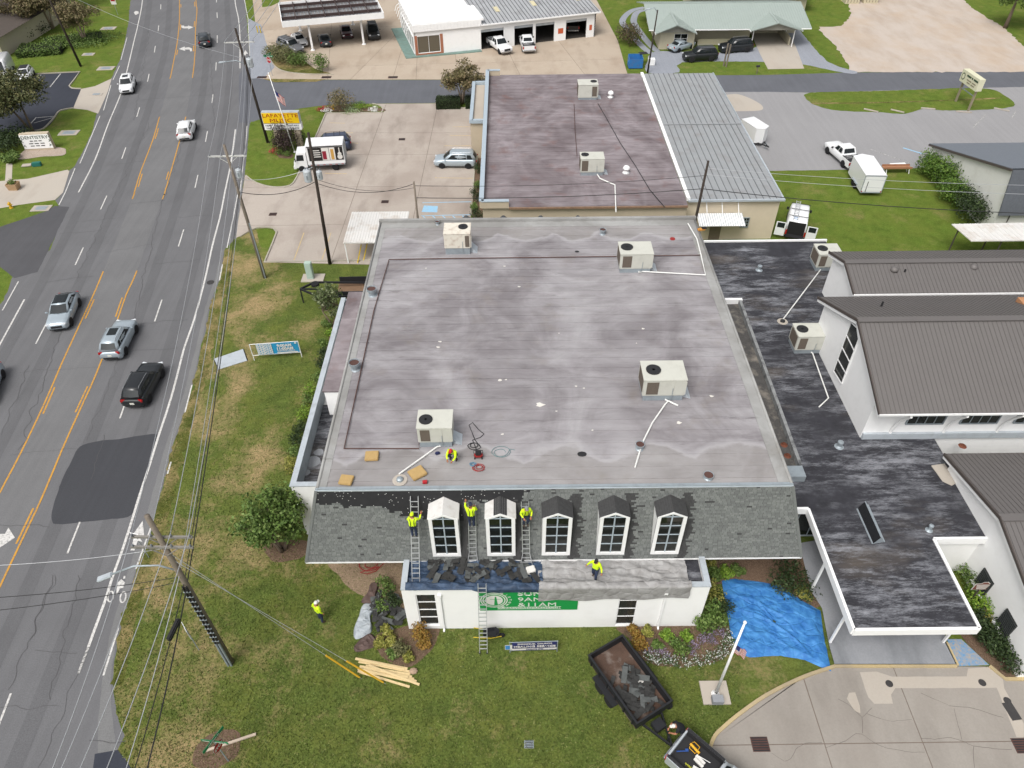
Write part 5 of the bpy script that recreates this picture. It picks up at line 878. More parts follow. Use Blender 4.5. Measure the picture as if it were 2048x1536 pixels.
def pickup(label, pm, front, rear, L=5.75, bedl=None, at=None, bed=True, z=.03, tonneau=False, name='pickup_truck', group=None, bedm=None):
    W, H = 2.0, 1.92; hl, hw = L/2, W/2; root = vehicle_root(name, label, 'pickup', front, rear, group, z); zb = .35; be = 1.2; bx0 = -hl; bx1 = -hl+(bedl or L*.30); b = MB()
    if at: root.location = at[0]; root.rotation_euler = (0, 0, at[1])
    st = [(hl, hw*.82, .5, .95), (hl-.08, hw*.92, .4, 1.08), (hl-.4, hw*.985, zb, 1.12), (1.25, hw, zb, 1.17), (1.05, hw, zb, be), (bx1+.02, hw, zb, be), (bx1, hw, zb, be)]
    b.loft([ring(*s) for s in st]); b.build('body', pm, root, smooth=True)
    cw, rf, rr, rb = 1.15, .45, bx1+.45, bx1+.12; hb, ht = hw*.9, hw*.74; zr = H-.09
    lo = [V((cw, -hb, be-.03)), V((rb, -hb, be-.03)), V((rb, hb, be-.03)), V((cw, hb, be-.03))]; hi = [V((rf, -ht, zr)), V((rr, -ht, zr)), V((rr, ht, zr)), V((rf, ht, zr))]; top = [V((p.x*.95+(rf+rr)*.025, p.y*.86, zr+.07)) for p in hi]; crown = [V((p.x*.6+(rf+rr)*.2, p.y*.45, H)) for p in hi]
    g = MB(); g.loft([lo, hi, top, crown]); g.build('cabin', pm, root)
    fs = [lo[3], lo[0], hi[0], hi[3]]; rs = [lo[1], lo[2], hi[2], hi[1]]; sr = [lo[0], lo[1], hi[1], hi[0]]; sl_ = [lo[2], lo[3], hi[3], hi[2]]
    fx = lambda q, s: inset(q, *s, .012 if (q[1]-q[0]).cross(q[3]-q[0]).dot((sum(q, V((0, 0, 0)))/4)-V((0, 0, .9))) > 0 else -.012)
    glasspart(root, 'windscreen', fx(fs, (.05, .95, .06, .96))); glasspart(root, 'rear_window', fx(rs, (.1, .9, .2, .9)))
    for q in (sr, sl_):
        for a0, a1 in ((.14, .5), (.54, .9)): A0, A1 = (1-a1, 1-a0) if q is sl_ else (a0, a1); glasspart(root, 'side_window', fx(q, (A0, A1, .14, .9)))
    fl = .80; bm_ = bedm or M_bplast   # open bed
    for sy in (1, -1): m = MB(); m.box(((bx0+bx1)/2, sy*(hw-.09), (.45+be)/2), (bx1-bx0, .18, be-.45)); m.build('bed_side', pm, root, bevel=.03); m = MB(); m.box(((bx0+bx1)/2+.02, sy*(hw-.19), (fl+be)/2), (bx1-bx0-.1, .03, be-fl)); m.build('bed_liner', bm_, root); m = MB(); m.box(((bx0+bx1)/2, sy*(hw-.1), be+.012), (bx1-bx0-.04, .14, .03)); m.build('bed_rail', bm_, root)
    m = MB(); m.box((bx0+.04, 0, (.55+be)/2), (.1, W-.36, be-.55)); m.build('tailgate', pm, root, bevel=.02); m = MB(); m.box(((bx0+bx1)/2, 0, fl-.03), (bx1-bx0-.12, W-.38, .06)); m.build('bed_floor', bm_, root)
    m = MB(); m.box((bx1+.02, 0, (fl+be)/2), (.04, W-.3, be-fl)); m.build('bed_front', bm_, root)
    m = MB(); m.box((bx0-.06, 0, .52), (.2, W*.88, .2)); m.build('rear_bumper', M_chrome, root, bevel=.03); m = MB(); m.box((hl-.02, 0, .52), (.16, W*.9, .22)); m.build('front_bumper', M_chrome, root, bevel=.03); m = MB(); m.box((hl-.02, 0, .82), (.1, W*.5, .3)); m.build('grille', M_bplast, root)
    for sx, x in ((1, hl-1.0), (-1, -hl+1.15)):
        for sy in (1, -1):
            m = MB(); m.poly([V((x+.48*math.cos(a*math.pi/10), sy*(hw+.004), .4+.48*math.sin(a*math.pi/10))) for a in range(-1, 12)]); m.build('wheel_arch', M_bplast, root); wheel(root, x, sy*(hw-.12), .4, .28)
    for sy in (1, -1):
        m = MB(); m.box((hl-.1, sy*hw*.74, .88), (.16, .4, .24)); m.build('headlamp', M_lamp, root, bevel=.03); m = MB(); m.box((bx0+.03, sy*(hw-.09), .95), (.12, .17, .36)); m.build('tail_lamp', M_tail, root); m = MB(); m.box((cw-.25, sy*(hw+.12), be+.1), (.12, .26, .2)); m.build('mirror', M_bplast, root, bevel=.03)
    return root
def van(label, pm, front, rear, L=5.7, H=2.1, z=.03, name='white_van', open_rear=False, rack=False):
    W = 2.0; hl, hw = L/2, W/2; root = vehicle_root(name, label, 'van', front, rear, None, z); b = MB()
    def rg(x, hw_, zb, zt): return [V((x, y, q)) for y, q in ((-hw_*.85, zb), (-hw_, zb+.15), (-hw_, zb+(zt-zb)*.5), (-hw_*.97, zb+(zt-zb)*.7), (-hw_*.88, zt-.08), (-hw_*.7, zt), (0, zt+.03), (hw_*.7, zt), (hw_*.88, zt-.08), (hw_*.97, zb+(zt-zb)*.7), (hw_, zb+(zt-zb)*.5), (hw_, zb+.15), (hw_*.85, zb))]
    rear_x = -hl+.5 if open_rear else -hl
    b.loft([rg(hl, hw*.8, .45, .85), rg(hl-.15, hw*.93, .32, 1.05), rg(hl-.9, hw, .3, 1.25), rg(hl-1.55, hw, .3, H-.03), rg(hl-1.8, hw, .3, H), rg(rear_x, hw, .3, H)]); b.build('body', pm, root, smooth=True)
    a, c_ = hl-.88, hl-1.52; m = MB(); m.quad((a+.03, -hw*.80, 1.27), (a+.03, hw*.80, 1.27), (c_+.04, hw*.68, H-.06), (c_+.04, -hw*.68, H-.06)); m.build('windscreen', M_cglass, root)
    for sy in (1, -1):
        m = MB(); m.quad((hl-1.15, sy*(hw+.005), 1.25), (hl-2.2, sy*(hw+.005), 1.25), (hl-2.2, sy*hw*.93, 1.75), (hl-1.5, sy*hw*.93, 1.75)); m.build('side_window', M_cglass, root); m = MB(); m.box((hl-1.35, sy*(hw+.14), 1.3), (.1, .2, .3)); m.build('mirror', M_bplast, root); m = MB(); m.box((hl-.1, sy*hw*.66, .82), (.15, .35, .2)); m.build('headlamp', M_lamp, root)
        m = MB(); m.box((-hl+.02, sy*hw*.9, 1.0), (.06, .14, .5)); m.build('tail_lamp', M_tail, root)
        for x in (hl-1.0, -hl+1.1): wheel(root, x, sy*(hw-.1), .37, .25)
    if open_rear:
        m = MB(); m.quad((-hl+.49, -hw*.85, .5), (-hl+.49, hw*.85, .5), (-hl+.49, hw*.82, H-.15), (-hl+.49, -hw*.82, H-.15)); m.build('cargo_opening', flat('cargo_dark', (.01, .01, .01, 1), .9), root); m = MB(); m.box((-hl+.25, 0, .5), (.55, W*.9, .1)); m.build('rear_bumper', M_bplast, root)
        for sy in (1, -1):
            d = MB(); d.box((-hl+.1, sy*(hw+.5), 1.2), (.06, .95, 1.5)); dd = d.build('rear_door', pm, root, bevel=.02); m = MB(); m.box((-hl+.1, sy*(hw+.5), 1.6), (.08, .7, .55)); m.build('door_window', M_cglass, dd)
    else:
        m = MB(); m.quad((-hl-.005, -hw*.7, 1.2), (-hl-.005, hw*.7, 1.2), (-hl-.005, hw*.65, 1.75), (-hl-.005, -hw*.65, 1.75)); m.build('rear_window', M_cglass, root)
    if rack:
        for x in (-1.6, -.2, 1.0): m = MB(); m.box((x, 0, H+.14), (.05, W*.95, .04)); m.build('rack_bar', M_bplast, root)
    return root
# cars on the road
car('suv', 'white SUV with dark sunroof driving towards the camera beside the dental lot', PW, (254, 194), (262, 164), group='cars on the main road', name='driving_car', sunroof=True)
car('suv', 'white SUV seen from behind driving away in the inner lane', PW, (382, 250), (370, 288), group='cars on the main road', name='driving_car')
car('suv', 'small dark green off-roader seen from behind near the top of the road', PGR, (410, 76), (412, 100), group='cars on the main road', name='driving_car')
car('coupe_suv', 'pale silver-blue car with black glass roof driving towards the camera', PS, (118, 668), (147, 600), group='cars on the main road', name='driving_car', roofm=M_cglass, rim=M_drim)
car('suv', 'silver SUV with roof rails driving away from the camera', PS, (260, 655), (226, 724), group='cars on the main road', name='driving_car', rail=1, sunroof=True, rim=M_drim)
car('suv', 'black SUV with red tail lamps driving past the lawn', PB, (312, 742), (272, 818), group='cars on the main road', name='driving_car', rail=1, rim=M_drim)
car('suv', 'pale car cut off by the left edge of the photo', PS, (-36, 820), (-10, 748), group='cars on the main road', name='driving_car')
# dental lot
van('tall white van parked at the far left in the dental lot', PW, (-4, 180), (26, 126), H=2.5); car('hatch', 'white hatchback with black roof parked beside the white van', PW, (44, 176), (64, 142), roofm=M_bplast)
# filling station
GA = 'cars under and beside the station canopy'
car('big_suv', 'grey SUV with roof rack parked at the left of the station canopy', PG, (604, 111), (562, 93), group=GA, rail=2); car('sedan', 'white sedan parked left of the canopy post', PW, (609, 98), (592, 78), group=GA, sunroof=True)
car('sedan', 'dark teal sedan seen from behind under the station canopy', PGR, (648, 78), (654, 97), group=GA); car('sedan', 'maroon sedan facing the street under the station canopy', PMR, (698, 84), (690, 60), group=GA); car('big_suv', 'black SUV parked under the right end of the station canopy', PB, (751, 86), (744, 60), group=GA, rail=2)
pickup('white crew cab pickup nosing out of the left garage bay', PW, (1019, 114), (980, 86), group='white pickups at the garage'); pickup('white pickup backed out in front of the second garage bay', PW, (1047, 78), (1061, 115), group='white pickups at the garage'); pickup('dark pickup parked inside the right garage bay', PB, (1143, 46), (1146, 68))
# green house
car('sedan', 'silver sedan parked by the green-roofed house', PS, (1385, 92), (1338, 106)); car('big_suv', 'dark blue-black SUV with roof rails parked nearest the street at the house', PB, (1366, 122), (1431, 118), rail=1); car('big_suv', 'black SUV parked beside the house carport', PB, (1438, 105), (1501, 100), rail=1)
# music store lot
car('minivan', 'silver minivan parked facing the street side of the music store lot', PS, (872, 330), (953, 331), cat='minivan', rail=1); car('big_suv', 'dark blue SUV half hidden behind the box truck', paint('navy', 70, 80, 104, .3), (624, 303), (699, 296), rail=2)
pickup('white pickup towing the enclosed trailer on the right lot', PW, (1660, 300), (1708, 342)); van('white work van with ladder rack and open rear doors on the lawn', PW, (1595, 425), (1584, 490), name='work_van', open_rear=True, rack=True)
# bottom right pickup
_d = G(1457, 1529, 1.25)-G(1377, 1461, 1.25); _d.normalize(); _q = G(1355, 1483, 1.25)+_d*2.95; tow = pickup('silver pickup with tools in its bed at the bottom edge', paint('silver_light', 190, 196, 200, .25), (1560, 1640), (1352, 1482), L=5.9, bedl=2.25, at=((_q.x, _q.y, .03), math.atan2(_d.y, _d.x)))
# box truck
bt = vehicle_root('box_truck', 'white box truck with instrument pictures on its side in the music store lot', 'truck', (590, 338), (699, 332), None, .03)
m = MB(); m.loft([[V((x, y, z_)) for y, z_ in ((-1.0, .55), (-1.0, zt*.6), (-.95, zt), (.95, zt), (1.0, zt*.6), (1.0, .55))] for x, zt in ((2.95, 1.25), (2.85, 1.5), (2.55, 2.25), (1.45, 2.3))]); m.build('cab', PW, bt, smooth=False)
m = MB(); m.quad((2.87, -.86, 1.45), (2.87, .86, 1.45), (2.59, .8, 2.15), (2.59, -.8, 2.15)); m.build('windscreen', M_cglass, bt)
for sy in (1, -1): m = MB(); m.quad((2.62, sy*1.006, 1.4), (1.75, sy*1.006, 1.4), (1.75, sy*.99, 2.1), (2.5, sy*.985, 2.1)); m.build('side_window', M_cglass, bt); m = MB(); m.box((2.7, sy*1.2, 1.6), (.08, .22, .35)); m.build('mirror', M_bplast, bt); m = MB(); m.box((2.96, sy*.75, .95), (.06, .3, .2)); m.build('headlamp', M_lamp, bt)
m = MB(); m.box((2.92, 0, .6), (.3, 2.05, .3)); m.build('bumper', PW, bt); m = MB(); m.box((-.8, 0, 2.05), (4.3, 2.25, 2.3)); m.build('box', PW, bt, bevel=.04); m = MB(); m.box((-.2, 0, .62), (5.4, .9, .3)); m.build('chassis', M_bplast, bt)
for x in (2.15, -1.7):
    for sy in (1, -1): wheel(bt, x, sy*.9, .4, .26)
M_prn = flat('print_black', C(34, 32, 32), .5); M_prw = flat('print_white', C(224, 222, 216), .5); M_prr = flat('print_red', C(140, 30, 50), .5); M_pro = flat('print_gold', C(200, 156, 80), .5)
for sy in (1,):
    def dec(name, x0, x1, z0, z1, mt, k=1): m = MB(); m.box(((x0+x1)/2, sy*(1.13+.004*k), (z0+z1)/2), (abs(x1-x0), .008*k, z1-z0)); m.build(name, mt, bt)
    dec('side_print', 1.1, -2.85, 1.35, 2.95, M_prn); dec('top_stripe', 1.2, -2.9, 2.98, 3.1, M_prn); dec('print_panel', -.45, -1.25, 1.38, 2.9, M_prw, 2); dec('print_panel', -.5, -.95, 1.5, 2.5, M_prr, 3); dec('print_panel', -1.3, -1.95, 1.38, 2.9, M_prw, 2); dec('print_panel', -1.45, -1.8, 1.45, 2.7, M_pro, 3)
    for i, (w_, z_) in enumerate(((.7, 2.55), (.8, 2.3), (.75, 2.05), (.8, 1.8))): dec('print_line', .5, .5-w_, z_, z_+.1, M_prw, 2)
    m = MB(); m.lathe([(.3, 0), (.3, .02), (.01, .02)], 12, (-2.45, 1.15, 1.75), 'Y'); m.lathe([(.22, 0), (.22, .02), (.01, .02)], 12, (-2.45, 1.15, 2.1), 'Y'); m.build('print_guitar', M_prw, bt); dec('print_guitar_neck', -2.4, -2.5, 2.2, 2.85, M_prw, 2)
    m = MB(); m.box((-.8, 1.1, .85), (4.2, .1, .16)); m.build('side_rail', M_galv, bt)
    for i in range(6): m = MB(); m.box((.9-i*.7, 1.16, .86), (.3, .01, .06)); m.build('reflector', M_tail, bt)
m = MB(); m.box((-2.98, 0, 2.0), (.05, 2.0, 2.0)); m.build('rear_door', M_galv, bt)
# ------------------------------------------------------------------ trailers
def cargo(label, front, rear, L, W, H, z=.03, axle=2, name='cargo_trailer', vnose=True):
    root = vehicle_root(name, label, 'trailer', front, rear, None, z); hl, hw = L/2, W/2; m = MB(); o = [(-hl, -hw), (hl-.5, -hw), (hl, 0), (hl-.5, hw), (-hl, hw)] if vnose else [(-hl, -hw), (hl, -hw), (hl, hw), (-hl, hw)]
    m.prism(o, .45, H); m.build('body', PW, root); m = MB(); m.prism([(x*1.01, y*1.02) for x, y in o], H, H+.05); m.build('roof', PW, root)
    for i in range(7): m = MB(); x = -hl+.3+i*(L-.9)/6; m.box((x, 0, H+.06), (.05, W, .02)); m.build('roof_seam', PW, root)
    for c_, d in (((-hl, 0, .5), (.05, W, .1)), ((-hl, hw, (H+.45)/2), (.06, .06, H-.45)), ((-hl, -hw, (H+.45)/2), (.06, .06, H-.45)), ((-hl, 0, H), (.06, W, .1))): m = MB(); m.box(c_, d); m.build('frame_trim', M_galv, root)
    m = MB(); m.box((-hl-.02, 0, (H+.55)/2), (.03, W-.25, H-.75)); dr_ = m.build('rear_door', PW, root); m = MB(); m.box((-hl-.05, W*.3, 1.2), (.04, .06, 1.2)); m.build('latch', M_bplast, dr_)
    for sy in (1, -1):
        m = MB(); m.box((-hl-.02, sy*(hw-.08), .62), (.04, .1, .12)); m.build('tail_lamp', M_tail, root)
        for i in range(axle): wheel(root, -.4-.75*i+.4*(axle-1), sy*(hw+.02), .32, .2)
        m = MB(); m.box((-.4, sy*(hw+.02), .72), (1.7 if axle > 1 else .9, .26, .04)); m.build('mudguard', M_galv, root)
    m = MB(); m.beam((hl-.4, -.5, .45), (hl+1.1, 0, .5), .08, .1); m.beam((hl-.4, .5, .45), (hl+1.1, 0, .5), .08, .1); m.box((hl+1.15, 0, .5), (.3, .12, .12)); m.build('tongue', M_bplast, root)
    m = MB(); m.tube([(hl+.7, 0, .9), (hl+.7, 0, .04)], .04, 6); m.build('jack', M_galv, root); return root
cargo('white enclosed cargo trailer with double axle parked on the right lawn', (1708, 345), (1741, 398), 5.2, 2.2, 2.45, .02); cargo('small white enclosed trailer parked beside the metal shed', (1520, 292), (1490, 272), 3.6, 1.8, 2.2, .02, 1)
# dump trailer full of torn shingles
DZ = 1.35; dt = vehicle_root('dump_trailer', 'black tandem dump trailer loaded with torn-off shingles on the lawn', 'trailer', (1310, 1430), (1215, 1290), None, .03)
def bedpt(u, v, z): return G(u, v, z)
TA, TB_, TC, TD = [G(a, b, 1.42) for a, b in ((1180, 1311), (1243, 1272), (1342, 1398), (1275, 1452))]   # rim corners: rear-left, rear-right, front-right, front-left
dax = ((TC+TD)/2-(TA+TB_)/2); DL = dax.length; day = ((TB_-TA).length+(TC-TD).length)/2; cen = (TA+TB_+TC+TD)/4; dt.location = (cen.x, cen.y, .03); dt.rotation_euler = (0, 0, math.atan2(dax.y, dax.x))
M_tblk = plain('trailer_black', C(44, 45, 48), .55, .2, var=.15, scale=3); M_rust = plain('rusty_floor', C(92, 72, 61), .8, var=.4, scale=1.6, dirt=C(160, 150, 142), dirt_amt=.6); hl, hw = DL/2, day/2
m = MB(); m.box((0, 0, .78), (DL, day, .1)); m.build('floor', M_rust, dt)
for sy in (1, -1):
    m = MB(); m.box((0, sy*(hw-.03), 1.12), (DL, .06, .6)); m.build('side', M_tblk, dt); m = MB(); m.box((0, sy*hw, 1.42), (DL+.1, .12, .09)); m.build('top_rail', M_tblk, dt)
    for i in range(6): m = MB(); m.box((-hl+.3+i*(DL-.6)/5, sy*(hw+.04), 1.1), (.07, .07, .62)); m.build('stake', M_tblk, dt)
    m = MB(); m.box((-.3, sy*(hw+.2), .78), (1.9, .36, .06)); m.build('mudguard', M_tblk, dt)
    for x in (-.72, .15): wheel(dt, x, sy*(hw+.2), .36, .24, M_drim)
    m = MB(); m.box((0, sy*.5, .6), (DL, .1, .16)); m.build('chassis_rail', M_tblk, dt); m = MB(); m.box((hl+.75, sy*.32, .55), (1.75, .09, .14), -sy*.36); m.build('tongue_beam', M_tblk, dt)
for x, nm in ((hl, 'front_panel'), (-hl, 'tailgate')): m = MB(); m.box((x, 0, 1.12), (.07, day, .62)); m.build(nm, M_tblk, dt); m = MB(); m.box((x, 0, 1.44), (.1, day+.1, .07)); m.build('end_rail', M_tblk, dt)
m = MB(); m.box((hl+.45, 0, .72), (.55, .62, .34)); m.build('hydraulic_box', M_tblk, dt, bevel=.03); m = MB(); m.tube([(hl+1.25, 0, .95), (hl+1.25, 0, .1)], .05, 8); m.build('jack', M_tblk, dt); m = MB(); m.box((hl+1.6, 0, .55), (.35, .12, .12)); m.build('coupler', M_tblk, dt)
wheel(dt, hl-.35, hw+.16, .37, .24, M_drim).name = 'spare_wheel'
# gooseneck trailer behind the west wing
gn = thing('gooseneck_trailer', 'black gooseneck flatbed trailer with spare tyre half hidden by a shrub', 'trailer', G(690, 580), 0.02, None, world=False); gp = G(690, 580); q = lambda u, v, z: G(u, v, z)-gp
for a, b, h in (((600, 577, 1.55), (628, 564, 1.5), .16), ((600, 577, 1.55), (640, 595, 1.5), .16), ((628, 564, 1.5), (735, 566, 1.2), .16), ((640, 595, 1.5), (735, 590, 1.0), .16), ((606, 577, 1.5), (640, 578, 1.45), .1)): m = MB(); m.beam(q(*a), q(*b), .14, h); m.build('neck_beam', M_tblk, gn)
for u, v in ((600, 578), (645, 594)): p = q(u, v, 1.5); m = MB(); m.box((p.x, p.y, .78), (.1, .1, 1.5)); m.build('leg', M_tblk, gn)
m = MB(); p = q(630, 568, 1.5); m.lathe([(.2, -.12), (.36, -.12), (.38, 0), (.36, .12), (.2, .12)], 14, p); m.build('spare_tyre', M_tyre, gn); m = MB(); m.box(q(715, 580, .8)+V((2.2, .2, 0)), (8, 2.4, .12)); m.build('deck', plain('deck_wood', C(130, 104, 82), .8, var=.2), gn)
for sy in (1.3, -1.0): m = MB(); m.box(q(715, 580, 1.0)+V((2.2, sy, .25)), (8, .08, .6)); m.build('side_rail', M_tblk, gn)
for x in (2.5, 3.5):
    for sy in (1.3, -1.0): wheel(gn, q(715, 580, .8).x+x, q(715, 580, .8).y+sy, .37, .24)
# ------------------------------------------------------------------ plants
RN = random.Random(11)
L_mid = leafmat('leaf_mid', C(68, 92, 38), C(100, 126, 58), C(136, 154, 88)); L_dark = leafmat('leaf_dark', C(34, 48, 26), C(54, 72, 38), C(76, 92, 52)); L_oliv = leafmat('leaf_olive', C(84, 88, 54), C(114, 114, 74), C(140, 136, 96))
L_brt = leafmat('leaf_bright', C(84, 116, 34), C(118, 150, 48), C(156, 178, 78)); L_yel = leafmat('leaf_yellowish', C(104, 112, 44), C(146, 144, 66), C(176, 168, 96)); L_pur = leafmat('leaf_purple', C(44, 34, 34), C(64, 50, 48), C(82, 66, 60)); L_org = leafmat('leaf_rusty', C(120, 92, 40), C(158, 118, 52), C(150, 136, 66))
L_wht = leafmat('petal_white', C(226, 228, 220), C(244, 244, 240), C(200, 206, 190)); L_lil = leafmat('petal_lilac', C(150, 126, 168), C(184, 160, 196), C(206, 188, 210)); L_red = leafmat('petal_red', C(150, 40, 52), C(186, 60, 66), C(220, 120, 110)); L_myr = leafmat('leaf_myrtle', C(92, 90, 58), C(126, 116, 80), C(152, 132, 104))
M_bark = plain('bark', C(118, 104, 90), .9, var=.25, scale=6); M_barkp = plain('pale_bark', C(164, 148, 130), .9, var=.2, scale=6)
def leaves(m, c, r, n, size, shell=.45, flat_=1.0, up=.3):
    c = V(c)
    for _ in range(n):
        d = V((RN.gauss(0, 1), RN.gauss(0, 1), RN.gauss(0, 1))).normalized(); k = RN.random()**shell
        p = c+V((d.x*r[0]*k, d.y*r[1]*k, d.z*r[2]*k)); a = V((RN.gauss(0, 1), RN.gauss(0, 1), RN.gauss(0, .6))).normalized(); nn = (d*.8+V((RN.gauss(0, .6), RN.gauss(0, .6), RN.gauss(0, .6)+up))).normalized()
        b = nn.cross(a).normalized(); a = b.cross(nn); s = size*RN.uniform(.6, 1.35)
        m.add([p-a*s*.55, p+b*s*.32, p+a*s*.6, p-b*s*.32], [(0, 1, 2, 3)])
def shrub(label, px, w, h, mat, z=0.0, n=420, size=.13, d=None, name='shrub', cat='shrub', group=None, clumps=5, stem=True, lump=.30):
    p = px if isinstance(px, V) else G(*px, z); t = thing(name, label, cat, p, 0, group); m = MB(); d = d or w; n = int(n)
    for i in range(clumps):
        a = 2*math.pi*i/clumps+RN.random(); o = V((math.cos(a)*w*lump, math.sin(a)*d*lump, h*(.52+RN.uniform(-.12, .14)))) if i else V((0, 0, h*.56))
        leaves(m, p+o, (w*.30, d*.30, h*.40), n//clumps, size)
    m.build('foliage', mat, t)
    if stem:
        s = MB()
        for i in range(3): a = 2.1*i+RN.random(); s.tube([p, p+V((math.cos(a)*w*.2, math.sin(a)*d*.2, h*.6))], [.03, .012], 5)
        s.build('stem', M_bark, t, kind='stuff')
    return t
def tree(label, px, h, crown_r, mat, trunks=1, n=3600, size=.17, z=0.0, clear=.35, clumps=26, lean=(0, 0), bark=None, name='tree', ch=None, group=None, flat_=.75):
    p = px if isinstance(px, V) else G(*px, z); t = thing(name, label, 'tree', p, 0, group); tb = MB(); m = MB(); ch = ch or h*(1-clear); cc = p+V((lean[0], lean[1], h-ch*.5)); cl = []
    for i in range(clumps):
        d = V((RN.gauss(0, 1), RN.gauss(0, 1), RN.gauss(0, 1))).normalized()*(RN.random()**.4); cl.append(cc+V((d.x*crown_r*.78, d.y*crown_r*.78, d.z*ch*.40)))
    for c_ in cl: leaves(m, c_, (crown_r*RN.uniform(.22, .36), crown_r*RN.uniform(.22, .36), ch*RN.uniform(.12, .2)), n//clumps, size, .6)
    m.build('crown', mat, t); base = []
    for k in range(trunks):
        a = 2*math.pi*k/trunks+.4; off = V((math.cos(a), math.sin(a), 0))*(.12 if trunks > 1 else 0); top = p+off*6+V((lean[0]*.5, lean[1]*.5, h*clear+ch*.25)); r0 = .05*h/(2.2 if trunks > 1 else 1.2)
        tb.tube([p+off, p+off*2.5+V((lean[0]*.15, lean[1]*.15, h*clear*.6)), top], [r0, r0*.75, r0*.45], 8); base.append(top)
    tr_ = tb.build('trunk', bark or M_bark, t, smooth=True); lb = MB()
    for i, c_ in enumerate(cl): b = base[i % len(base)]; lb.tube([b, b.lerp(c_, .5)+V((0, 0, .1*h*.3)), c_], [.02*h*.35, .012*h*.3, .004*h*.3], 5)
    lb.build('limb', bark or M_bark, t, kind='stuff'); return t
tree('broad green tree at the church front-left corner by the shingled eave', (566, 1100), 6.0, 2.5, L_mid, 3, 7600, .2, clear=.14, clumps=44, ch=5.0)
tree('airy pale-green magnolia beside the black gooseneck trailer', (668, 650), 4.4, 1.7, leafmat('leaf_magnolia', C(66, 82, 44), C(104, 116, 74), C(150, 154, 124)), 2, 1500, .2, clear=.2, clumps=22, ch=3.4)
tree('round crape myrtle standing in the hedge at the side street', (925, 208), 5.8, 3.6, L_myr, 4, 5600, .24, clear=.34, clumps=30, bark=M_barkp)
tree('wide live oak at the left edge beside the dentistry sign', (66, 266), 8.0, 5.6, leafmat('leaf_oak', C(64, 72, 42), C(94, 98, 60), C(122, 116, 76)), 2, 12000, .26, clear=.3, clumps=64, lean=(-1.7, .4))
tree('second oak cut by the left edge below the dental lot', (-20, 290), 6, 3.2, MATS['leaf_oak'], 1, 3000, .26, clear=.25, clumps=24)
tree('crape myrtle growing in the round hedge at the top left', (171, 84), 6.6, 4.0, L_myr, 4, 5200, .26, clear=.32, clumps=28, bark=M_barkp); tree('multi-stemmed crape myrtle beside the dental office', (56, 72), 8, 5.2, L_myr, 4, 7000, .28, clear=.34, clumps=32, bark=M_barkp); tree('crape myrtle between the office and the utility pole', (106, 57), 8, 5.0, L_myr, 3, 6500, .28, clear=.34, clumps=32, bark=M_barkp); tree('crape myrtle at the very top left behind the others', (150, 14), 8, 5, L_oliv, 3, 5000, .28, clear=.3, clumps=28, bark=M_barkp)
tree('green broadleaf tree in the top right corner by the gravel lot', (2010, 56), 8.5, 4.4, L_mid, 1, 4200, .34, clear=.35, clumps=30); tree('dark tree cut off by the right edge beyond the gravel lot', (2080, 60), 9, 5, L_dark, 1, 4200, .36, clear=.3, clumps=30); tree('leafy tree beyond the gravel lot at the top right edge', (2075, 5), 9, 5, L_mid, 1, 3600, .36, clear=.3, clumps=28)
shrub('round reddish-green ball shrub by the gravel track', (1258, 88), 4.2, 3.4, leafmat('leaf_ball', C(62, 66, 40), C(90, 84, 56), C(130, 104, 88)), n=2600, size=.2, clumps=9)
# station bed and island
for i, (px, w_, h_, nm) in enumerate((((556, 116), 4.0, 2.2, 'left'), ((578, 126), 4.4, 2.3, 'middle'), ((600, 132), 3.6, 2.2, 'right'))): shrub(f'brownish untrimmed shrub in the station corner bed, {nm} of three', px, w_, h_, L_oliv if i < 2 else L_mid, n=1500, size=.2, clumps=7, group='station corner shrubs')
shrub('small upright green shrub standing apart at the station kerb', (645, 142), 2.4, 2.8, L_mid, n=900, size=.2); shrub('airy myrtle bush beside the yellow hydrant', (685, 219), 3.6, 3.0, L_myr, n=1500, size=.18, clumps=8)
shrub('low bright green bush behind the white flowers at lot corner', (722, 216), 2.6, .9, L_brt, n=600, size=.14); shrub('pale leafy groundcover under the myrtle bush', (705, 222), 3.0, .5, leafmat('leaf_pale', C(120, 140, 92), C(158, 176, 128), C(186, 198, 160)), n=600, size=.14)
for px, mt, nm in (((749, 221), L_wht, 'white flower clump at the right end of the lot island'), ((655, 224), L_wht, 'white flower clump at the left end of the lot island'), ((646, 221), L_red, 'red and white flowers beside the myrtle bush')): shrub(nm, px, 1.7, .5, mt, n=260, size=.12, name='flower_clump', cat='flowers', stem=False)
shrub('tall purple-leaved bush under the yellow sign', (580, 296), 3.4, 3.4, L_pur, n=2000, size=.16, clumps=8); shrub('lower purple-leaved bush in front of the sign posts', (570, 305), 2.8, 2.4, L_pur, n=1500, size=.16, clumps=7); shrub('dark green bush behind the box truck cab', (606, 285), 1.9, 1.5, L_dark, n=700, size=.13)
shrub('red and white flower bed below the purple bush', (553, 306), 1.6, .7, L_red, n=260, size=.13, name='flower_clump', cat='flowers', stem=False); shrub('small green bush at the nose of the box truck', (576, 312), 1.5, .8, L_mid, n=400, size=.12); shrub('leafy bush at left of the flower bed', (562, 310), 1.2, .9, L_mid, n=300, size=.12)
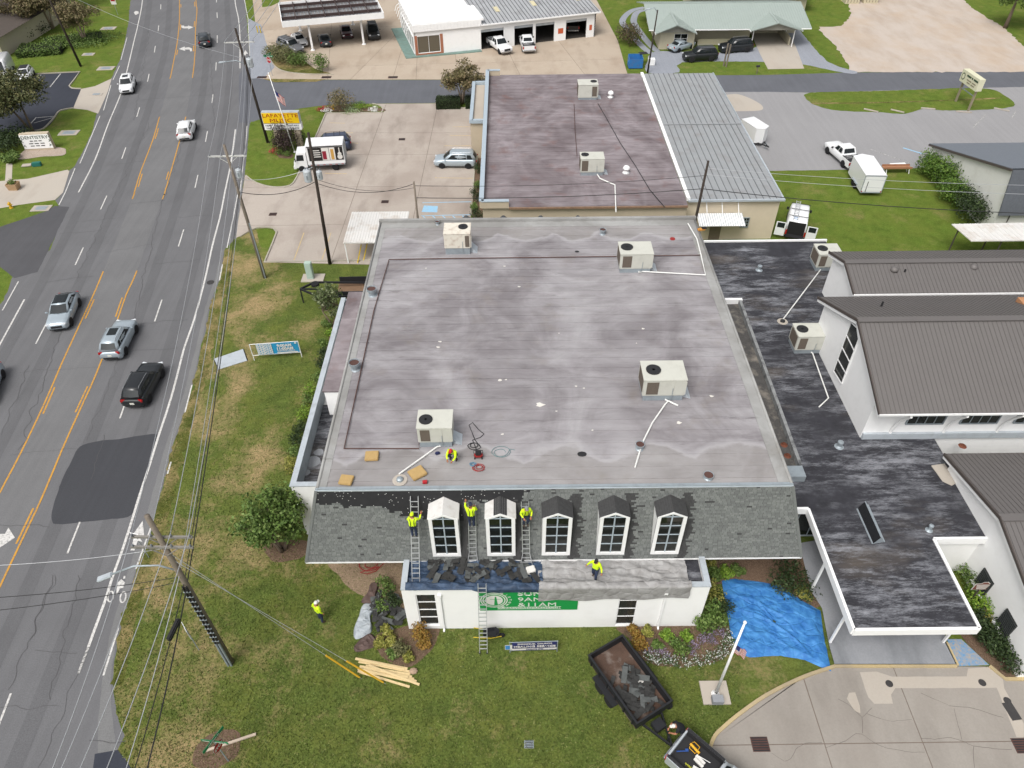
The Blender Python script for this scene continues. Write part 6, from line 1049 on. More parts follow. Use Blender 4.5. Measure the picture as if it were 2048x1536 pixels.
def hedge(label, px0, px1, w, h, mat, n, size=.12):
    a, b = G(*px0), G(*px1); t = thing('hedge', label, 'hedge', (a+b)/2); m = MB(); d = (b-a).normalized(); s = V((-d.y, d.x, 0)); L_ = (b-a).length
    for _ in range(n):
        q = RN.choice(('t', 't', 'f', 'k')); u = RN.random()*L_; p = a+d*u+(s*RN.uniform(-w/2, w/2)+V((0, 0, h)) if q == 't' else s*(w/2 if q == 'k' else -w/2)+V((0, 0, RN.uniform(0, h)))); p += V((RN.gauss(0, .04), RN.gauss(0, .04), RN.gauss(0, .05))); leaves(m, p, (.03, .03, .03), 1, size)
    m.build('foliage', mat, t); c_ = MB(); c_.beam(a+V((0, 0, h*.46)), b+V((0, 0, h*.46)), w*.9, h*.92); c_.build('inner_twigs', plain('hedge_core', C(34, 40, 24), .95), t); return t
hedge('long clipped hedge left of the crape myrtle trunk', (873, 214), (921, 213), 2.0, 1.2, L_dark, 1800); hedge('clipped hedge right of the crape myrtle trunk', (931, 213), (967, 212), 2.0, 1.2, L_dark, 1200)
for i, (px, w_, h_) in enumerate((((961, 350), 1.5, 1.5), ((957, 376), 1.1, .9), ((955, 402), 1.6, 1.5), ((955, 438), 1.5, 1.3), ((950, 418), 1.0, .7), ((962, 262), 1.2, 1.0))): shrub(('tall boxed shrub beside the minivan by the store wall', 'loose low shrub between the store wall shrubs', 'rounded clipped shrub midway along the store wall', 'clipped ball shrub nearest the church at the store wall', 'small plant by the blue access bay', 'narrow shrub at the store entrance block')[i], px, w_, h_, L_dark if i in (0, 2, 3, 5) else L_mid, n=650, size=.12, group='shrubs along the store wall')
L_hall = leafmat('leaf_hall', C(58, 84, 30), C(92, 124, 44), C(132, 156, 74))
for lb, px, w_, h_, mt in (('round dark shrub at the far end of the white hall wall', (1862, 352), 3.2, 2.6, L_mid), ('glossy tall shrub against the white hall wall', (1895, 375), 3.4, 3.2, L_mid), ('big leafy shrub in the middle of the white hall row', (1915, 405), 3.8, 3.0, L_brt if False else L_mid), ('wide dark shrub at the near end of the white hall row', (1945, 440), 4.2, 3.0, L_dark), ('brownish bush tucked between the white hall shrubs', (1885, 360), 1.8, 1.6, L_pur)): shrub(lb, px, w_*1.15, h_*1.1, L_hall if mt is L_mid else mt, n=3600, size=.2, clumps=10, group='shrubs along the white hall')
# church west side
for i, (px, w_, h_, mt) in enumerate((((655, 652), 1.0, .7, L_mid), ((662, 670), .9, .6, L_brt), ((648, 690), .9, .6, L_mid), ((652, 712), 1.2, 1.0, L_dark), ((646, 735), 1.2, 1.0, L_dark), ((640, 762), 1.2, .9, L_mid), ((628, 790), 1.5, 1.2, L_brt), ((620, 806), 1.3, .9, L_mid), ((614, 835), 1.5, 1.1, L_brt), ((606, 862), 1.3, .9, L_dark), ((600, 888), 1.4, 1.0, L_dark), ((594, 912), 1.1, .8, L_mid), ((590, 940), 1.5, 1.2, L_yel))):
    shrub(f'{("first", "second", "third", "fourth", "fifth", "sixth", "seventh", "eighth", "ninth", "tenth", "eleventh", "twelfth", "last")[i]} low shrub from the far end of the church west bed', px, w_, h_, mt, n=520, size=.12, group='shrubs along the church west wall')
# front beds
FB = [('golden rusty bush under the left portico window', (846, 1272), 1.6, 1.2, L_org), ('small rusty bush below the portico window bush', (850, 1290), 1.0, .6, L_org), ('yellow-green mound beside the grey tarp', (776, 1264), .9, .6, L_yel), ('round yellow-green mound at left of the bed', (763, 1288), 1.0, .6, L_yel), ('yellow-green mound in the middle of the left bed', (786, 1286), .9, .6, L_yel), ('larger spotted mound in the left bed', (804, 1302), 1.3, .8, L_oliv), ('low mound near the lumber pile', (786, 1310), .9, .5, L_mid), ('small mound at the tip of the left bed', (818, 1317), .8, .5, L_yel),
      ('bushy dark shrub beside the blue tarp on the portico', (775, 1180), 1.5, 1.4, L_mid), ('green shrub at the portico corner behind the grey tarp', (790, 1205), 1.2, 1.0, L_dark), ('small shrub among the torn shingles', (765, 1215), 1.1, .7, L_mid),
      ('rust-coloured bush at the left of the right bed', (1280, 1292), 1.1, .8, L_org), ('small rusty bush by the right portico window', (1268, 1265), 1.0, .7, L_org), ('orange-tinged bush beside the downspout', (1295, 1266), .9, .7, L_yel), ('bright fern in the right bed', (1333, 1275), 1.0, .6, L_brt), ('second fern in the right bed', (1372, 1275), .9, .5, L_brt), ('fern near the lilac flowers', (1315, 1293), .8, .5, L_mid), ('round green bush in the middle of the right bed', (1358, 1298), 1.5, .9, L_mid),
      ('tall bright shrub at the right portico corner', (1416, 1252), 1.9, 1.8, L_mid), ('yellow-green shrub behind the portico corner shrub', (1424, 1200), 1.4, 1.6, L_yel), ('dark shrub between the portico and the blue tarp', (1442, 1215), 1.4, 1.2, L_dark), ('small spiky plant under the mansard eave', (1450, 1148), 1.0, .5, L_brt), ('low leafy plant under the eave, next to the spiky plant', (1475, 1142), .9, .4, L_mid), ('variegated shrub at the portico side wall', (1415, 1130), 1.1, 1.3, L_yel), ('green plant below the variegated shrub', (1428, 1152), 1.0, .8, L_mid),
      ('wide dark juniper beside the canopy walkway', (1585, 1162), 3.2, 1.0, L_dark), ('yellowish plant at the edge of the blue tarp', (1608, 1190), 1.0, .5, L_yel),
      ('bright clipped shrub beside the brown marker', (1962, 1212), 1.9, 1.5, L_brt), ('second clipped shrub behind the canopy', (1945, 1180), 1.6, 1.4, L_mid), ('yellow-tipped shrub by the louvred window', (1985, 1245), 1.4, 1.0, L_yel), ('dark mounded shrub at the canopy corner', (1955, 1262), 2.0, 1.2, L_dark), ('spiky dark plant by the hall wall', (1990, 1290), 2.2, 1.3, L_dark), ('large spiky plant nearest the drive', (2018, 1322), 2.2, 1.3, L_dark), ('green shrub at the louvred hall wall', (1930, 1160), 1.5, 1.2, L_mid)]
for lb, px, w_, h_, mt in FB: shrub(lb, px, w_*(.82 if 1255 < px[0] < 1400 or px[0] < 860 else 1), h_*(.82 if 1255 < px[0] < 1400 or px[0] < 860 else 1), mt, z=.03, n=620 if w_ < 1.8 else 1300, size=.12 if w_ < 1.8 else .15)
L_wht2 = leafmat('white_bloom', C(66, 92, 44), C(238, 240, 234), C(248, 248, 246)); L_wht2.node_tree.nodes['Color Ramp'].color_ramp.interpolation = 'CONSTANT'
WF = smooth(Z(1024, 1152, [(1110, 655), (1200, 670), (1300, 690), (1440, 690), (1580, 660), (1680, 610), (1730, 540), (1745, 480)]), 3)
L_lil2 = leafmat('lilac_bloom', C(78, 98, 60), C(150, 128, 164), C(196, 176, 204)); L_lil2.node_tree.nodes['Color Ramp'].color_ramp.elements[1].position = .4
for i, px in enumerate(WF[::2]): shrub('clump of white flowers edging the right front bed', px, .85, .32, L_wht2, z=.03, n=210, size=.08, name='flower_clump', cat='flowers', stem=False, group='white flower edging')
for i, px in enumerate(Z(1024, 1152, [(1090, 600), (1180, 615), (1240, 640), (1430, 600), (1460, 550), (1520, 520), (1560, 490), (1610, 455), (1680, 460), (1610, 520)])): shrub('clump of lilac flowers behind the white edging', px, .7, .32, L_lil2, z=.03, n=150, size=.07, name='flower_clump', cat='flowers', stem=False, group='lilac flowers in the right front bed')
# dental hedges
hedge('low curved hedge edging the lawn below the utility pole', (40, 108), (128, 100), 4.5, .9, L_mid, 2200, .2); hedge('low hedge arc in front of the crape myrtle ring', (90, 92), (205, 78), 3.5, .8, L_mid, 2200, .2); shrub('wide low ring of hedge around the crape myrtle', (165, 84), 12, 1.0, L_mid, n=3600, size=.22, clumps=14, d=8, name='hedge', cat='hedge')
for lb, px, w_, h_, mt in (('dark bush mass behind the dentistry sign', (35, 292), 5, 2.4, L_dark), ('dark bush at the left edge by the sign', (5, 305), 5, 2.2, L_dark), ('small bluish-green bush below the sign bush', (26, 322), 2.2, 1.1, L_mid), ('dark foundation shrub by the dental office', (28, 85), 6, 2.6, L_dark), ('dark shrub under the crape myrtles', (75, 62), 7, 2.2, L_dark)): shrub(lb, px, w_, h_, mt, n=1600, size=.2, clumps=8)
# loose grass tufts that roughen the lawn
m = MB()
def inside(p, poly):
    c_ = False; j = len(poly)-1
    for i in range(len(poly)):
        if (poly[i].y > p.y) != (poly[j].y > p.y) and p.x < (poly[j].x-poly[i].x)*(p.y-poly[i].y)/(poly[j].y-poly[i].y)+poly[i].x: c_ = not c_
        j = i
    return c_
lp = gpts(LAWN); N_ = 0
while N_ < 60000:
    p = G(RN.uniform(215, 1480), 470+1080*RN.random()**.8)
    if not inside(p, lp) or (-14 < p.x < 17 and p.y > 27) or (-6.2 < p.x < 10.8 and p.y > 21.7): continue
    N_ += 1; a = RN.random()*6.28; s = RN.uniform(.05, .13); h_ = RN.uniform(.03, .09); e = V((math.cos(a)*s*.5, math.sin(a)*s*.5, 0)); b = V((RN.gauss(0, .03), RN.gauss(0, .03), h_)); z0 = V((p.x, p.y, .01))
    m.add([z0-e, z0+e, z0+b], [(0, 1, 2)])
m.build('grass_tufts', leafmat('grass_blade', C(80, 96, 44), C(106, 122, 58), C(146, 146, 90)), kind='stuff', label='short patchy grass tufts on the church lawn')
# ------------------------------------------------------------------ rooftop units and roof clutter
M_acb = plain('unit_beige', C(206, 206, 196), .55, .05, var=.05, scale=2, dirt=C(170, 168, 158), dirt_amt=.3); M_coil = plain('unit_coil', C(108, 98, 88), .8, var=.15, scale=8); M_fan = flat('fan_dark', C(44, 46, 48), .6); M_pvc = plain('white_pvc', C(236, 236, 232), .5, var=.03); M_rustp = plain('rusty_pipe', C(92, 66, 60), .8, var=.25, scale=3)
def ac(label, px, z, L, W, H, fan=(-.27, .1), fr=.3, coil=(-.42, -.14), kerb_h=.35, rot=0.0, name='rooftop_unit', group=None, kw=.25, front='coil', coat=None):
    p = G(*px, z); t = thing(name, label, 'air conditioner', p, rot, group, world=False); mt = coat or M_acb
    m = MB(); m.box((0, 0, kerb_h/2), (L*.94, W*.94, kerb_h)); m.build('kerb', M_galv, t); m = MB(); m.box((0, 0, kerb_h+H/2), (L, W, H)); m.build('casing', mt, t, bevel=.03)
    m = MB(); m.box((0, 0, kerb_h+H+.02), (L+.06, W+.06, .05)); top = m.build('top_panel', mt, t, bevel=.015); fx, fy = fan[0]*L, fan[1]*W; zt = kerb_h+H+.05
    m = MB(); m.lathe([(fr*1.0, 0), (fr*1.0, .01), (.01, .012)], 20, (fx, fy, zt)); m.build('fan_opening', M_fan, top); m = MB(); m.lathe([(fr*1.0, .0), (fr*1.08, .0), (fr*1.08, .05), (fr, .05)], 20, (fx, fy, zt)); m.build('fan_ring', M_bplast, top)
    for k in range(4): m = MB(); a = k*math.pi/2+.4; m.box((fx+math.cos(a)*fr*.5, fy+math.sin(a)*fr*.5, zt+.02), (fr*.8, fr*.32, .012), a); m.build('fan_blade', M_rim, top)
    m = MB(); m.lathe([(fr*.2, .012), (fr*.2, .05), (.01, .05)], 10, (fx, fy, zt)); m.build('fan_hub', M_bplast, top)
    m = MB(); m.box(((coil[0]+coil[1])/2*L, -W/2-.006, kerb_h+H*.5), ((coil[1]-coil[0])*L, .02, H*.78)); m.build('coil_panel', M_coil, t); m = MB(); m.box((-L/2-.006, 0, kerb_h+H*.5), (.02, W*.8, H*.8)); m.build('coil_panel', M_coil, t)
    for i in range(2): m = MB(); w_ = (.44-coil[1])*L/2; x = coil[1]*L+.08*L+w_*(i+.5); m.box((x, -W/2-.006, kerb_h+H*.5), (w_*.92, .016, H*.82)); m.build('access_panel', mt, t)
    m = MB(); m.tube([(.2*L, -W/2-.03, kerb_h+H*.5), (.2*L, -W/2-.03, kerb_h*.4)], .02, 5); m.build('conduit', M_galv, t)
    m = MB(); m.add([(L*.47, -W*.3, 0), (L*.47+.55, -W*.4, 0), (L*.47+.55, W*.2, 0), (L*.47, W*.2, 0), (L*.47, -W*.3, kerb_h), (L*.47, W*.2, kerb_h)], [(1, 2, 5, 4), (0, 1, 4), (2, 3, 5)]); m.build('flashing', M_coping, t); return t
GR = 'rooftop units on the church'
ac('rusty-topped cream rooftop unit nearest the back left of the church roof', (917, 498), RZ, 2.0, 1.6, 1.25, (.22, .12), .34, (.3, .46), .55, group=GR, coat=plain('unit_cream', C(224, 218, 204), .6, var=.06, dirt=C(150, 104, 74), dirt_amt=.5))
ac('beige rooftop unit near the back right of the church roof with long white drain pipe', (1267, 533), RZ, 2.4, 1.7, 1.25, (-.27, .05), .42, group=GR); ac('largest rooftop unit with rust-stained kerb on the right of the church roof', (1320, 782), RZ, 2.55, 1.75, 1.25, (-.24, .02), .42, kerb_h=.42, group=GR); ac('beige rooftop unit near the front left of the church roof', (874, 876), RZ, 1.95, 1.45, 1.15, (-.26, -.05), .36, kerb_h=.4, group=GR)
ac('beige unit at the far end of the black annex roof', (1646, 531), AZ, 2.0, 1.7, 1.3, (-.24, .05), .4, group='units on the annex roof'); ac('beige unit against the white gable on the annex roof', (1608, 694), AZ, 2.1, 1.6, 1.3, (-.26, .05), .4, group='units on the annex roof')
ac('pale unit at the far end of the music store roof', (1174, 194), SZ, 2.35, 1.8, 1.5, (.3, .1), .36, (.2, .45), .25, group='units on the music store roof'); ac('pale unit near the front of the music store roof', (1182, 344), SZ, 2.35, 1.6, 1.4, (-.3, .1), .36, (-.45, -.18), .35, group='units on the music store roof')
def pipe(label, pts, r, mat, name='drain_pipe', cat='pipe', group=None): m = MB(); m.tube([V(p) for p in pts], r, 6); return m.build(name, mat, label=label, cat=cat, group=group)
def rp(px, z): return [G(a, b, z) for a, b in px]
pipe('white drain pipe running from the front left unit to the roof drain', rp([(880, 868), (880, 893), (875, 893), (798, 948)], RZ+.08), .05, M_pvc); pipe('long white drain pipe bending along the right roof edge', rp([(1278, 528), (1278, 545), (1285, 543), (1411, 550), (1402, 510), (1394, 478), (1376, 447)], RZ+.1), .05, M_pvc)
pipe('curved white drain pipe below the rust-stained unit', rp([(1335, 803), (1330, 809), (1305, 845), (1285, 885), (1270, 935)], RZ+.09), .05, M_pvc); pipe('short white pipe tee beside the rust-stained unit', rp([(1330, 799), (1356, 811)], RZ+.09), .05, M_pvc); pipe('straight white pipe on the far annex roof ending at a round drain', rp([(1652, 525), (1565, 640)], AZ+.1), .05, M_pvc)
pipe('bent white pipe on the annex roof below the gable unit', rp([(1617, 690), (1614, 700), (1625, 706), (1657, 796), (1638, 814)], AZ+.1), .05, M_pvc); pipe('white pipe dropping to the front edge of the store roof', rp([(1192, 345), (1200, 357), (1230, 370), (1232, 424)], SZ+.12), .06, M_pvc)
pipe('thin black gas line zigzagging across the store roof', rp([(1196, 207), (1215, 240), (1240, 285), (1270, 330), (1300, 380), (1330, 415)], SZ+.08), .035, M_bplast, 'gas_pipe'); pipe('second thin gas line beside the store units', rp([(1148, 208), (1150, 260), (1154, 312)], SZ+.08), .03, M_rustp, 'gas_pipe')
pipe('rusty gas pipe following the left and back edges of the church roof', rp([(838, 868), (838, 897), (688, 897), (720, 750), (748, 620), (778, 519), (890, 517), (1228, 513), (1402, 510)], RZ+.1), .035, M_rustp, 'gas_pipe')
def pot(label, px, z, r, h, name='flue_vent'):
    p = G(*px, z); t = thing(name, label, 'roof vent', p); m = MB(); m.lathe([(r*1.1, 0), (r*.75, .06), (r*.75, h*.6), (r*1.15, h*.65), (r*1.2, h), (r*1.1, h), (r*1.05, h*.85)], 14, p); m.build('stack', M_galv, t, smooth=False); m = MB(); m.lathe([(r*1.05, h*.8), (r*1.05, h*.86), (.01, h*.86)], 14, p); m.build('opening', M_rustp, t)
pot('round rusty flue at the left edge of the roof, further back', (745, 590), RZ, .3, .6); pot('round rusty flue at the left edge of the roof, nearer', (711, 738), RZ, .3, .6); pot('small round flue near the back parapet', (1205, 468), RZ, .22, .45); pot('rusty flue beside the curved white pipe', (1279, 897), RZ, .22, .4); pot('rust-stained flue at the front right roof edge', (1416, 955), RZ, .24, .25); pot('small flue by the left back parapet', (875, 449), RZ, .16, .3)
for px, lb in (((1221, 194), 'white dome vent at the far end of the store roof'), ((1252, 345), 'white dome vent near the front of the store roof')): t = thing('dome_vent', lb, 'roof vent', G(*px, SZ)); dome_vent(G(*px, SZ), .32, t, M_trim, 'dome')
for px, lb in (((800, 960), 'domed drain strainer near the front roof edge'), ((1565, 643), 'round drain with pale patch on the annex roof')):
    z = RZ if px[1] > 900 else AZ; p = G(*px, z+.02); t = thing('roof_drain', lb, 'roof drain', p); m = MB(); m.lathe([(.42, 0), (.4, .02), (.01, .02)], 14, p); m.build('flange', M_conl, t); m = MB(); m.lathe([(.2, .02), (.18, .12), (.08, .18), (.01, .18)], 12, p); m.build('strainer', M_galv if z == RZ else M_bplast, t)
M_foam = plain('yellow_foam', C(186, 156, 104), .9, var=.12, scale=6)
for px, a, lb, s in (((744, 914), .05, 'square tan foam pad left of the front unit', .75), ((693, 962), -.15, 'tan foam pad at the front left roof corner', .72), ((835, 948), .6, 'tilted tan foam pad near the drain', .85)): p = G(*px, RZ+.02); m = MB(); m.box(p+V((0, 0, .09)), (s, s*.9, .16), a); m.build('foam_pad', M_foam, label=lb, cat='pad', group='tan foam pads on the church roof', bevel=.03)
def coil(label, px, z, mat, r=.35, loops=3, tail=(), name='extension_cord', rad=.022, seed=1):
    rr = random.Random(seed); c_ = G(*px, z); pts = []
    for i in range(loops*14): a = i/14*2*math.pi; k = r*(1+.4*math.sin(a*.37+seed)); pts.append(c_+V((math.cos(a)*k+rr.uniform(-.02, .02), math.sin(a)*k*.8, .02+.004*i/3)))
    pts += [G(a, b, z+.03) for a, b in tail]; m = MB(); m.tube(pts, rad, 5); return m.build(name, mat, label=label, cat='cord')
coil('dark looped cord lying right of the front unit', (948, 892), RZ, M_bplast, .32, 2, [(950, 880), (938, 850), (945, 845), (958, 860), (968, 868), (960, 875), (945, 880), (955, 905)], seed=3); coil('thin teal cord coil on the roof', (1002, 905), RZ, flat('teal_cord', C(96, 132, 134), .6), .4, 2, [(1020, 898), (1030, 900)], seed=5, rad=.014); coil('red hose coil below the tool box', (958, 936), RZ, flat('red_hose', C(150, 46, 44), .5), .26, 3, seed=7); coil('light blue cord coil beside the red hose', (946, 930), RZ, flat('blue_cord', C(86, 134, 160), .5), .14, 3, seed=9, rad=.018)
coil('red hose lying on the soil under the mansard eave', (740, 1128), 0.03, MATS['red_hose'], .5, 2, [(720, 1145), (735, 1148), (752, 1142), (768, 1126), (790, 1122)], 'garden_hose', .03, 4)
p = G(957, 915, RZ); t = thing('air_compressor', 'small red and black air compressor on the roof', 'compressor', p); m = MB(); m.box(p+V((0, 0, .22)), (.5, .35, .22)); m.build('tank', MATS['red_hose'], t, bevel=.08); m = MB(); m.box(p+V((0, -.02, .42)), (.32, .3, .22)); m.build('motor', M_bplast, t, bevel=.05); m = MB(); m.tube([p+V((-.25, 0, .35)), p+V((-.25, 0, .6)), p+V((.25, 0, .6)), p+V((.25, 0, .35))], .02, 5); m.build('handle', M_bplast, t)
for x in (-.2, .2): m = MB(); m.box(p+V((x, 0, .06)), (.06, .3, .12)); m.build('foot', M_bplast, t)
m = MB(); p = G(875, 908, RZ); m.box(p+V((0, 0, .08)), (.28, .2, .15), .3); m.build('blue_rag', flat('navy_cloth', C(38, 44, 82), .8), label='crumpled navy cloth near the crouching roofer', cat='cloth', bevel=.05); m = MB(); p = G(850, 966, RZ); m.box(p+V((0, 0, .09)), (.26, .18, .16), .1); m.build('red_box', flat('red_card', C(176, 40, 48), .6), label='small red box at the front roof edge', cat='box', bevel=.02)
SCR = [(880, 683, .18), (876, 694, .2), (1080, 809, .42), (1000, 760, .22), (1012, 759, .12), (1168, 776, .1), (1009, 532, .14), (1038, 573, .16), (1286, 657, .16), (1118, 666, .08), (1273, 686, .07), (852, 536, .1), (1113, 822, .1), (1152, 772, .12), (1423, 792, .2), (1358, 845, .25), (1185, 860, .1), (1005, 868, .14)]
m = MB()
for i, (u, v, s) in enumerate(SCR): s *= .62; p = G(u, v, RZ+.03); m = MB(); m.poly([p+V((s*(1+.35*math.sin(k*2.3+i))*math.cos(k*.785), s*.6*(1+.3*math.cos(k*1.7+i))*math.sin(k*.785), 0)) for k in range(8)]); m.v = [q for q in m.v]; m.add([q-V((0, 0, .02)) for q in m.v[:8]], [tuple(range(7, -1, -1))]); m.build('roof_patch', plain('caulk_patch', C(226, 222, 214), .8, var=.05), roofd)
for u, v, s in ((1164, 908, .28), (1154, 503, .18)): p = G(u, v, RZ+.03); m = MB(); m.poly([p+V((s*math.cos(k*.785), s*.7*math.sin(k*.785), 0)) for k in range(8)]); m.build('roof_patch', M_blk, roofd)
for px, lb, mt in (((1345, 478), 'red and black caps lying near the back right unit', MATS['red_hose']),): p = G(*px, RZ); m = MB(); m.lathe([(.22, 0), (.2, .06), (.01, .08)], 10, p); m.build('red_disc', mt, label=lb, cat='disc')
t = thing('roof_light', 'orange floodlight box on the back right roof corner', 'light', G(1402, 463, RZ)); p = G(1402, 463, RZ); m = MB(); m.box(p+V((0, 0, .2)), (.6, .3, .14), .2); m.build('housing', plain('orange_box', C(206, 146, 72), .6), t, bevel=.03); m = MB(); m.box(p+V((.2, 0, .33)), (.4, .26, .1), .2); m.build('lens', M_bplast, t, bevel=.03)
# ------------------------------------------------------------------ ladders
M_alu = flat('aluminium', C(206, 208, 210), .35, .5)
def ladder(label, a, b, w=.42, flare=0.0, nr=None):
    a, b = V(a), V(b); d = (b-a); L_ = d.length; d.normalize(); s = V((1, 0, 0)); t = thing('ladder', label, 'ladder', a, group='aluminium ladders at the portico'); nrm = s.cross(d)
    for k in (-1, 1): m = MB(); pts = [a+s*k*(w/2+flare), a+d*min(.9, L_*.2)+s*k*w/2, b+s*k*w/2]; [m.beam(p, q, .035, .075, up=nrm) for p, q in zip(pts, pts[1:])]; m.build('rail', M_alu, t)
    n_ = nr or int(L_/.3)
    for i in range(1, n_): q = a+d*L_*i/n_; ww = w/2+(flare*max(0, 1-(q-a).length/.9)); m = MB(); m.beam(q-s*ww, q+s*ww, .035, .045, up=nrm); m.build('rung', M_alu, t)
    for k in (-1, 1): m = MB(); m.box(a+s*k*(w/2+flare)+V((0, 0, -.03)), (.1, .14, .05)); m.build('foot', M_bplast, t)
    return t
def msurf(u, v, off=.12):  # point on the mansard slope under a photo pixel
    d = ray(u, v); o = V((0, 0, CH)); q = V((0, EY, EZ)); t_ = (q-o).dot(no)/d.dot(no); return o+d*t_+no*off
L1a, L1b = G(832, 1166, 4.05), msurf(829, 990); L2a, L2b = G(946, 1128, 4.05), msurf(944, 1004, .2); L3a, L3b = G(1053, 1133, 4.05), msurf(1050, 1000, .18); L4a, L4b = G(967, 1305, .05), GY(964, 1168, PY-.12)
ladder('long aluminium ladder on the left holding the first roofer', L1a, L1b); ladder('middle ladder between the two stripped dormers', L2a, L2b, .4, .12); ladder('ladder with flared feet holding the third roofer', L3a, L3b, .4, .16); ladder('ladder standing on the grass against the portico front', L4a, L4b, .44)
# ------------------------------------------------------------------ tarps
def tarp_mat(name, c, c2): n = NT(name); p = n.pos(); n.col(n.mix(n.mask(p, 2.2, .35, .7, detail=6), c, c2)); v_ = n.N('ShaderNodeTexVoronoi', feature='DISTANCE_TO_EDGE'); v_.inputs['Scale'].default_value = 1.5; n.L(n.mix(.16, n.pos(1, 1.5, 1, .5), n.noise(p, 1.6, 3)), v_.inputs['Vector']); n.bump(n.ramp(v_.outputs['Distance'], [(0, (0, 0, 0, 1)), (.10, (.7, .7, .7, 1)), (.35, (1, 1, 1, 1))]), .45, .06); return n.fin(.6, 0, .3)
T_navy = tarp_mat('tarp_navy', C(46, 60, 80), C(70, 90, 116)); T_grey = tarp_mat('tarp_grey', C(142, 140, 138), C(172, 171, 170)); T_blue = tarp_mat('tarp_blue', C(44, 106, 174), C(78, 146, 206)); T_silv = tarp_mat('tarp_silver', C(150, 158, 164), C(184, 190, 194)); T_brn = tarp_mat('tarp_brown', C(80, 64, 60), C(104, 86, 80))
def fold(x, y, k=1.0, s=0): return (1-abs(noise.noise(V((x*.55+s, y*.9, s)))*2))**2*.16*k + noise.noise(V((x*2.3, y*2.1, s+3)))*.05*k + (1-abs(noise.noise(V((x*1.3+9, y*1.7+s, 1))))*1.8)**3*.07*k
def drape(name, label, x0, x1, prof, mat, nx, ny, s, hang=None, amp=1.0):
    """a sheet that follows a profile (y,z) from back to front; hang(x) = how far down the front it reaches"""
    m = MB(); rows_ = []; tot = [0]
    for p, q in zip(prof, prof[1:]): tot.append(tot[-1]+math.dist(p, q))
    for i in range(nx+1):
        x = x0+(x1-x0)*i/nx; hx = hang(x) if hang else 0; mx = tot[-1]+hx; col = []
        for j in range(ny+1):
            d = mx*j/ny
            if d >= tot[-1]: y_, z_ = prof[-1][0]-.03, prof[-1][1]-(d-tot[-1]); f_ = fold(x, z_, .35, s)*.35; y_ -= f_
            else:
                k = max(i_ for i_ in range(len(tot)) if tot[i_] <= d+1e-9); k = min(k, len(prof)-2); r_ = (d-tot[k])/(tot[k+1]-tot[k]); y_ = prof[k][0]+(prof[k+1][0]-prof[k][0])*r_; z_ = prof[k][1]+(prof[k+1][1]-prof[k][1])*r_+max(0, fold(x, y_*1.5, amp, s))+amp*(.11*max(0, 1-abs(noise.noise(V((x*.45+s, y_*3.0, s))))*4)+.07*max(0, 1-abs(noise.noise(V((x*1.5+y_*2, y_*2.2-x*.6, s+5))))*4))*(1 if k < 2 else .3)
            col.append(V((x+.05*noise.noise(V((d*2, s, i*.2))), y_, z_)))
        rows_.append(col)
    m.loft(rows_, closed=False, cap=False); return m.build(name, mat, label=label, cat='tarp', smooth=True)
PR = [(23.75, 4.0), (22.6, 3.97), (22.1, 4.0), (22.02, 4.40), (21.66, 4.42)]
drape('navy_tarp', 'crumpled navy tarp covering the left part of the portico roof', -6.0, 1.6, PR, T_navy, 90, 34, 2, lambda x: max(0, min(.33, (x+2.4)*.6)))
drape('grey_tarp', 'light grey tarp draped over the right part of the portico and its front wall', 1.35, 9.75, [(p, q+.03) for p, q in PR], T_grey, 80, 36, 5, lambda x: 1.25-.02*(x-3)+.08*math.sin(x*2), .8)
def ground_tarp(name, label, px, mat, h, s, z=.03, rings_=46, amp=1.0):
    o = rag(gpts(smooth(px, 4, True) if s != 3 else px), .13, .04, s); c_ = sum(o, V((0, 0, 0)))/len(o); m = MB(); R_ = []
    for k in range(rings_+1):
        t_ = k/rings_; R_.append([V((c_.x+(p.x-c_.x)*(1-t_*.97), c_.y+(p.y-c_.y)*(1-t_*.97), 0)) for p in o])
    for k, r_ in enumerate(R_):
        e = min(1, k/8+.05)
        for p in r_: p.z = z+e*(h+.12*(noise.noise(p*.5+V((s, 0, 0)))+.5)+amp*(.07*max(0, 1-abs(noise.noise(V((p.x*.9+p.y*.7+s, p.y*.35-p.x*.3, s)))*3.5))**1.5+.035*max(0, 1-abs(noise.noise(V((p.x*.5-p.y*.9, p.x*1.6+p.y*1.5, s+4)))*4.5))+.018*max(0, 1-abs(noise.noise(V((p.x*2.2, p.y*3.0+p.x, s+7)))*5))))+.01
    m.loft(R_, cap=False); return m.build(name, mat, label=label, cat='tarp', smooth=True)
ground_tarp('blue_tarp', 'big bright blue tarp spread on the ground by the canopy', [(1443, 1162), (1470, 1158), (1530, 1166), (1560, 1172), (1600, 1200), (1640, 1222), (1650, 1290), (1662, 1344), (1610, 1322), (1560, 1312), (1500, 1315), (1476, 1308), (1462, 1270), (1452, 1220)], T_blue, .10, 3)
ground_tarp('silver_tarp', 'silver-grey tarp heaped on the grass left of the portico', Z(512, 1152, [(860, 230), (930, 220), (960, 260), (920, 330), (930, 430), (900, 470), (800, 510), (785, 440), (820, 330)]), T_silv, .08, 8); ground_tarp('brown_tarp', 'dark brown tarp bunched above the silver tarp', Z(512, 1152, [(930, 60), (985, 65), (965, 150), (955, 230), (870, 225), (845, 205), (890, 150)]), T_brn, .15, 12); ground_tarp('brown_tarp', 'dark brown tarp corner below the silver tarp', Z(512, 1152, [(900, 465), (960, 500), (960, 560), (870, 600), (800, 610), (790, 560)]), T_brn, .06, 15)
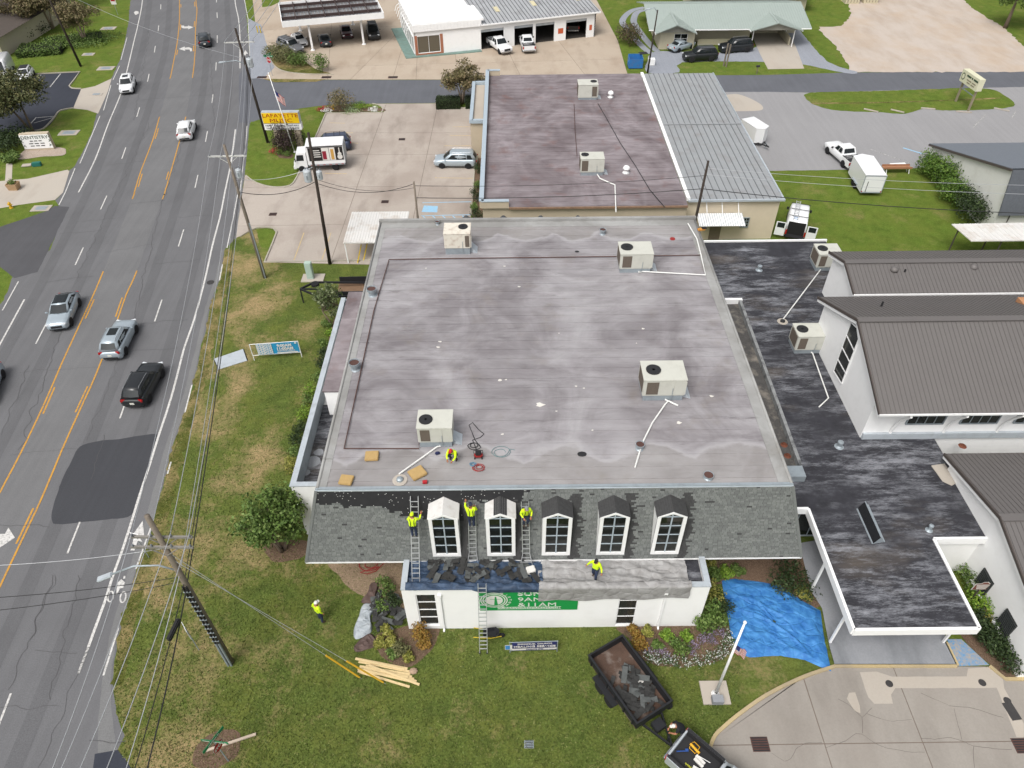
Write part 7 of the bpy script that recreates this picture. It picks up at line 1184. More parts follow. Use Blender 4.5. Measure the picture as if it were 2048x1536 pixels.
# ------------------------------------------------------------------ torn shingles
M_t1, M_t2 = plain('torn_shingle', C(60, 60, 59), .95, var=.3, scale=7), plain('torn_shingle_grey', C(92, 95, 94), .95, var=.25, scale=7); SHM = []
for L_, W_ in ((.9, .3), (.55, .3), (.7, .22)):
    for mt in (M_t1, M_t1, M_t1, M_t1, M_t2):
        mm = MB(); n_ = 5; rows_ = [[V((-L_/2+L_*i/n_, -W_/2, .03*math.sin(i*1.3))), V((-L_/2+L_*i/n_, W_/2, .03*math.sin(i*1.3+.6))), V((-L_/2+L_*i/n_, W_/2, .02+.03*math.sin(i*1.3+.6))), V((-L_/2+L_*i/n_, -W_/2, .02+.03*math.sin(i*1.3)))] for i in range(n_+1)]
        mm.loft(rows_); o = mm.build('shingle_proto', mt); SHM.append(o.data); bpy.data.objects.remove(o)
def scatter(n, label, group, fn, seed):
    rr = random.Random(seed)
    for i in range(n):
        p = fn(rr, i); o = mesh_obj('torn_shingle', rr.choice(SHM), None, p, label=label, cat='shingle', group=group); o.rotation_euler = (rr.uniform(-.3, .3), rr.uniform(-.3, .3), rr.uniform(0, 3.14))
scatter(46, 'dark torn shingle strip lying on the navy portico tarp', 'torn shingles on the navy tarp', lambda r_, i: V((r_.uniform(-4.6, 1.3), r_.uniform(22.25, 23.5), 4.2+r_.uniform(0, .14))), 1); scatter(7, 'torn shingle strip on the portico edge below the dormers', 'torn shingles under the dormers', lambda r_, i: V((-5+r_.uniform(0, 1.6), 23.5+r_.uniform(-.1, .1), 4.3)), 2)
dM = Matrix.Translation(dt.location) @ Matrix.Rotation(dt.rotation_euler[2], 4, 'Z')
scatter(56, 'torn shingle strip dumped in the black trailer', 'torn shingles in the dump trailer', lambda r_, i: dM @ V((r_.uniform(-.7, DL/2-.35), r_.uniform(-day/2+.3, day/2-.3), .88+r_.uniform(.02, .26))), 3)
scatter(36, 'torn shingle strip dropped beside the silver tarp', 'torn shingles by the silver tarp', lambda r_, i: (lambda q: V((q.x, q.y, .1+r_.uniform(.03, .3))))(G(512+(930+r_.uniform(0, 250))/4, 1152+(190+r_.uniform(0, 240))/4)), 4)
m = MB(); q = dM @ V((.2, day/2-.6, .98)); m.box(q, (.34, .5, .12), .5); m.build('white_bag', M_prw, label='white printed bag among shingles in the dump trailer', cat='bag', bevel=.03)
m = MB(); m.box(G(1188-130, 1140, 4.3)+V((.1, 0, 0)), (.5, .4, .3), .3); m.build('white_bag', M_prw, label='white and blue bag at the foot of the third ladder', cat='bag', bevel=.04)
# ------------------------------------------------------------------ lumber
M_pine = plain('fresh_pine', C(222, 198, 150), .75, var=.12, scale=5)
PL = [((797, 662), (1212, 745), .04), ((822, 688), (1240, 770), .04), ((830, 725), (1235, 790), .04), ((815, 745), (1248, 810), .04), ((815, 765), (1265, 828), .06), ((880, 725), (1285, 850), .1), ((905, 725), (1310, 880), .16), ((830, 770), (1230, 890), .04), ((840, 755), (1240, 850), .10), ((870, 740), (1220, 820), .12), ((800, 668), (1190, 755), .09)]
for i, (a, b, z) in enumerate(PL): A, B = [G(512+x/4, 1152+y_/4) for x, y_ in (a, b)]; m = MB(); m.beam(A+V((0, 0, z)), B+V((0, 0, z)), .13, .045); m.build('lumber_plank', M_pine, label='fresh pale pine board in the loose pile on the lawn', cat='plank', group='pine boards on the lawn')
m = MB(); A, B = G(410, 1502, .1), G(512, 1468, .1); m.beam(A, B, .13, .09); m.build('timber_beam', plain('grey_timber', C(196, 180, 162), .85, var=.12), label='weathered timber lying beside the stop sign', cat='timber'); m = MB(); m.ball(G(827, 1342, .1), (.25, .2, .16), 8, 5); m.build('rock', plain('pinkish_rock', C(178, 152, 130), .9, var=.2), label='pinkish rock at the end of the pine boards', cat='rock')
# wheelbarrow
p = G(982, 1274); t = thing('wheelbarrow', 'dark wheelbarrow with yellow handles behind the grass ladder', 'wheelbarrow', p); m = MB(); m.loft([[p+V((x*a, y_*a, z)) for x, y_ in ((-.45, -.25), (.3, -.32), (.5, -.15), (.5, .15), (.3, .32), (-.45, .25))] for a, z in ((.55, .3), (.9, .5), (1, .58), (.94, .58), (.6, .36))]); m.build('tray', M_tblk, t)
for s in (-1, 1): m = MB(); m.tube([p+V((-1.0, s*.3, .55)), p+V((0, s*.25, .32)), p+V((.62, s*.06, .2))], .025, 5); m.build('handle', MATS['safety_yellow'], t); m = MB(); m.tube([p+V((-.3, s*.25, .34)), p+V((-.35, s*.25, .03))], .02, 5); m.build('leg', M_tblk, t)
m = MB(); m.lathe([(.1, -.05), (.19, -.05), (.2, 0), (.19, .05), (.1, .05)], 12, p+V((.62, 0, .2)), 'Y'); m.build('wheel', M_tyre, t)
# things in the pickup bed
bM = Matrix.Translation(tow.location) @ Matrix.Rotation(tow.rotation_euler[2], 4, 'Z'); bx = -5.9/2
def bedthing(name, label, cat, fn, mat, bevel=0, sm=False): m = MB(); fn(m); m.v = [bM @ q for q in m.v]; return m.build(name, mat, label=label, cat=cat, bevel=bevel, smooth=sm)
bedthing('post_driver', 'yellow two-handled post driver in the pickup bed', 'tool', lambda m: (m.tube([(bx+.5, .5, .92), (bx+1.1, .42, .92)], .07, 8), m.tube([(bx+.55, .62, .92), (bx+.6, .72, .92), (bx+.95, .68, .92), (bx+.95, .5, .92)], .02, 5), m.tube([(bx+.55, .38, .92), (bx+.6, .28, .92), (bx+.95, .25, .92), (bx+.95, .42, .92)], .02, 5)), plain('tool_yellow', C(226, 170, 40), .5))
for i, (x, y_) in enumerate(((1.2, .2), (1.22, .02))): bedthing('white_box', ('first', 'second')[i]+' long white box with blue end in the pickup bed', 'box', lambda m: m.box((bx+x+.1, y_, .9), (.55, .15, .12), -.1), M_prw, .01)
bedthing('white_board', 'white board lying in the pickup bed', 'board', lambda m: m.box((bx+1.45, -.35, .88), (.45, .3, .04), .2), M_prw); bedthing('pole_tool', 'long white pole along the pickup bed', 'pole', lambda m: m.tube([(bx+1.05, .25, .95), (bx+1.75, .4, .95)], .02, 5), M_pvc); bedthing('yellow_rope', 'bunched yellow rope near the pickup tailgate', 'rope', lambda m: m.tube([(bx+.85+.03*k, -.45+.06*math.sin(k*2), .86+.03*math.cos(k*2)) for k in range(16)], .02, 5), plain('rope_yellow', C(206, 206, 70), .7)); bedthing('blue_tool', 'blue and silver jack in the pickup bed', 'tool', lambda m: (m.tube([(bx+.2, -.3, .9), (bx+.55, .05, .92)], .03, 5), m.box((bx+.55, .1, .92), (.16, .12, .1), .7)), flat('tool_blue', C(50, 84, 150), .4))

# ------------------------------------------------------------------ utility poles and wires
M_pole = plain('creosote_pole', C(64, 56, 50), .9, var=.25, scale=3); M_polew = plain('weathered_pole', C(128, 118, 106), .9, var=.2, scale=3); M_wire = flat('bare_wire', C(190, 192, 196), .4, .5); M_wireb = flat('black_cable', C(34, 34, 36), .7); M_ins = flat('insulator', C(120, 124, 132), .3)
def pole(label, base, h, mat, lean=(0, 0), r=.17, arms=(), name='utility_pole', bp=None):
    p = bp or G(*base); t = thing(name, label, 'utility pole', p); m = MB(); tp = p+V((lean[0], lean[1], h)); m.tube([p, p.lerp(tp, .5), tp], [r, r*.85, r*.66], 10); m.build('shaft', mat, t, smooth=True); pts = {}
    for i, (z, L_, ang, mt, off) in enumerate(arms):
        c_ = p.lerp(tp, z/h)+V((math.sin(-ang)*off, math.cos(ang)*off, 0)); d = V((math.cos(ang), math.sin(ang), 0)); m = MB(); m.beam(c_-d*L_/2, c_+d*L_/2, .1, .12); m.build('crossarm', mt, t)
        for s in (-.46, -.16, .16, .46): q = c_+d*L_*s; m = MB(); m.lathe([(.05, .06), (.06, .12), (.04, .2), (.01, .22)], 8, q); m.build('insulator', M_ins, t); pts[(i, s)] = q+V((0, 0, .2))
        for s in (-1, 1): m = MB(); m.beam(c_+d*s*L_*.28, c_-V((0, 0, .7)), .04, .04); m.build('brace', mt, t)
    return t, p, tp, pts
M_arm = plain('white_arm', C(206, 206, 202), .6, var=.08); M_armw = plain('grey_arm', C(140, 136, 130), .8, var=.15)
A1 = .35
t1, b1, top1, a1 = pole('leaning weathered utility pole on the church lawn with street lamp and conduits', (462, 1325), 13.8, M_polew, (0, 0), .19, ((12.0, 2.9, -.02, M_armw, .14), (11.6, 2.9, -.02, M_armw, -.14)))
t2, b2, top2, a2 = pole('weathered utility pole on the verge beside the parking lot entrance', (530, 555), 13.3, M_polew, (-.25, 0), .17, ((12.3, 3.2, .03, M_arm, 0),)); t4, b4, top4, a4 = pole('dark utility pole with lamp arm at the side street corner', (536, 286), 13.5, M_pole, (-.5, 0), .18, ((12.0, 3.4, .06, M_arm, 0),))
t3, b3, top3, a3 = pole('dark pole with grey transformers at the back of the church lawn', (660, 528), 13.3, M_pole, (.5, 0), .17); t5, b5, top5, a5 = pole('dark utility pole on the dental office lawn', (162, 133), 13.5, M_pole, (-1.0, 0), .18, ((12.6, 3.2, .1, M_arm, 0),))
p7 = GY(1384, 440, 60.5); t7, b7, top7, a7 = pole('short dark pole between the church and the metal shed', None, GY(1405, 322, 60.5).z, M_pole, (.3, 0), .15, bp=V((p7.x+.2, 60.5, 0))); p8_ = GY(836, 440, 60); t8, b8, top8, a8 = pole('slim pole behind the church back parapet', None, GY(832, 363, 60).z, M_polew, (0, 0), .12, bp=V((p8_.x, 60, 0)))
t6, b6, top6, a6 = pole('thin black pole with street lamp by the blue dumpster', (1295, 146), 8.6, M_pole, (.4, 0), .13)
def lamp(t, a, pts, head, mat=M_galv):
    m = MB(); m.tube(pts, .05, 6); m.build('lamp_arm', mat, t, smooth=True); q, d = V(pts[-1]), (V(pts[-1])-V(pts[-2])).normalized(); m = MB(); m.beam(q, q+d*.8, .3, .14); m.build('lamp_head', M_coping, t, bevel=.04)
def on(t, p, tp, z): return p.lerp(tp, z/(tp.z-p.z))
q = on(t1, b1, top1, 9.4); e = GY(262, 1168, q.y-.1); e = V((e.x, e.y, 9.9)); lamp(t1, None, [q, q+V((-.8, 0, .5)), q+V((-1.9, -.1, .62)), q+V((-3.0, -.3, .25))], None)
q = on(t4, b4, top4, 9.6); lamp(t4, None, [q, q+V((-1.0, 0, .4)), q+V((-2.2, -.1, .3))], None); lamp(t6, None, [top6-V((0, 0, .3)), top6+V((-.5, 0, .3)), top6+V((-1.1, -.1, .2))], None)
for s in (-.09, .09): m = MB(); m.tube([b1+V((s, -.2, 0)), b1+V((s, -.2, 2.6))], .06, 8); m.build('conduit', M_galv, t1); m = MB(); m.tube([b1+V((s, -.2, 2.6)), b1+V((s, -.2, 8.3))], .05, 8); m.build('cable_riser', M_wireb, t1)
for z in range(12): m = MB(); m.box(b1+V((0, -.22, 2.9+z*.45)), (.36, .06, .05)); m.build('clamp', M_galv, t1)
m = MB(); m.tube([b2+V((.1, -.17, 0)), b2+V((.05, -.17, 6))], .06, 8); m.build('conduit', M_galv, t2)
def transformer(t, p, r=.3, h=.9, n=''):
    m = MB(); m.lathe([(r*.9, 0), (r, .06), (r, h*.9), (r*.8, h), (.02, h+.05)], 14, p); o = m.build('transformer', plain('transformer_grey', C(190, 196, 200), .5, .1), t, smooth=False)
    for s in (-.12, .12): m = MB(); m.lathe([(.05, h), (.04, h+.25), (.01, h+.27)], 8, p+V((s, 0, 0))); m.build('bushing', M_ins, o)
    m = MB(); m.box(p+V((0, 0, h*.5)), (.08, r*2.5, .3)); m.build('bracket', M_galv, o)
q = on(t3, b3, top3, 9.3); transformer(t3, q+V((-.62, -.2, -.4)), .36, 1.1); transformer(t3, q+V((.45, -.2, -.2)), .26, .8); q = on(t4, b4, top4, 9.7); transformer(t4, q+V((.6, -.1, -.4)), .36, 1.0); q = on(t2, b2, top2, 10.6); transformer(t2, q+V((.5, .1, -.3)), .26, .8)
def wire(label, a, b, sag=.6, r=.02, mat=None, group='overhead lines', n=14, name='overhead_wire'):
    a, b = V(a), V(b); m = MB(); m.tube([a.lerp(b, k/n)-V((0, 0, sag*4*(k/n)*(1-k/n))) for k in range(n+1)], r, 5); return m.build(name, mat or M_wire, label=label, cat='wire', group=group, org=a)
ends = [G(u, 1600, 11.4) for u in (80, 95, 132, 188)]
for i, s in enumerate((-.46, -.16, .16, .46)):
    wire('bare power line between the verge pole and the lawn pole', a2[(0, s)], a1[(0, s)], .8, group='power lines over the verge'); wire('bare power line from the lawn pole towards the bottom edge', a1[(0, s)], ends[i], .3, group='power lines at the bottom edge'); wire('bare power line from the side street pole to the verge pole', a4[(0, s)], a2[(0, s)], .7, group='power lines along the parking lot')
    wire('bare power line continuing up the road beyond the side street pole', a4[(0, s)], a4[(0, s)]+V((-5, 75, 0)), 1.2, .03, group='power lines at the top of the road')
for i, (z, s, mt) in enumerate(((9.6, .018, M_wire), (8.9, .022, M_wireb), (8.5, .03, M_wireb))):
    wire(('upper', 'middle', 'lowest')[i]+' communication cable along the verge', on(0, b2, top2, z), on(0, b1, top1, z-.4), .5, s, mt, 'communication cables'); wire(('upper', 'middle', 'lowest')[i]+' communication cable from the lawn pole to the bottom edge', on(0, b1, top1, z-.4), G((232, 250, 278)[i], 1600, 7.2-.3*i), .25, s*1.1, mt, 'communication cables'); wire(('upper', 'middle', 'lowest')[i]+' cable from the side street pole to the verge pole', on(0, b4, top4, z), on(0, b2, top2, z), .5, s, mt, 'communication cables')
m = MB(); q = on(0, b1, top1, 8.5).lerp(G(278, 1600, 6.6), .22); m.beam(q+V((.02, .3, -.12)), q+V((-.15, -.75, -.2)), .22, .26); m.build('splice_case', M_wireb, label='black splice case hanging on the lowest cable', cat='cable box', bevel=.05)
for i, (v, z) in enumerate(((1136, 11.0), (1190, 8.6), (1210, 8.2))): wire(('highest', 'middle', 'lowest')[i]+' wire crossing the road left of the lawn pole', on(0, b1, top1, z+.3), G(-200, v+14*i, z+.2), .4, .015 if i == 0 else .018, M_wire if i == 0 else M_wireb, 'wires crossing the road')
# guy wires with yellow guards
for i, (u, v, gu, gv) in enumerate(((724, 1358, 652, 1308), (772, 1368, 672, 1312))):
    a = on(0, b1, top1, 11.0-i*.6); e = G(u, v); wire('guy wire from the lawn pole down to the '+('left', 'right')[i]+' yellow guard', a, e, .02, .014, M_wire, 'guy wires'); d = (e-a).normalized(); m = MB(); m.tube([e-d*.2, e-d*2.9], .05, 8); m.build('guy_guard', plain('guard_yellow', C(214, 168, 46), .5, var=.08), label=('left', 'right')[i]+' yellow plastic guy guard over the pine boards', cat='guy guard', group='yellow guy guards')
wire('service wire from the transformer pole to the slim pole', on(0, b3, top3, 8.6), top8-V((0, 0, .2)), .9, .025, M_wireb, 'wires behind the church'); wire('thin upper wire from the transformer pole to the slim pole', on(0, b3, top3, 9.0), top8-V((0, 0, .6)), .7, .018, M_wireb, 'wires behind the church'); wire('thick black cable from the slim pole to the shed pole', top8-V((0, 0, 1.6)), on(0, b7, top7, 7.6), .35, .03, M_wireb, 'wires behind the church'); wire('thin wire from the slim pole to the shed pole', top8-V((0, 0, .4)), on(0, b7, top7, 8.9), .4, .02, M_wireb, 'wires behind the church')
wire('thick black cable from the shed pole across the right lawn', on(0, b7, top7, 7.6), G(2300, 432, 7.4), .6, .035, M_wireb, 'wires over the right lawn'); wire('upper bare wire over the right lawn', on(0, b7, top7, 9.6), G(2300, 372, 8.6), .5, .018, M_wire, 'wires over the right lawn'); wire('lower bare wire over the right lawn', on(0, b7, top7, 9.0), G(2300, 392, 8.2), .5, .018, M_wire, 'wires over the right lawn'); wire('cable from the verge pole to the transformer pole', on(0, b2, top2, 9.0), on(0, b3, top3, 8.8), .7, .03, M_wireb, 'wires behind the church'); wire('bare wire from the verge pole to the transformer pole top', on(0, b2, top2, 10.2), on(0, b3, top3, 10.2), .5, .02, M_wire, 'wires behind the church')
for i in range(4): wire('power line in the top left corner running to the dental pole', a5[(0, (-.46, -.16, .16, .46)[i])], a5[(0, (-.46, -.16, .16, .46)[i])]+V((-28, -42, .5)), .6, .025, group='power lines at top left')
wire('thin wire crossing the road from the dental pole to the corner pole', on(0, b5, top5, 11.8), on(0, b4, top4, 10.2), 1.0, .018, M_wire, 'wires crossing the road')
# ------------------------------------------------------------------ signs and banners
M_dkgreen = flat('sign_green', C(30, 128, 84), .5); M_prg = flat('print_green', C(28, 150, 74), .5); M_redp = flat('stop_red', C(176, 28, 40), .4); M_navy = flat('print_navy', C(40, 46, 104), .5); M_cyan = plain('print_cyan', C(46, 150, 196), .5, var=.06, scale=4); M_lblue = flat('print_sky', C(70, 140, 200), .5); M_yel = flat('sign_yellow', C(244, 204, 28), .4); M_dred = flat('letter_red', C(170, 36, 28), .5)
# portico banner
bn = thing('portico_banner', 'green banner with white church service times on the white portico wall', 'banner', (1.3, PY-.05, 2)); y_ = PY-.03; P0, P1 = GY(958, 1190, y_), GY(1154, 1221, y_); zt = 4.18; zb_ = GY(1050, 1220, y_).z; x0, x1 = P0.x, P1.x
m = MB(); m.prism([(x0, y_), (x1, y_), (x1, y_-.012), (x0, y_-.012)], zb_, zt); m.build('cloth', M_prg, bn); H_ = zt-zb_
def bt_(s, x, z, size, mat, sx=1.0, bold=0.0, outline=False, al='LEFT'): return text(s, 'lettering', mat, bn, size, plane_m((x, y_-.02, z), (1, 0, 0), (0, 0, 1)), .003, bold, sx, al, outline)
cx_, cz_ = GY(988, 1200, y_).x, zb_+H_*.53
for k, rr_ in enumerate((.62, .57, .52, .47)): m = MB(); m.lathe([(rr_*1.25, 0), (rr_*1.25, -.004-.002*k), (.01, -.004-.002*k)], 28, (cx_, y_-.012, cz_), 'Y'); m.build('emblem_ring', M_prw if k % 2 == 0 else M_prg, bn)
m = MB(); m.lathe([(.5, 0), (.5, -.014), (.01, -.014)], 28, (cx_, y_-.012, cz_), 'Y'); m.build('emblem_disc', M_prw, bn); m = MB(); m.add([(cx_+.05, y_-.03, cz_+.38), (cx_+.13, y_-.03, cz_+.38), (cx_+.22, y_-.03, cz_-.5), (cx_-.0, y_-.03, cz_-.5)], [(0, 1, 2, 3)]); m.build('emblem_spire', M_prg, bn); m = MB(); m.box((cx_+.08, y_-.031, cz_+.12), (.6, .006, .03)); m.build('emblem_cross', M_prg, bn)
for k, ch in enumerate('MIDTOWN'): a = R(62-k*20); text(ch, 'lettering', M_prw, bn, .2, plane_m((cx_+.92*math.cos(a), y_-.02, cz_+.80*math.sin(a)), (math.sin(a), 0, -math.cos(a)), (math.cos(a), 0, math.sin(a))), .003, .004)
xt = GY(1035, 1190, y_).x; [bt_(s_, xt, GY(1070, v_, y_).z, .56, M_prw, 1.28, 0, o_) for s_, v_, o_ in (('SUNDAYS', 1187, .014), ('9AM', 1198.5, False), ('&11AM', 1209, False))]
m = MB(); za, xb0, xb1 = zb_+H_*.12, GY(995, 1218, y_).x, GY(1122, 1218, y_).x; m.prism([(xb0, y_-.013), (xb1, y_-.013), (xb1, y_-.017), (xb0, y_-.017)], za-.11, za+.11); m.build('web_strip', M_prw, bn); text('OURSAVIORSCHURCH.COM', 'lettering', M_prg, bn, .2, plane_m(((xb0+xb1)/2, y_-.022, za), (1, 0, 0), (0, 0, 1)), .003, .004, 1.42)
# lawn banners
def frame_banner(name, label, bl, br, h, low, cloth, sx0=.12, cat='banner', mat=None):
    a, b = G(*bl), G(*br); d = (b-a).normalized(); L_ = (b-a).length; t = thing(name, label, cat, (a+b)/2); n_ = V((d.y, -d.x, 0)); mt = mat or M_trim
    for p in (a, b): m = MB(); m.tube([p, p+V((0, 0, h))], .03, 6); m.build('post', mt, t)
    for z in (h-.02, low): m = MB(); m.tube([a+V((0, 0, z)), b+V((0, 0, z))], .025, 6); m.build('rail', mt, t)
    m = MB(); nn = 16; m.loft([[a+d*(sx0*L_+(L_*(.985-sx0))*k/nn)+n_*.025*math.sin(k*1.1)+V((0, 0, z)) for z in (low+.02, (low+h)/2, h-.03)] for k in range(nn+1)], closed=False, cap=False); c_ = m.build('cloth', cloth, t, smooth=True)
    return t, a, b, d, n_, L_
t, a, b, d, n_, L_ = frame_banner('sunday_banner', 'blue and white roadside banner with service times on two white posts', (509, 721), (604, 714), 1.75, .55, M_cyan)
def on_b(x, z, off=.05): return a+d*x+n_*off+V((0, 0, z))
m = MB(); m.quad(on_b(L_*.13, .58, .04), on_b(L_*.42, .58, .04), on_b(L_*.42, 1.7, .04), on_b(L_*.13, 1.7, .04)); m.build('print_block', M_cyan, t)
for k in range(5): text('SUNDAYS', 'lettering', M_prw, t, .30, plane_m(on_b(L_*.285, .70+k*.225, .055), d, (0, 0, 1)), .003, .012, .92)
text('9:00AM', 'lettering', M_prw, t, .40, plane_m(on_b(L_*.70, 1.42, .055), d, (0, 0, 1)), .003, .016, .92); text('11:00AM', 'lettering', M_prw, t, .40, plane_m(on_b(L_*.70, 1.08, .055), d, (0, 0, 1)), .003, .016, .92); text('MIDTOWN CAMPUS', 'lettering', M_prw, t, .14, plane_m(on_b(L_*.72, .86, .055), d, (0, 0, 1)), .003, .003, 1.1)
m = MB(); m.quad(on_b(L_*.52, .62, .05), on_b(L_*.95, .62, .05), on_b(L_*.95, .74, .05), on_b(L_*.52, .74, .05)); m.build('web_strip', M_prw, t); m = MB(); m.poly([on_b(L_*.94+.1*math.cos(k*.6), 1.6+.09*math.sin(k*.6), .05) for k in range(10)]); m.build('round_logo', M_prw, t)
bp = [G(428, 719), G(487, 699), G(495, 722), G(437, 740)]; m = MB(); m.prism([p for p in bp], .03, .07); bo = thing('fallen_panel', 'blank white sign panel lying on the grass by the road', 'panel', sum(bp, V((0, 0, 0)))/4); m.build('board', M_coping, bo)
for p, q in ((bp[1], bp[2]), (bp[3], bp[0])): m = MB(); m.beam(p+V((0, 0, .05)), q+V((0, 0, .05)), .06, .06); m.build('edge_trim', M_bplast, bo)
t, a, b, d, n_, L_ = frame_banner('healing_banner', 'navy and white service banner on a galvanised pipe frame before the portico', (1020, 1306), (1114, 1303), 1.25, .28, M_navy, .04, mat=M_galv)
for z0, z1, x0_, x1_, mt in ((.36, .56, .04, .985, M_prw), (.30, .36, .04, .985, M_navy)): m = MB(); m.quad(on_b(L_*x0_, z0, .035), on_b(L_*x1_, z0, .035), on_b(L_*x1_, z1, .035), on_b(L_*x0_, z1, .035)); m.build('print_block', mt, t)
m = MB(); m.quad(on_b(-.28, .45, .03), on_b(L_*.05, .45, .03), on_b(L_*.05, 1.0, .03), on_b(-.28, 1.0, .03)); m.build('flap', M_prw, t); m = MB(); m.quad(on_b(-.26, .5, .04), on_b(.0, .5, .04), on_b(.0, .95, .04), on_b(-.26, .95, .04)); m.build('flap_print', M_lblue, t)
text('EMMANUEL CHURCH', 'lettering', M_prw, t, .2, plane_m(on_b(L_*.52, 1.08, .05), d, (0, 0, 1)), .003, .006, 1.0); text('HEALING SERVICE', 'lettering', M_prw, t, .27, plane_m(on_b(L_*.52, .78, .05), d, (0, 0, 1)), .003, 0, 1.08, 'CENTER', .009); text('FRIDAYS 7PM', 'lettering', M_navy, t, .15, plane_m(on_b(L_*.52, .46, .05), d, (0, 0, 1)), .003, .004, 1.1)
# music store sign
pl, pr = G(561, 292), G(601, 291); d = (pr-pl).normalized(); t = thing('store_sign', 'yellow roadside sign with red lettering on two tan posts', 'sign', (pl+pr)/2)
for p in (pl, pr): m = MB(); m.box(p+V((0, 0, 1.25)), (.7, .6, 2.5)); m.build('post', M_tan, t)
sc_ = (pl+pr)/2; W_ = 4.5; yy = sc_.y-.38; zb0, zm, zt = [GY(570, v_, yy).z for v_ in (260, 247.5, 225)]; sh_ = (zt-zm)/1.85
m = MB(); m.box(V((sc_.x-.35, sc_.y, (zm+zt)/2)), (W_, .7, zt-zm)); m.build('cabinet', M_coping, t, bevel=.02); m = MB(); m.box(V((sc_.x-.35, yy+.02, (zm+zt)/2)), (W_-.15, .04, zt-zm-.12)); m.build('yellow_face', M_yel, t); m = MB(); m.box(V((sc_.x-.3, sc_.y, (zb0+zm)/2-.02)), (W_, .7, zm-zb0-.04)); m.build('message_board', M_trim, t)
for s, z, sz, mt, sx in (('LAFAYETTE', zm+(zt-zm)*.72, .86*sh_, M_dred, .97/sh_), ('MUSIC', zm+(zt-zm)*.28, .86*sh_, M_dred, 1.1/sh_), ('NEW  GIBSON  GUITARS', zb0+(zm-zb0)*.72, .40*sh_, M_prn, .9/sh_), ('YAMAHA & PEARL DRUMS', zb0+(zm-zb0)*.28, .40*sh_, M_prn, .84/sh_)): text(s, 'lettering', mt, t, sz, plane_m((sc_.x-.35, yy-.015, z), (1, 0, 0), (0, 0, 1)), .006, 0, sx)
# dentistry sign
a, b = G(52, 302), G(109, 299); d = (b-a).normalized(); t = thing('dentistry_sign', 'low white monument sign reading dentistry with bamboo motifs in a rock bed', 'sign', (a+b)/2); n_ = V((d.y, -d.x, 0)); L_ = (b-a).length
m = MB(); m.prism([a, b, b-n_*.6, a-n_*.6], 0, 2.1); m.build('body', M_tan, t); m = MB(); m.prism([a+n_*.03, b+n_*.03, b, a], .25, 2.0); m.build('face', M_trim, t)
text('DENTISTRY', 'lettering', M_dkg2 := flat('letter_green', C(60, 80, 60), .6), t, .55, plane_m((a+b)/2+n_*.05+V((0, 0, 1.65)), d, (0, 0, 1)), .004, .004, 1.1)
for i, (z, w_) in enumerate(((1.22, .42), (.9, .55), (.6, .5))):
    for k in range(3): m = MB(); c_ = (a+b)/2+d*(k-1)*L_*w_*.36+n_*.045+V((0, 0, z)); m.beam(c_-d*L_*w_*.13, c_+d*L_*w_*.13, .01, .1); m.build('name_line', M_prn, t)
for s in (-1, 1):
    for k in range(5): m = MB(); c_ = (a+b)/2+d*s*L_*(.40+.02*k)+n_*.045+V((0, 0, .5+.28*k)); m.beam(c_, c_+d*s*.22+V((0, 0, .2*(-1)**k)), .01, .07); m.build('bamboo_motif', M_dkg2, t)
# stop signs
def stop(label, base, h, px_rot, street=True, r=.38, angs=(-.12, 1.1)):
    p = G(*base); t = thing('stop_sign', label, 'sign', p); m = MB(); m.tube([p, p+V((-.02, 0, h+.35))], .035, 6); m.build('post', M_galv, t); n_ = V((math.cos(px_rot), math.sin(px_rot), 0)); s = V((-n_.y, n_.x, 0)); c_ = p+V((0, 0, h-.3))+n_*.05
    for rr_, mt, k in ((r, M_prw, 0), (r*.93, M_redp, .008)): m = MB(); pts = [c_+n_*k+s*rr_*math.cos(R(22.5+45*i))+V((0, 0, rr_*math.sin(R(22.5+45*i)))) for i in range(8)]; m.poly(pts); m.add([q-n_*.006 for q in pts], [tuple(range(7, -1, -1))]); m.build('plate', mt, t)
    text('STOP', 'lettering', M_prw, t, r*.75, plane_m(c_+n_*.02, s, (0, 0, 1)), .002, .01, .85)
    if street:
        for ang, z, tx in ((angs[0], h+.22, 'Marie Antoinette St'), (angs[1], h+.45, 'Johnston St')):
            e = V((math.cos(ang), math.sin(ang), 0)); e = e if e.x > 0 else -e; nn = V((e.y, -e.x, 0)); q = p+V((0, 0, z)); m = MB(); m.beam(q-e*.7, q+e*.7, .02, .24); m.build('street_plate', M_dkgreen, t); text(tx, 'lettering', M_prw, t, .15, plane_m(q+nn*.02, e, (0, 0, 1)), .002, .004)
stop('leaning stop sign with two green street name plates at the lawn corner', (457, 1522), 2.3, R(-20)); stop('stop sign with green street plates at the station corner', (545, 152), 2.6, R(-120), True, .45)
# speed and route plates near the lawn pole
for lb, p, ang, w_, h_, words in (('white speed limit sign seen from above beside the lawn pole', G(298, 1115), -.3, .6, .75, ('SPEED', '50')), ('tilted white and blue sign hanging by the lawn pole', G(398, 1300), -.9, .75, .9, ())):
    t = thing('road_sign', lb, 'sign', p); m = MB(); m.tube([p, p+V((0, 0, 2.6))], .03, 6); m.build('post', M_galv, t); q = p+V((0, -.04, 2.3)); e = V((math.cos(ang), math.sin(ang), 0)); m = MB(); m.beam(q-e*w_/2, q+e*w_/2, .02, h_); m.build('plate', M_trim, t); n_ = V((e.y, -e.x, 0))
    for k, s in enumerate(words): text(s, 'lettering', M_prn, t, (.14, .3)[k], plane_m(q+n_*.02+V((0, 0, (.25, -.08)[k])), e, (0, 0, 1)), .002, .004)
    if not words: m = MB(); m.beam(q-e*.3+n_*.015+V((0, 0, .2)), q+e*.3+n_*.015+V((0, 0, .2)), .01, .2); m.build('blue_band', M_lblue, t)
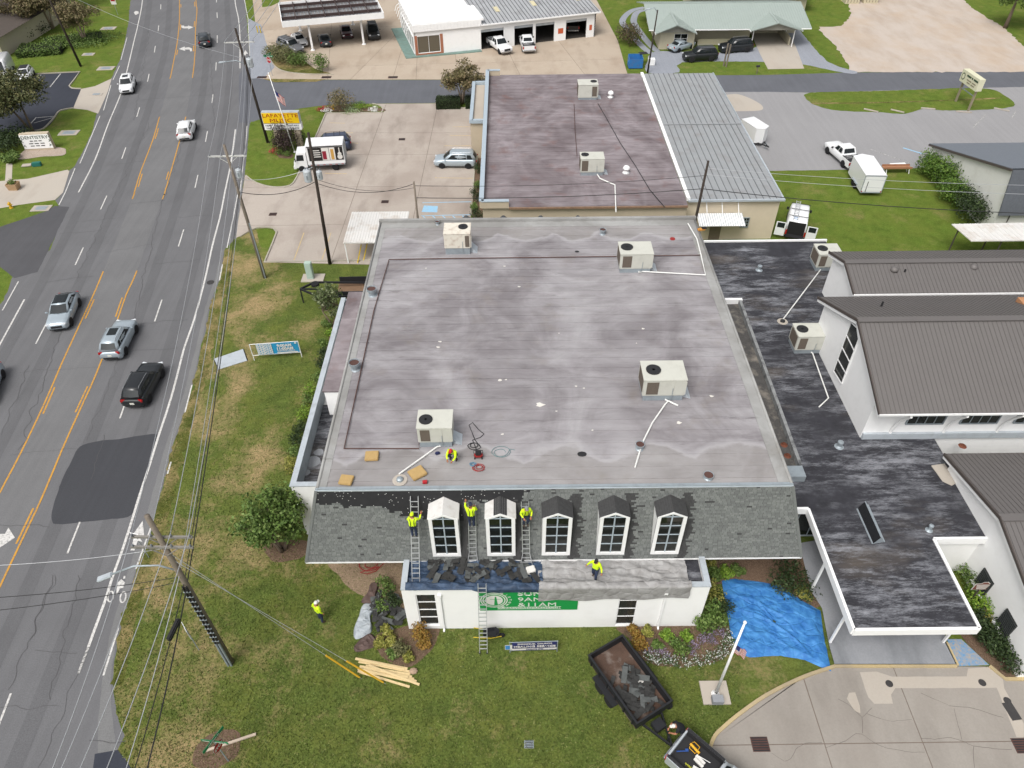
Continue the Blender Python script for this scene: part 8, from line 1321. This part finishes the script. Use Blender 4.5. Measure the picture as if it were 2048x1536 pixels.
# lodge sign at the right
a, b = G(1911, 203), G(1936, 222); d = (b-a).normalized(); t = thing('lodge_sign', 'cream cabinet sign with green text and round emblem on two wooden posts', 'sign', (a+b)/2); n_ = V((d.y, -d.x, 0)) if V((d.y, -d.x, 0)).x < 0 else V((-d.y, d.x, 0)); L_ = (b-a).length
for p in (a, b): m = MB(); m.box(p+V((0, 0, 1.7)), (.22, .22, 3.4), math.atan2(d.y, d.x)); m.build('post', plain('sign_post', C(150, 140, 118), .8), t)
ca, cb = a-d*.45, b+d*.35; m = MB(); m.prism([ca+n_*.4, cb+n_*.4, cb-n_*.4, ca-n_*.4], 2.7, 4.2); m.build('cabinet', plain('sign_cream', C(218, 216, 188), .6, var=.05), t); W_ = (cb-ca).length; fc = (ca+cb)/2+n_*.42; ex = d if d.cross(V((0, 0, 1))).dot(n_) > 0 else -d
m = MB(); m.poly([fc-ex*W_*.36+ex*.38*math.cos(k*.52)+V((0, 0, 3.45+.45*math.sin(k*.52))) for k in range(12)]); m.build('emblem', M_dkg2, t); m = MB(); m.poly([fc+n_*.01-ex*W_*.36+ex*.27*math.cos(k*.52)+V((0, 0, 3.45+.33*math.sin(k*.52))) for k in range(12)]); m.build('emblem_centre', MATS['sign_cream'], t)
for z, cuts, h_ in ((3.8, (-.18, .06, .10, .17, .22, .46), .22), (3.35, (-.12, .14, .19, .40), .14), (3.05, (-.08, .1, .16, .36), .14)):
    for i in range(0, len(cuts), 2): m = MB(); m.beam(fc+ex*W_*cuts[i]+V((0, 0, z)), fc+ex*W_*cuts[i+1]+V((0, 0, z)), .012, h_); m.build('text_line', M_dkg2 if z > 3.7 else MATS['sign_post'], t)
m = MB(); m.beam(a+V((0, 0, 1.9)), b+V((0, 0, 1.9)), .08, .1); m.build('brace', M_galv, t)
# historical marker
p = G(1938, 1205); t = thing('historic_marker', 'brown cast marker with white border on a post behind the canopy', 'sign', p); m = MB(); m.tube([p, p+V((0, 0, 1.5))], .05, 6); m.build('post', M_brtrim, t); q = p+V((0, -.03, 1.85)); o_ = [(-.55, -.35), (.5, -.35), (.6, .3), (.3, .32), (.18, .46), (-.08, .46), (-.2, .32), (-.5, .3)]
for k, mt, s in ((0, M_prw, 1.0), (1, plain('marker_brown', C(120, 70, 58), .6), .9)): m = MB(); pts = [q+V((x*s, -.01*k, z*s)) for x, z in o_]; m.poly(pts); m.build('plate', mt, t)
for k in range(5): m = MB(); m.box(q+V((-.02, -.03, .2-.1*k)), (.8-.06*k, .01, .04)); m.build('text_line', M_prw, t)
# ------------------------------------------------------------------ flagpoles
def flagpole(label, base, h, r, fz, fs, plinth=True, lean=(0, 0)):
    p = G(*base); t = thing('flagpole', label, 'flagpole', p); tp = p+V((lean[0], lean[1], h)); m = MB(); m.tube([p, tp], [r, r*.6], 10); m.build('shaft', M_trim, t, smooth=True); m = MB(); m.ball(tp+V((0, 0, .06)), .09, 8, 6); m.build('finial', M_trim, t, smooth=True); m = MB(); m.lathe([(r*2.6, .12), (r*1.8, .2), (r, .3)], 12, p); m.build('collar', M_trim, t)
    if plinth: m = MB(); m.prism([p+V((x, y_, 0)) for x, y_ in ((-.75, -.55), (.75, -.55), (.75, .75), (-.75, .75))], 0, .12); m.build('slab', M_conl, t); m = MB(); m.box(p+V((0, -.4, .3)), (.6, .4, .36)); m.build('plaque', M_pad, t)
    f = thing('american_flag', 'small '+('limp flag with red and white stripes on the lawn flagpole' if plinth else 'limp striped flag on the thin pole behind the yellow sign'), 'flag', p+V((.05, 0, fz))); n_ = 13; w_, hh = fs
    for k in range(n_):
        m = MB(); cols = []
        for i in range(9): u = i/8*w_; cols.append([p.lerp(tp, fz/h)+V((r*.8+u*.55, .09*math.sin(u*9+k*.1)*u/w_, -u*.55+z)) for z in (-hh*k/n_, -hh*(k+1)/n_)])
        m.loft(cols[3:] if k < 7 else cols, closed=False, cap=False); m.build('stripe', M_redp if k % 2 == 0 else M_prw, f)
    m = MB(); cols = [[p.lerp(tp, fz/h)+V((r*.8+i/8*w_*.55, .09*math.sin(i/8*w_*9)*i/8, -i/8*w_*.55+z)) for z in (0, -hh*7/n_)] for i in range(4)]; m.loft(cols, closed=False, cap=False); m.build('canton', M_navy, f)
flagpole('white flagpole on a square slab in the lawn by the drive', (1430, 1390), 7.8, .09, 5.6, (1.1, .75)); flagpole('thin white flagpole in front of the yellow store sign', (590, 306), 9.5, .07, 7.6, (1.6, 1.0), False, (-1.0, 0))
# ------------------------------------------------------------------ street furniture
p = G(624, 558); t = thing('utility_cabinet', 'pale green steel utility cabinet on a concrete pad behind the verge pole', 'cabinet', p); m = MB(); m.box(p+V((.1, .1, .04)), (2.1, 1.3, .1)); m.build('pad', M_conl, t); m = MB(); m.box(p+V((-.1, .1, .95)), (.62, .5, 1.75)); m.build('housing', plain('cabinet_green', C(178, 198, 186), .5, var=.05), t, bevel=.03); m = MB(); m.box(p+V((-.1, -.16, 1.0)), (.5, .02, 1.4)); m.build('door', MATS['cabinet_green'], t)
def hydrant(lb, px):
    p = G(*px); t = thing('fire_hydrant', lb, 'hydrant', p); m = MB(); m.lathe([(.2, 0), (.2, .06), (.13, .08), (.13, .5), (.17, .52), (.15, .62), (.06, .72), (.01, .74)], 10, p); m.build('barrel', MATS['guard_yellow'], t)
    for s in (-1, 1): m = MB(); m.lathe([(.07, .1*s), (.07, .24*s), (.01, .24*s)], 8, p+V((0, 0, .42)), 'X'); m.build('nozzle', MATS['guard_yellow'], t)
hydrant('yellow fire hydrant beside the myrtle bush on the lot island', (667, 219)); hydrant('yellow fire hydrant on the grass wedge at the left edge', (23, 416))
def grate(lb, px, w, h, mat=None, bars=6, name='drain_grate', z=.036, rot=0): p = G(*px); t = thing(name, lb, 'drain', p); m = MB(); m.box(p+V((0, 0, z)), (w, h, .02), rot); m.build('frame', mat or M_rustp, t); [(lambda mm: (mm.box(p+V((0, -h/2+h*(k+.5)/bars, z+.012)), (w*.9, h/bars*.45, .02), rot), mm.build('bar', M_bplast, t)))(MB()) for k in range(bars)]
grate('rusty square drain grate in the drive, left one', (1520, 1489), .9, .75, z=.04); grate('rusty square drain grate at the right edge of the drive', (2046, 1492), 1.0, .75, z=.04); grate('round-topped drain grate in the front lawn', (1058, 1489), .5, .4, M_galv, 5, z=.03); grate('small drain grate in the middle of the store lot', (804, 279), .8, .6, z=.04); grate('small drain grate near the carport end of the lot', (770, 404), .8, .6, z=.04); grate('drain grate at the left of the store lot', (546, 429), .8, .6, z=.04)
for i, u in enumerate((524, 653, 786)): grate(('left', 'middle', 'right')[i]+' kerb drain grate along the side street', (u, 155), 1.4, .8, z=.04)
def manhole(lb, px, r, z=.036, mat=None): p = G(*px); m = MB(); m.lathe([(r, z), (r, z+.015), (r*.93, z+.02), (r*.9, z+.012), (.01, z+.016)], 20, p); m.build('manhole_cover', mat or plain('cast_iron', C(74, 72, 72), .7, .3, var=.2, scale=8), label=lb, cat='manhole cover')
manhole('round cover in the pale drive patch, left', (1778, 1368), .2); manhole('round cover in the pale drive patch, right', (1964, 1366), .2); manhole('round cover above the rectangular cover', (2014, 1402), .2); manhole('round manhole cover on the road shoulder', (421, 565), .35, .014)
p = G(2023, 1423); m = MB(); m.box(p+V((0, 0, .045)), (.55, .95, .03), .12); m.build('access_cover', MATS['cast_iron'], label='rectangular iron cover in the drive near the right edge', cat='cover', bevel=.01)
for i, (u, v, w_) in enumerate(((217, 57, 2.4), (177, 109, 1.8), (212, 137, 2.4), (138, 266, 2.4), (83, 417, 2.0), (193, 189, 1.6))):
    p = G(u, v); t = thing('access_vault', ('pale vault lid near the top of the left verge', 'vault lid below the crape myrtle hedge', 'large vault lid at the pole lawn corner', 'grey vault lid above the dentistry sign', 'vault lid with blue centre on the grass wedge', 'vault lid set in the dental driveway')[i], 'vault lid', p, group='vault lids on the left verge'); m = MB(); m.box(p+V((0, 0, .03)), (w_, w_*.62, .06), .05); m.build('slab', M_conl, t); m = MB(); m.box(p+V((0, 0, .062)), (w_*.6, w_*.38, .02), .05); m.build('lid', M_galv, t)
# wheel stops, dumpster, bench, mailbox, planter, posts
for i, (a, b) in enumerate((((765, 875), (880, 900)), ((980, 880), (1088, 905)), ((1222, 868), (1337, 878)), ((1502, 895), (1628, 905)), ((1805, 868), (1930, 893)))): A, B = G(1536+a[0]/4, a[1]/4), G(1536+b[0]/4, b[1]/4); m = MB(); m.beam(A+V((0, 0, .09)), B+V((0, 0, .09)), .18, .14); m.build('wheel_stop', M_conl, label=('first', 'second', 'third', 'fourth', 'fifth')[i]+' concrete wheel stop from the left along the median', cat='wheel stop', group='wheel stops at the median', bevel=.02)
p = G(1271, 138); t = thing('dumpster', 'blue steel dumpster with open lid beside the station apron', 'dumpster', p); m = MB(); m.prism([p+V((x, y_, 0)) for x, y_ in ((-1.0, 0), (1.0, 0), (1.0, 1.7), (-1.0, 1.7))], .1, .16); M_dmp = plain('dumpster_blue', C(52, 118, 182), .6, var=.12, dirt=C(120, 80, 60), dirt_amt=.4); m.build('floor', M_dmp, t)
for c_, s in (((0, 0, .75), (2.0, .06, 1.3)), ((0, 1.7, .85), (2.0, .06, 1.5)), ((-1, .85, .8), (.06, 1.7, 1.4)), ((1, .85, .8), (.06, 1.7, 1.4))): m = MB(); m.box(p+V(c_), s); m.build('side', M_dmp, t)
m = MB(); m.box(p+V((1.25, 2.0, 1.6)), (1.2, .9, .05), .2); m.build('lid', M_bplast, t)
for s in (-1, 1): m = MB(); m.box(p+V((s*1.08, .6, .8)), (.12, .5, .16)); m.build('fork_pocket', M_dmp, t)
m = MB(); m.box(G(1302, 130)+V((0, 0, .5)), (1.0, .8, .9)); m.build('white_crate', M_trim, label='white appliance box beside the blue dumpster', cat='box', bevel=.03)
p = G(1790, 345); t = thing('wooden_bench', 'long wooden trough bench with white legs behind the cargo trailer', 'bench', p); m = MB(); m.box(p+V((0, 0, .62)), (3.2, .75, .06)); m.build('top', plain('bench_wood', C(168, 122, 92), .8, var=.15), t)
for s in (-1, 1): m = MB(); m.box(p+V((0, s*.38, .74)), (3.2, .05, .2)); m.build('side_board', MATS['bench_wood'], t)
for x in (-1.3, 1.3):
    for s in (-.3, .3): m = MB(); m.beam(p+V((x, s, .6)), p+V((x+.15, s, 0)), .09, .09); m.build('leg', M_trim, t)
m = MB(); m.box(p+V((.6, 1.1, .5)), (1.8, .4, .08), .1); m.build('loose_board', M_trim, label='loose white board leaning behind the trough bench', cat='board')
p = G(2026-2026+1513, 148); t = thing('mailbox', 'black mailbox on a short post by the green-roofed house', 'mailbox', p); m = MB(); m.box(p+V((0, 0, .5)), (.09, .09, 1.0)); m.build('post', M_polew, t); m = MB(); m.loft([[p+V((x, s*.13, 1.0+z)) for s, z in ((-1, 0), (-1, .14), (-.6, .24), (0, .28), (.6, .24), (1, .14), (1, 0))] for x in (-.25, .25)]); m.build('box', M_bplast, t)
for i, (u, v) in enumerate(((1447, 124), (1452, 126))): p = G(u, v+8); m = MB(); m.tube([p, p+V((.1, 0, 3.2))], .12, 8); m.build('wooden_post', M_polew, label=('left', 'right')[i]+' of two old wooden posts before the parked SUVs', cat='post', group='wooden posts by the house')
p = G(30, 378); t = thing('planter', 'terracotta square planter with a green plant at the left edge', 'planter', p); m = MB(); m.loft([[p+V((x*a_, y_*a_, z)) for x, y_ in ((-.6, -.5), (.6, -.5), (.6, .5), (-.6, .5))] for a_, z in ((.8, 0), (1, .75), (.88, .75), (.88, .6))]); m.build('pot', plain('terracotta', C(176, 146, 112), .85, var=.1), t); m = MB(); leaves(m, p+V((0, 0, .9)), (.5, .45, .35), 160, .16); m.build('foliage', L_mid, t)
p = G(75, 332); t = thing('green_sign_box', 'small fallen green box on the grass below the dentistry sign', 'box', p); m = MB(); m.box(p+V((0, 0, .25)), (1.0, .5, .45), .2); m.build('body', flat('teal_box', C(40, 110, 100), .6), t, bevel=.04); m = MB(); m.box(p+V((-1.3, .1, .08)), (1.1, .7, .1), .2); m.build('flat_stone', M_conl, label='flat pale stone beside the green box', cat='stone', bevel=.03)
for i, (u, v) in enumerate(((516, 66), (522, 66))): p = G(u, v); m = MB(); m.tube([p, p+V((0, 0, 1.1))], .1, 8); m.build('yellow_bollard', MATS['safety_yellow'], label=('left', 'right')[i]+' of two yellow bollards at the station entrance', cat='bollard', group='yellow bollards at the station')
p = G(236, 30); t = thing('small_sign', 'small red and white sign on a thin post at the top left verge', 'sign', p); m = MB(); m.tube([p, p+V((0, 0, 2.0))], .04, 6); m.build('post', M_galv, t); m = MB(); m.box(p+V((0, -.04, 2.2)), (.9, .04, .9)); m.build('plate', M_prw, t); m = MB(); m.box(p+V((0, -.07, 2.45)), (.7, .02, .35)); m.build('red_band', M_redp, t)
p = G(1597, 470); t = thing('roof_ladder', 'folded ladder with blue end strapped on the work van roof', 'ladder', p); vl = [o for o in bpy.data.objects if o.name == 'work_van'][0]; vM = Matrix.Translation(vl.location) @ Matrix.Rotation(vl.rotation_euler[2], 4, 'Z')
for s in (-.2, .2): m = MB(); m.beam(vM @ V((-2.6, .3+s, 2.36)), vM @ V((1.3, .3+s, 2.36)), .05, .08); m.build('rail', M_alu, t)
for k in range(11): m = MB(); m.beam(vM @ V((-2.5+k*.36, .1, 2.37)), vM @ V((-2.5+k*.36, .5, 2.37)), .04, .04); m.build('rung', M_alu if k > 1 else M_lblue, t)
# ------------------------------------------------------------------ people
M_hv = plain('hi_vis_yellow', C(214, 246, 40), .8, var=.06, scale=9); M_jean = plain('denim', C(48, 58, 82), .9, var=.15, scale=8); M_skin = flat('skin', C(176, 120, 92), .6); M_shoe = flat('work_boot', C(70, 54, 44), .7); M_blks = plain('black_shirt', C(34, 36, 40), .85, var=.12, scale=8); M_belt = flat('harness', C(36, 36, 38), .7); M_dpant = plain('dark_trousers', C(44, 48, 58), .9, var=.1)
BASE = dict(pel=(0, 0, .95), spine=(0, .01, 1.15), chest=(0, 0, 1.36), neck=(0, .02, 1.5), head=(0, .05, 1.63), shL=(-.19, 0, 1.43), elL=(-.25, -.02, 1.15), wrL=(-.26, .08, .92), shR=(.19, 0, 1.43), elR=(.25, -.02, 1.15), wrR=(.26, .08, .92), hipL=(-.1, 0, .90), knL=(-.11, .03, .49), anL=(-.11, -.02, .09), toL=(-.13, .15, .04), hipR=(.1, 0, .90), knR=(.11, .03, .49), anR=(.11, -.02, .09), toR=(.13, .15, .04))
RAD = dict(pel=.15, spine=.145, chest=.16, neck=.062, head=.095, shL=.085, elL=.052, wrL=.036, hipL=.105, knL=.072, anL=.05, toL=.042); RAD.update({k[:-1]+'R': v for k, v in RAD.items() if k[-1] == 'L'})
EDG = [('pel', 'spine'), ('spine', 'chest'), ('chest', 'neck'), ('neck', 'head'), ('chest', 'shL'), ('shL', 'elL'), ('elL', 'wrL'), ('chest', 'shR'), ('shR', 'elR'), ('elR', 'wrR'), ('pel', 'hipL'), ('hipL', 'knL'), ('knL', 'anL'), ('anL', 'toL'), ('pel', 'hipR'), ('hipR', 'knR'), ('knR', 'anR'), ('anR', 'toR')]
def person(label, loc, rz, pose=None, shirt=None, trousers=None, cap=None, long_sleeve=True, harness=False, scale=1.0, capm=None):
    J = {k: V(v) for k, v in BASE.items()}; J.update({k: V(v) for k, v in (pose or {}).items()}); names = list(J); me = bpy.data.meshes.new('person_skeleton'); me.from_pydata([J[k] for k in names], [(names.index(a), names.index(b)) for a, b in EDG], []); o = bpy.data.objects.new('person_skeleton', me); COL.objects.link(o)
    mod = o.modifiers.new('skin', 'SKIN'); mod.use_smooth_shade = True
    for i, k in enumerate(names): sv = me.skin_vertices[0].data[i]; r = RAD[k]*(1.14 if k != 'head' else 1); sv.radius = (r*(1.12 if k in ('pel', 'spine', 'chest') else 1), r*(.82 if k in ('pel', 'spine', 'chest') else 1)); sv.use_root = k == 'pel'
    o.modifiers.new('sub', 'SUBSURF').levels = 2; dg = bpy.context.evaluated_depsgraph_get(); dg.update(); m2 = bpy.data.meshes.new_from_object(o.evaluated_get(dg)); bpy.data.objects.remove(o)
    mats = [shirt or M_hv, trousers or M_jean, M_skin, M_shoe]; m2.materials.clear(); [m2.materials.append(x) for x in mats]
    def cls(c_):
        best = (9, None)
        for a, b in EDG:
            A, B = J[a], J[b]; d = B-A; t_ = max(0, min(1, (c_-A).dot(d)/max(d.length_squared, 1e-6))); q = (c_-A-d*t_).length-.5*(RAD[a]+RAD[b])
            if q < best[0]: best = (q, (a, b, t_))
        a, b, t_ = best[1]
        if b == 'head': return 2
        if b == 'neck': return 0 if t_ < .6 else 2
        if b in ('toL', 'toR'): return 3
        if b in ('anL', 'anR'): return 3 if t_ > .85 else 1
        if b in ('wrL', 'wrR'): return (0 if t_ < .85 else 2) if long_sleeve else 2
        if b in ('elL', 'elR'): return 0 if long_sleeve or t_ < .6 else 2
        if a == 'pel' and b == 'spine': return 1 if t_ < .35 else 0
        if a == 'pel' or b[:2] in ('kn', 'hi'): return 1
        return 0
    bm = bmesh.new(); bm.from_mesh(m2)
    for f in bm.faces: f.material_index = cls(f.calc_center_median()); f.smooth = True
    h = MB(); hd = J['head']; fw = (hd-J['neck']); face = V((0, 1, 0)) if 'face' not in (pose or {}) else V(pose['face'])
    h.ball(hd+V((0, 0, .02)), (.088, .1, .118), 12, 8); h.ball(hd+face*.1-V((0, 0, .0)), (.016, .026, .022), 6, 4)
    for s in (-1, 1): sd_ = face.cross(V((0, 0, 1)))*s; h.ball(hd+sd_*.09, (.016, .024, .034), 6, 4); h.ball(hd+face*.088+sd_*.035+V((0, 0, .03)), (.012, .01, .01), 5, 3)
    h.ball(hd+face*.088-V((0, 0, .05)), (.026, .012, .009), 6, 3)
    for wr, el in (('wrL', 'elL'), ('wrR', 'elR')):   # hands: a palm, four bent fingers and a thumb
        d = (J[wr]-J[el]).normalized(); s = d.cross(V((0, 0, 1))); s = s.normalized() if s.length > .1 else V((1, 0, 0)); u = s.cross(d); p = J[wr]; h.tube([p, p+d*.045, p+d*.09], [.032, .042, .036], 6)
        for k in range(4): q = p+d*.085+s*(-.03+.02*k); L_ = (.055, .066, .062, .048)[k]; h.tube([q, q+d*L_*.6-u*.008, q+d*L_-u*.03], [.0095, .009, .007], 5)
        q = p+d*.03+s*.036; h.tube([q, q+d*.03+s*.026-u*.006, q+d*.06+s*.03-u*.02], [.011, .01, .008], 5)
    n0 = len(bm.verts); vs = [bm.verts.new(p) for p in h.v]
    for f in h.f:
        try: ff = bm.faces.new([vs[i] for i in f]); ff.material_index = 2; ff.smooth = True
        except ValueError: pass
    bm.to_mesh(m2); bm.free(); t = thing('person', label, 'person', loc, rz, None, world=False); t.scale = (scale*1.05,)*3; mesh_obj('body', m2, t)
    c_ = MB(); mt = capm or M_prw; c_.loft([[hd+V((.098*k*math.cos(a), .112*k*math.sin(a), z)) for a in [2*math.pi*i/12 for i in range(12)]] for k, z in ((1.02, .05), (1.0, .1), (.75, .145), (.2, .16))]); c_.add([hd+face*.09+V((0, 0, .06))+face.cross(V((0, 0, 1)))*x+face*y_ for x, y_ in ((-.08, 0), (.08, 0), (.06, .09), (-.06, .09))], [(0, 1, 2, 3)]); c_.build({'cap': 'cap', 'hat': 'hard_hat', 'hair': 'hair'}[cap or 'cap'], mt, t, smooth=True)
    if harness:
        b = MB(); pc = J['pel']*.7+J['spine']*.3; b.loft([[pc+V((.185*math.cos(a), .145*math.sin(a), z)) for a in [2*math.pi*i/14 for i in range(14)]] for z in (-.03, .04)], cap=False); b.build('tool_belt', M_belt, t)
        for s in (-1, 1): b = MB(); sh = J['shL' if s < 0 else 'shR']; b.tube([pc+V((s*.1, -.14, 0)), J['chest']+V((s*.08, -.165, 0)), sh+V((-s*.06, -.05, .075)), J['chest']+V((s*.07, .15, 0)), pc+V((s*.1, .14, 0))], .016, 5); b.build('strap', M_belt, t)
    return t
def along(a, b, s): d = (b-a); return a+d*(s/d.length)
climb = dict(spine=(0, .06, 1.16), chest=(0, .1, 1.37), neck=(0, .14, 1.5), head=(0, .18, 1.63), elR=(.36, .22, 1.28), wrR=(.42, .40, 1.48), shR=(.19, .1, 1.43), shL=(-.19, .1, 1.43), elL=(-.27, .25, 1.2), wrL=(-.18, .44, 1.22), knL=(-.11, .12, .52), anL=(-.1, 0, .1), toL=(-.1, .16, .06), knR=(.11, .06, .52), anR=(.1, 0, .1), toR=(.1, .16, .06))
def stand_on(L_a, L_b, u, v, off=.25):
    best = min((along(L_a, L_b, s*.05) for s in range(4, 120)), key=lambda q: abs(proj(q)[1]-v)); return best+V((0, -off, -.05))
person('roofer in yellow hoodie and white vest stripes on the left ladder', stand_on(L1a, L1b, 832, 1066), 0, climb, harness=True, capm=M_hv)
person('roofer in yellow shirt and dark cap reaching up on the middle ladder', stand_on(L2a, L2b, 942, 1046), .1, {**climb, 'elL': (-.27, .2, 1.6), 'wrL': (-.24, .28, 1.85), 'elR': (.3, .2, 1.2), 'wrR': (.22, .42, 1.2)}, harness=True, capm=flat('navy_cap', C(44, 48, 70), .8))
person('roofer in yellow shirt and pale hat on the third ladder holding a shingle', stand_on(L3a, L3b, 1052, 1042), math.pi+.2, {**climb, 'elL': (-.3, .1, 1.2), 'wrL': (-.2, .35, 1.1), 'elR': (.3, .12, 1.2), 'wrR': (.18, .36, 1.1)}, cap='hat', capm=M_pad, harness=True)
person('worker in yellow shirt walking on the grey portico tarp', G(1189, 1156, 4.15), 2.6, dict(anL=(-.14, .18, .1), toL=(-.15, .34, .06), knL=(-.12, .18, .5), anR=(.12, -.16, .12), toR=(.13, 0, .05), elL=(-.34, .05, 1.2), wrL=(-.42, .18, 1.02), elR=(.36, .02, 1.2), wrR=(.46, .1, 1.02)), capm=M_belt, cap='hair')
person('worker in bright yellow shirt and white cap standing on the lawn', G(643, 1242), -.7, dict(elL=(-.30, -.06, 1.17), wrL=(-.22, .08, .98), anL=(-.15, .02, .09), anR=(.15, -.04, .09), toL=(-.18, .18, .04), toR=(.18, .13, .04)), scale=1.12)
person('crouching roofer in yellow shirt and red cap beside the front unit', G(908, 918, RZ), 2.8, dict(pel=(0, -.12, .42), spine=(0, 0, .58), chest=(0, .14, .74), neck=(0, .24, .84), head=(0, .32, .93), shL=(-.19, .16, .78), shR=(.19, .16, .78), elL=(-.25, .34, .56), wrL=(-.14, .5, .42), elR=(.25, .34, .56), wrR=(.14, .5, .42), hipL=(-.12, -.1, .40), hipR=(.12, -.1, .40), knL=(-.2, .26, .46), knR=(.2, .26, .46), anL=(-.16, 0, .09), anR=(.16, 0, .09), toL=(-.18, .17, .04), toR=(.18, .17, .04)), capm=flat('red_cap', C(196, 40, 40), .7))
person('man in black shirt with bare forearms bending over the trailer hitch', G(1360, 1470), 1.75, dict(spine=(0, .14, 1.12), chest=(0, .32, 1.24), neck=(0, .45, 1.28), head=(0, .55, 1.30), shL=(-.19, .34, 1.27), shR=(.19, .34, 1.27), elL=(-.26, .48, 1.0), wrL=(-.12, .66, .86), elR=(.26, .48, 1.0), wrR=(.12, .66, .86)), shirt=M_blks, trousers=M_dpant, long_sleeve=False, capm=M_prw)
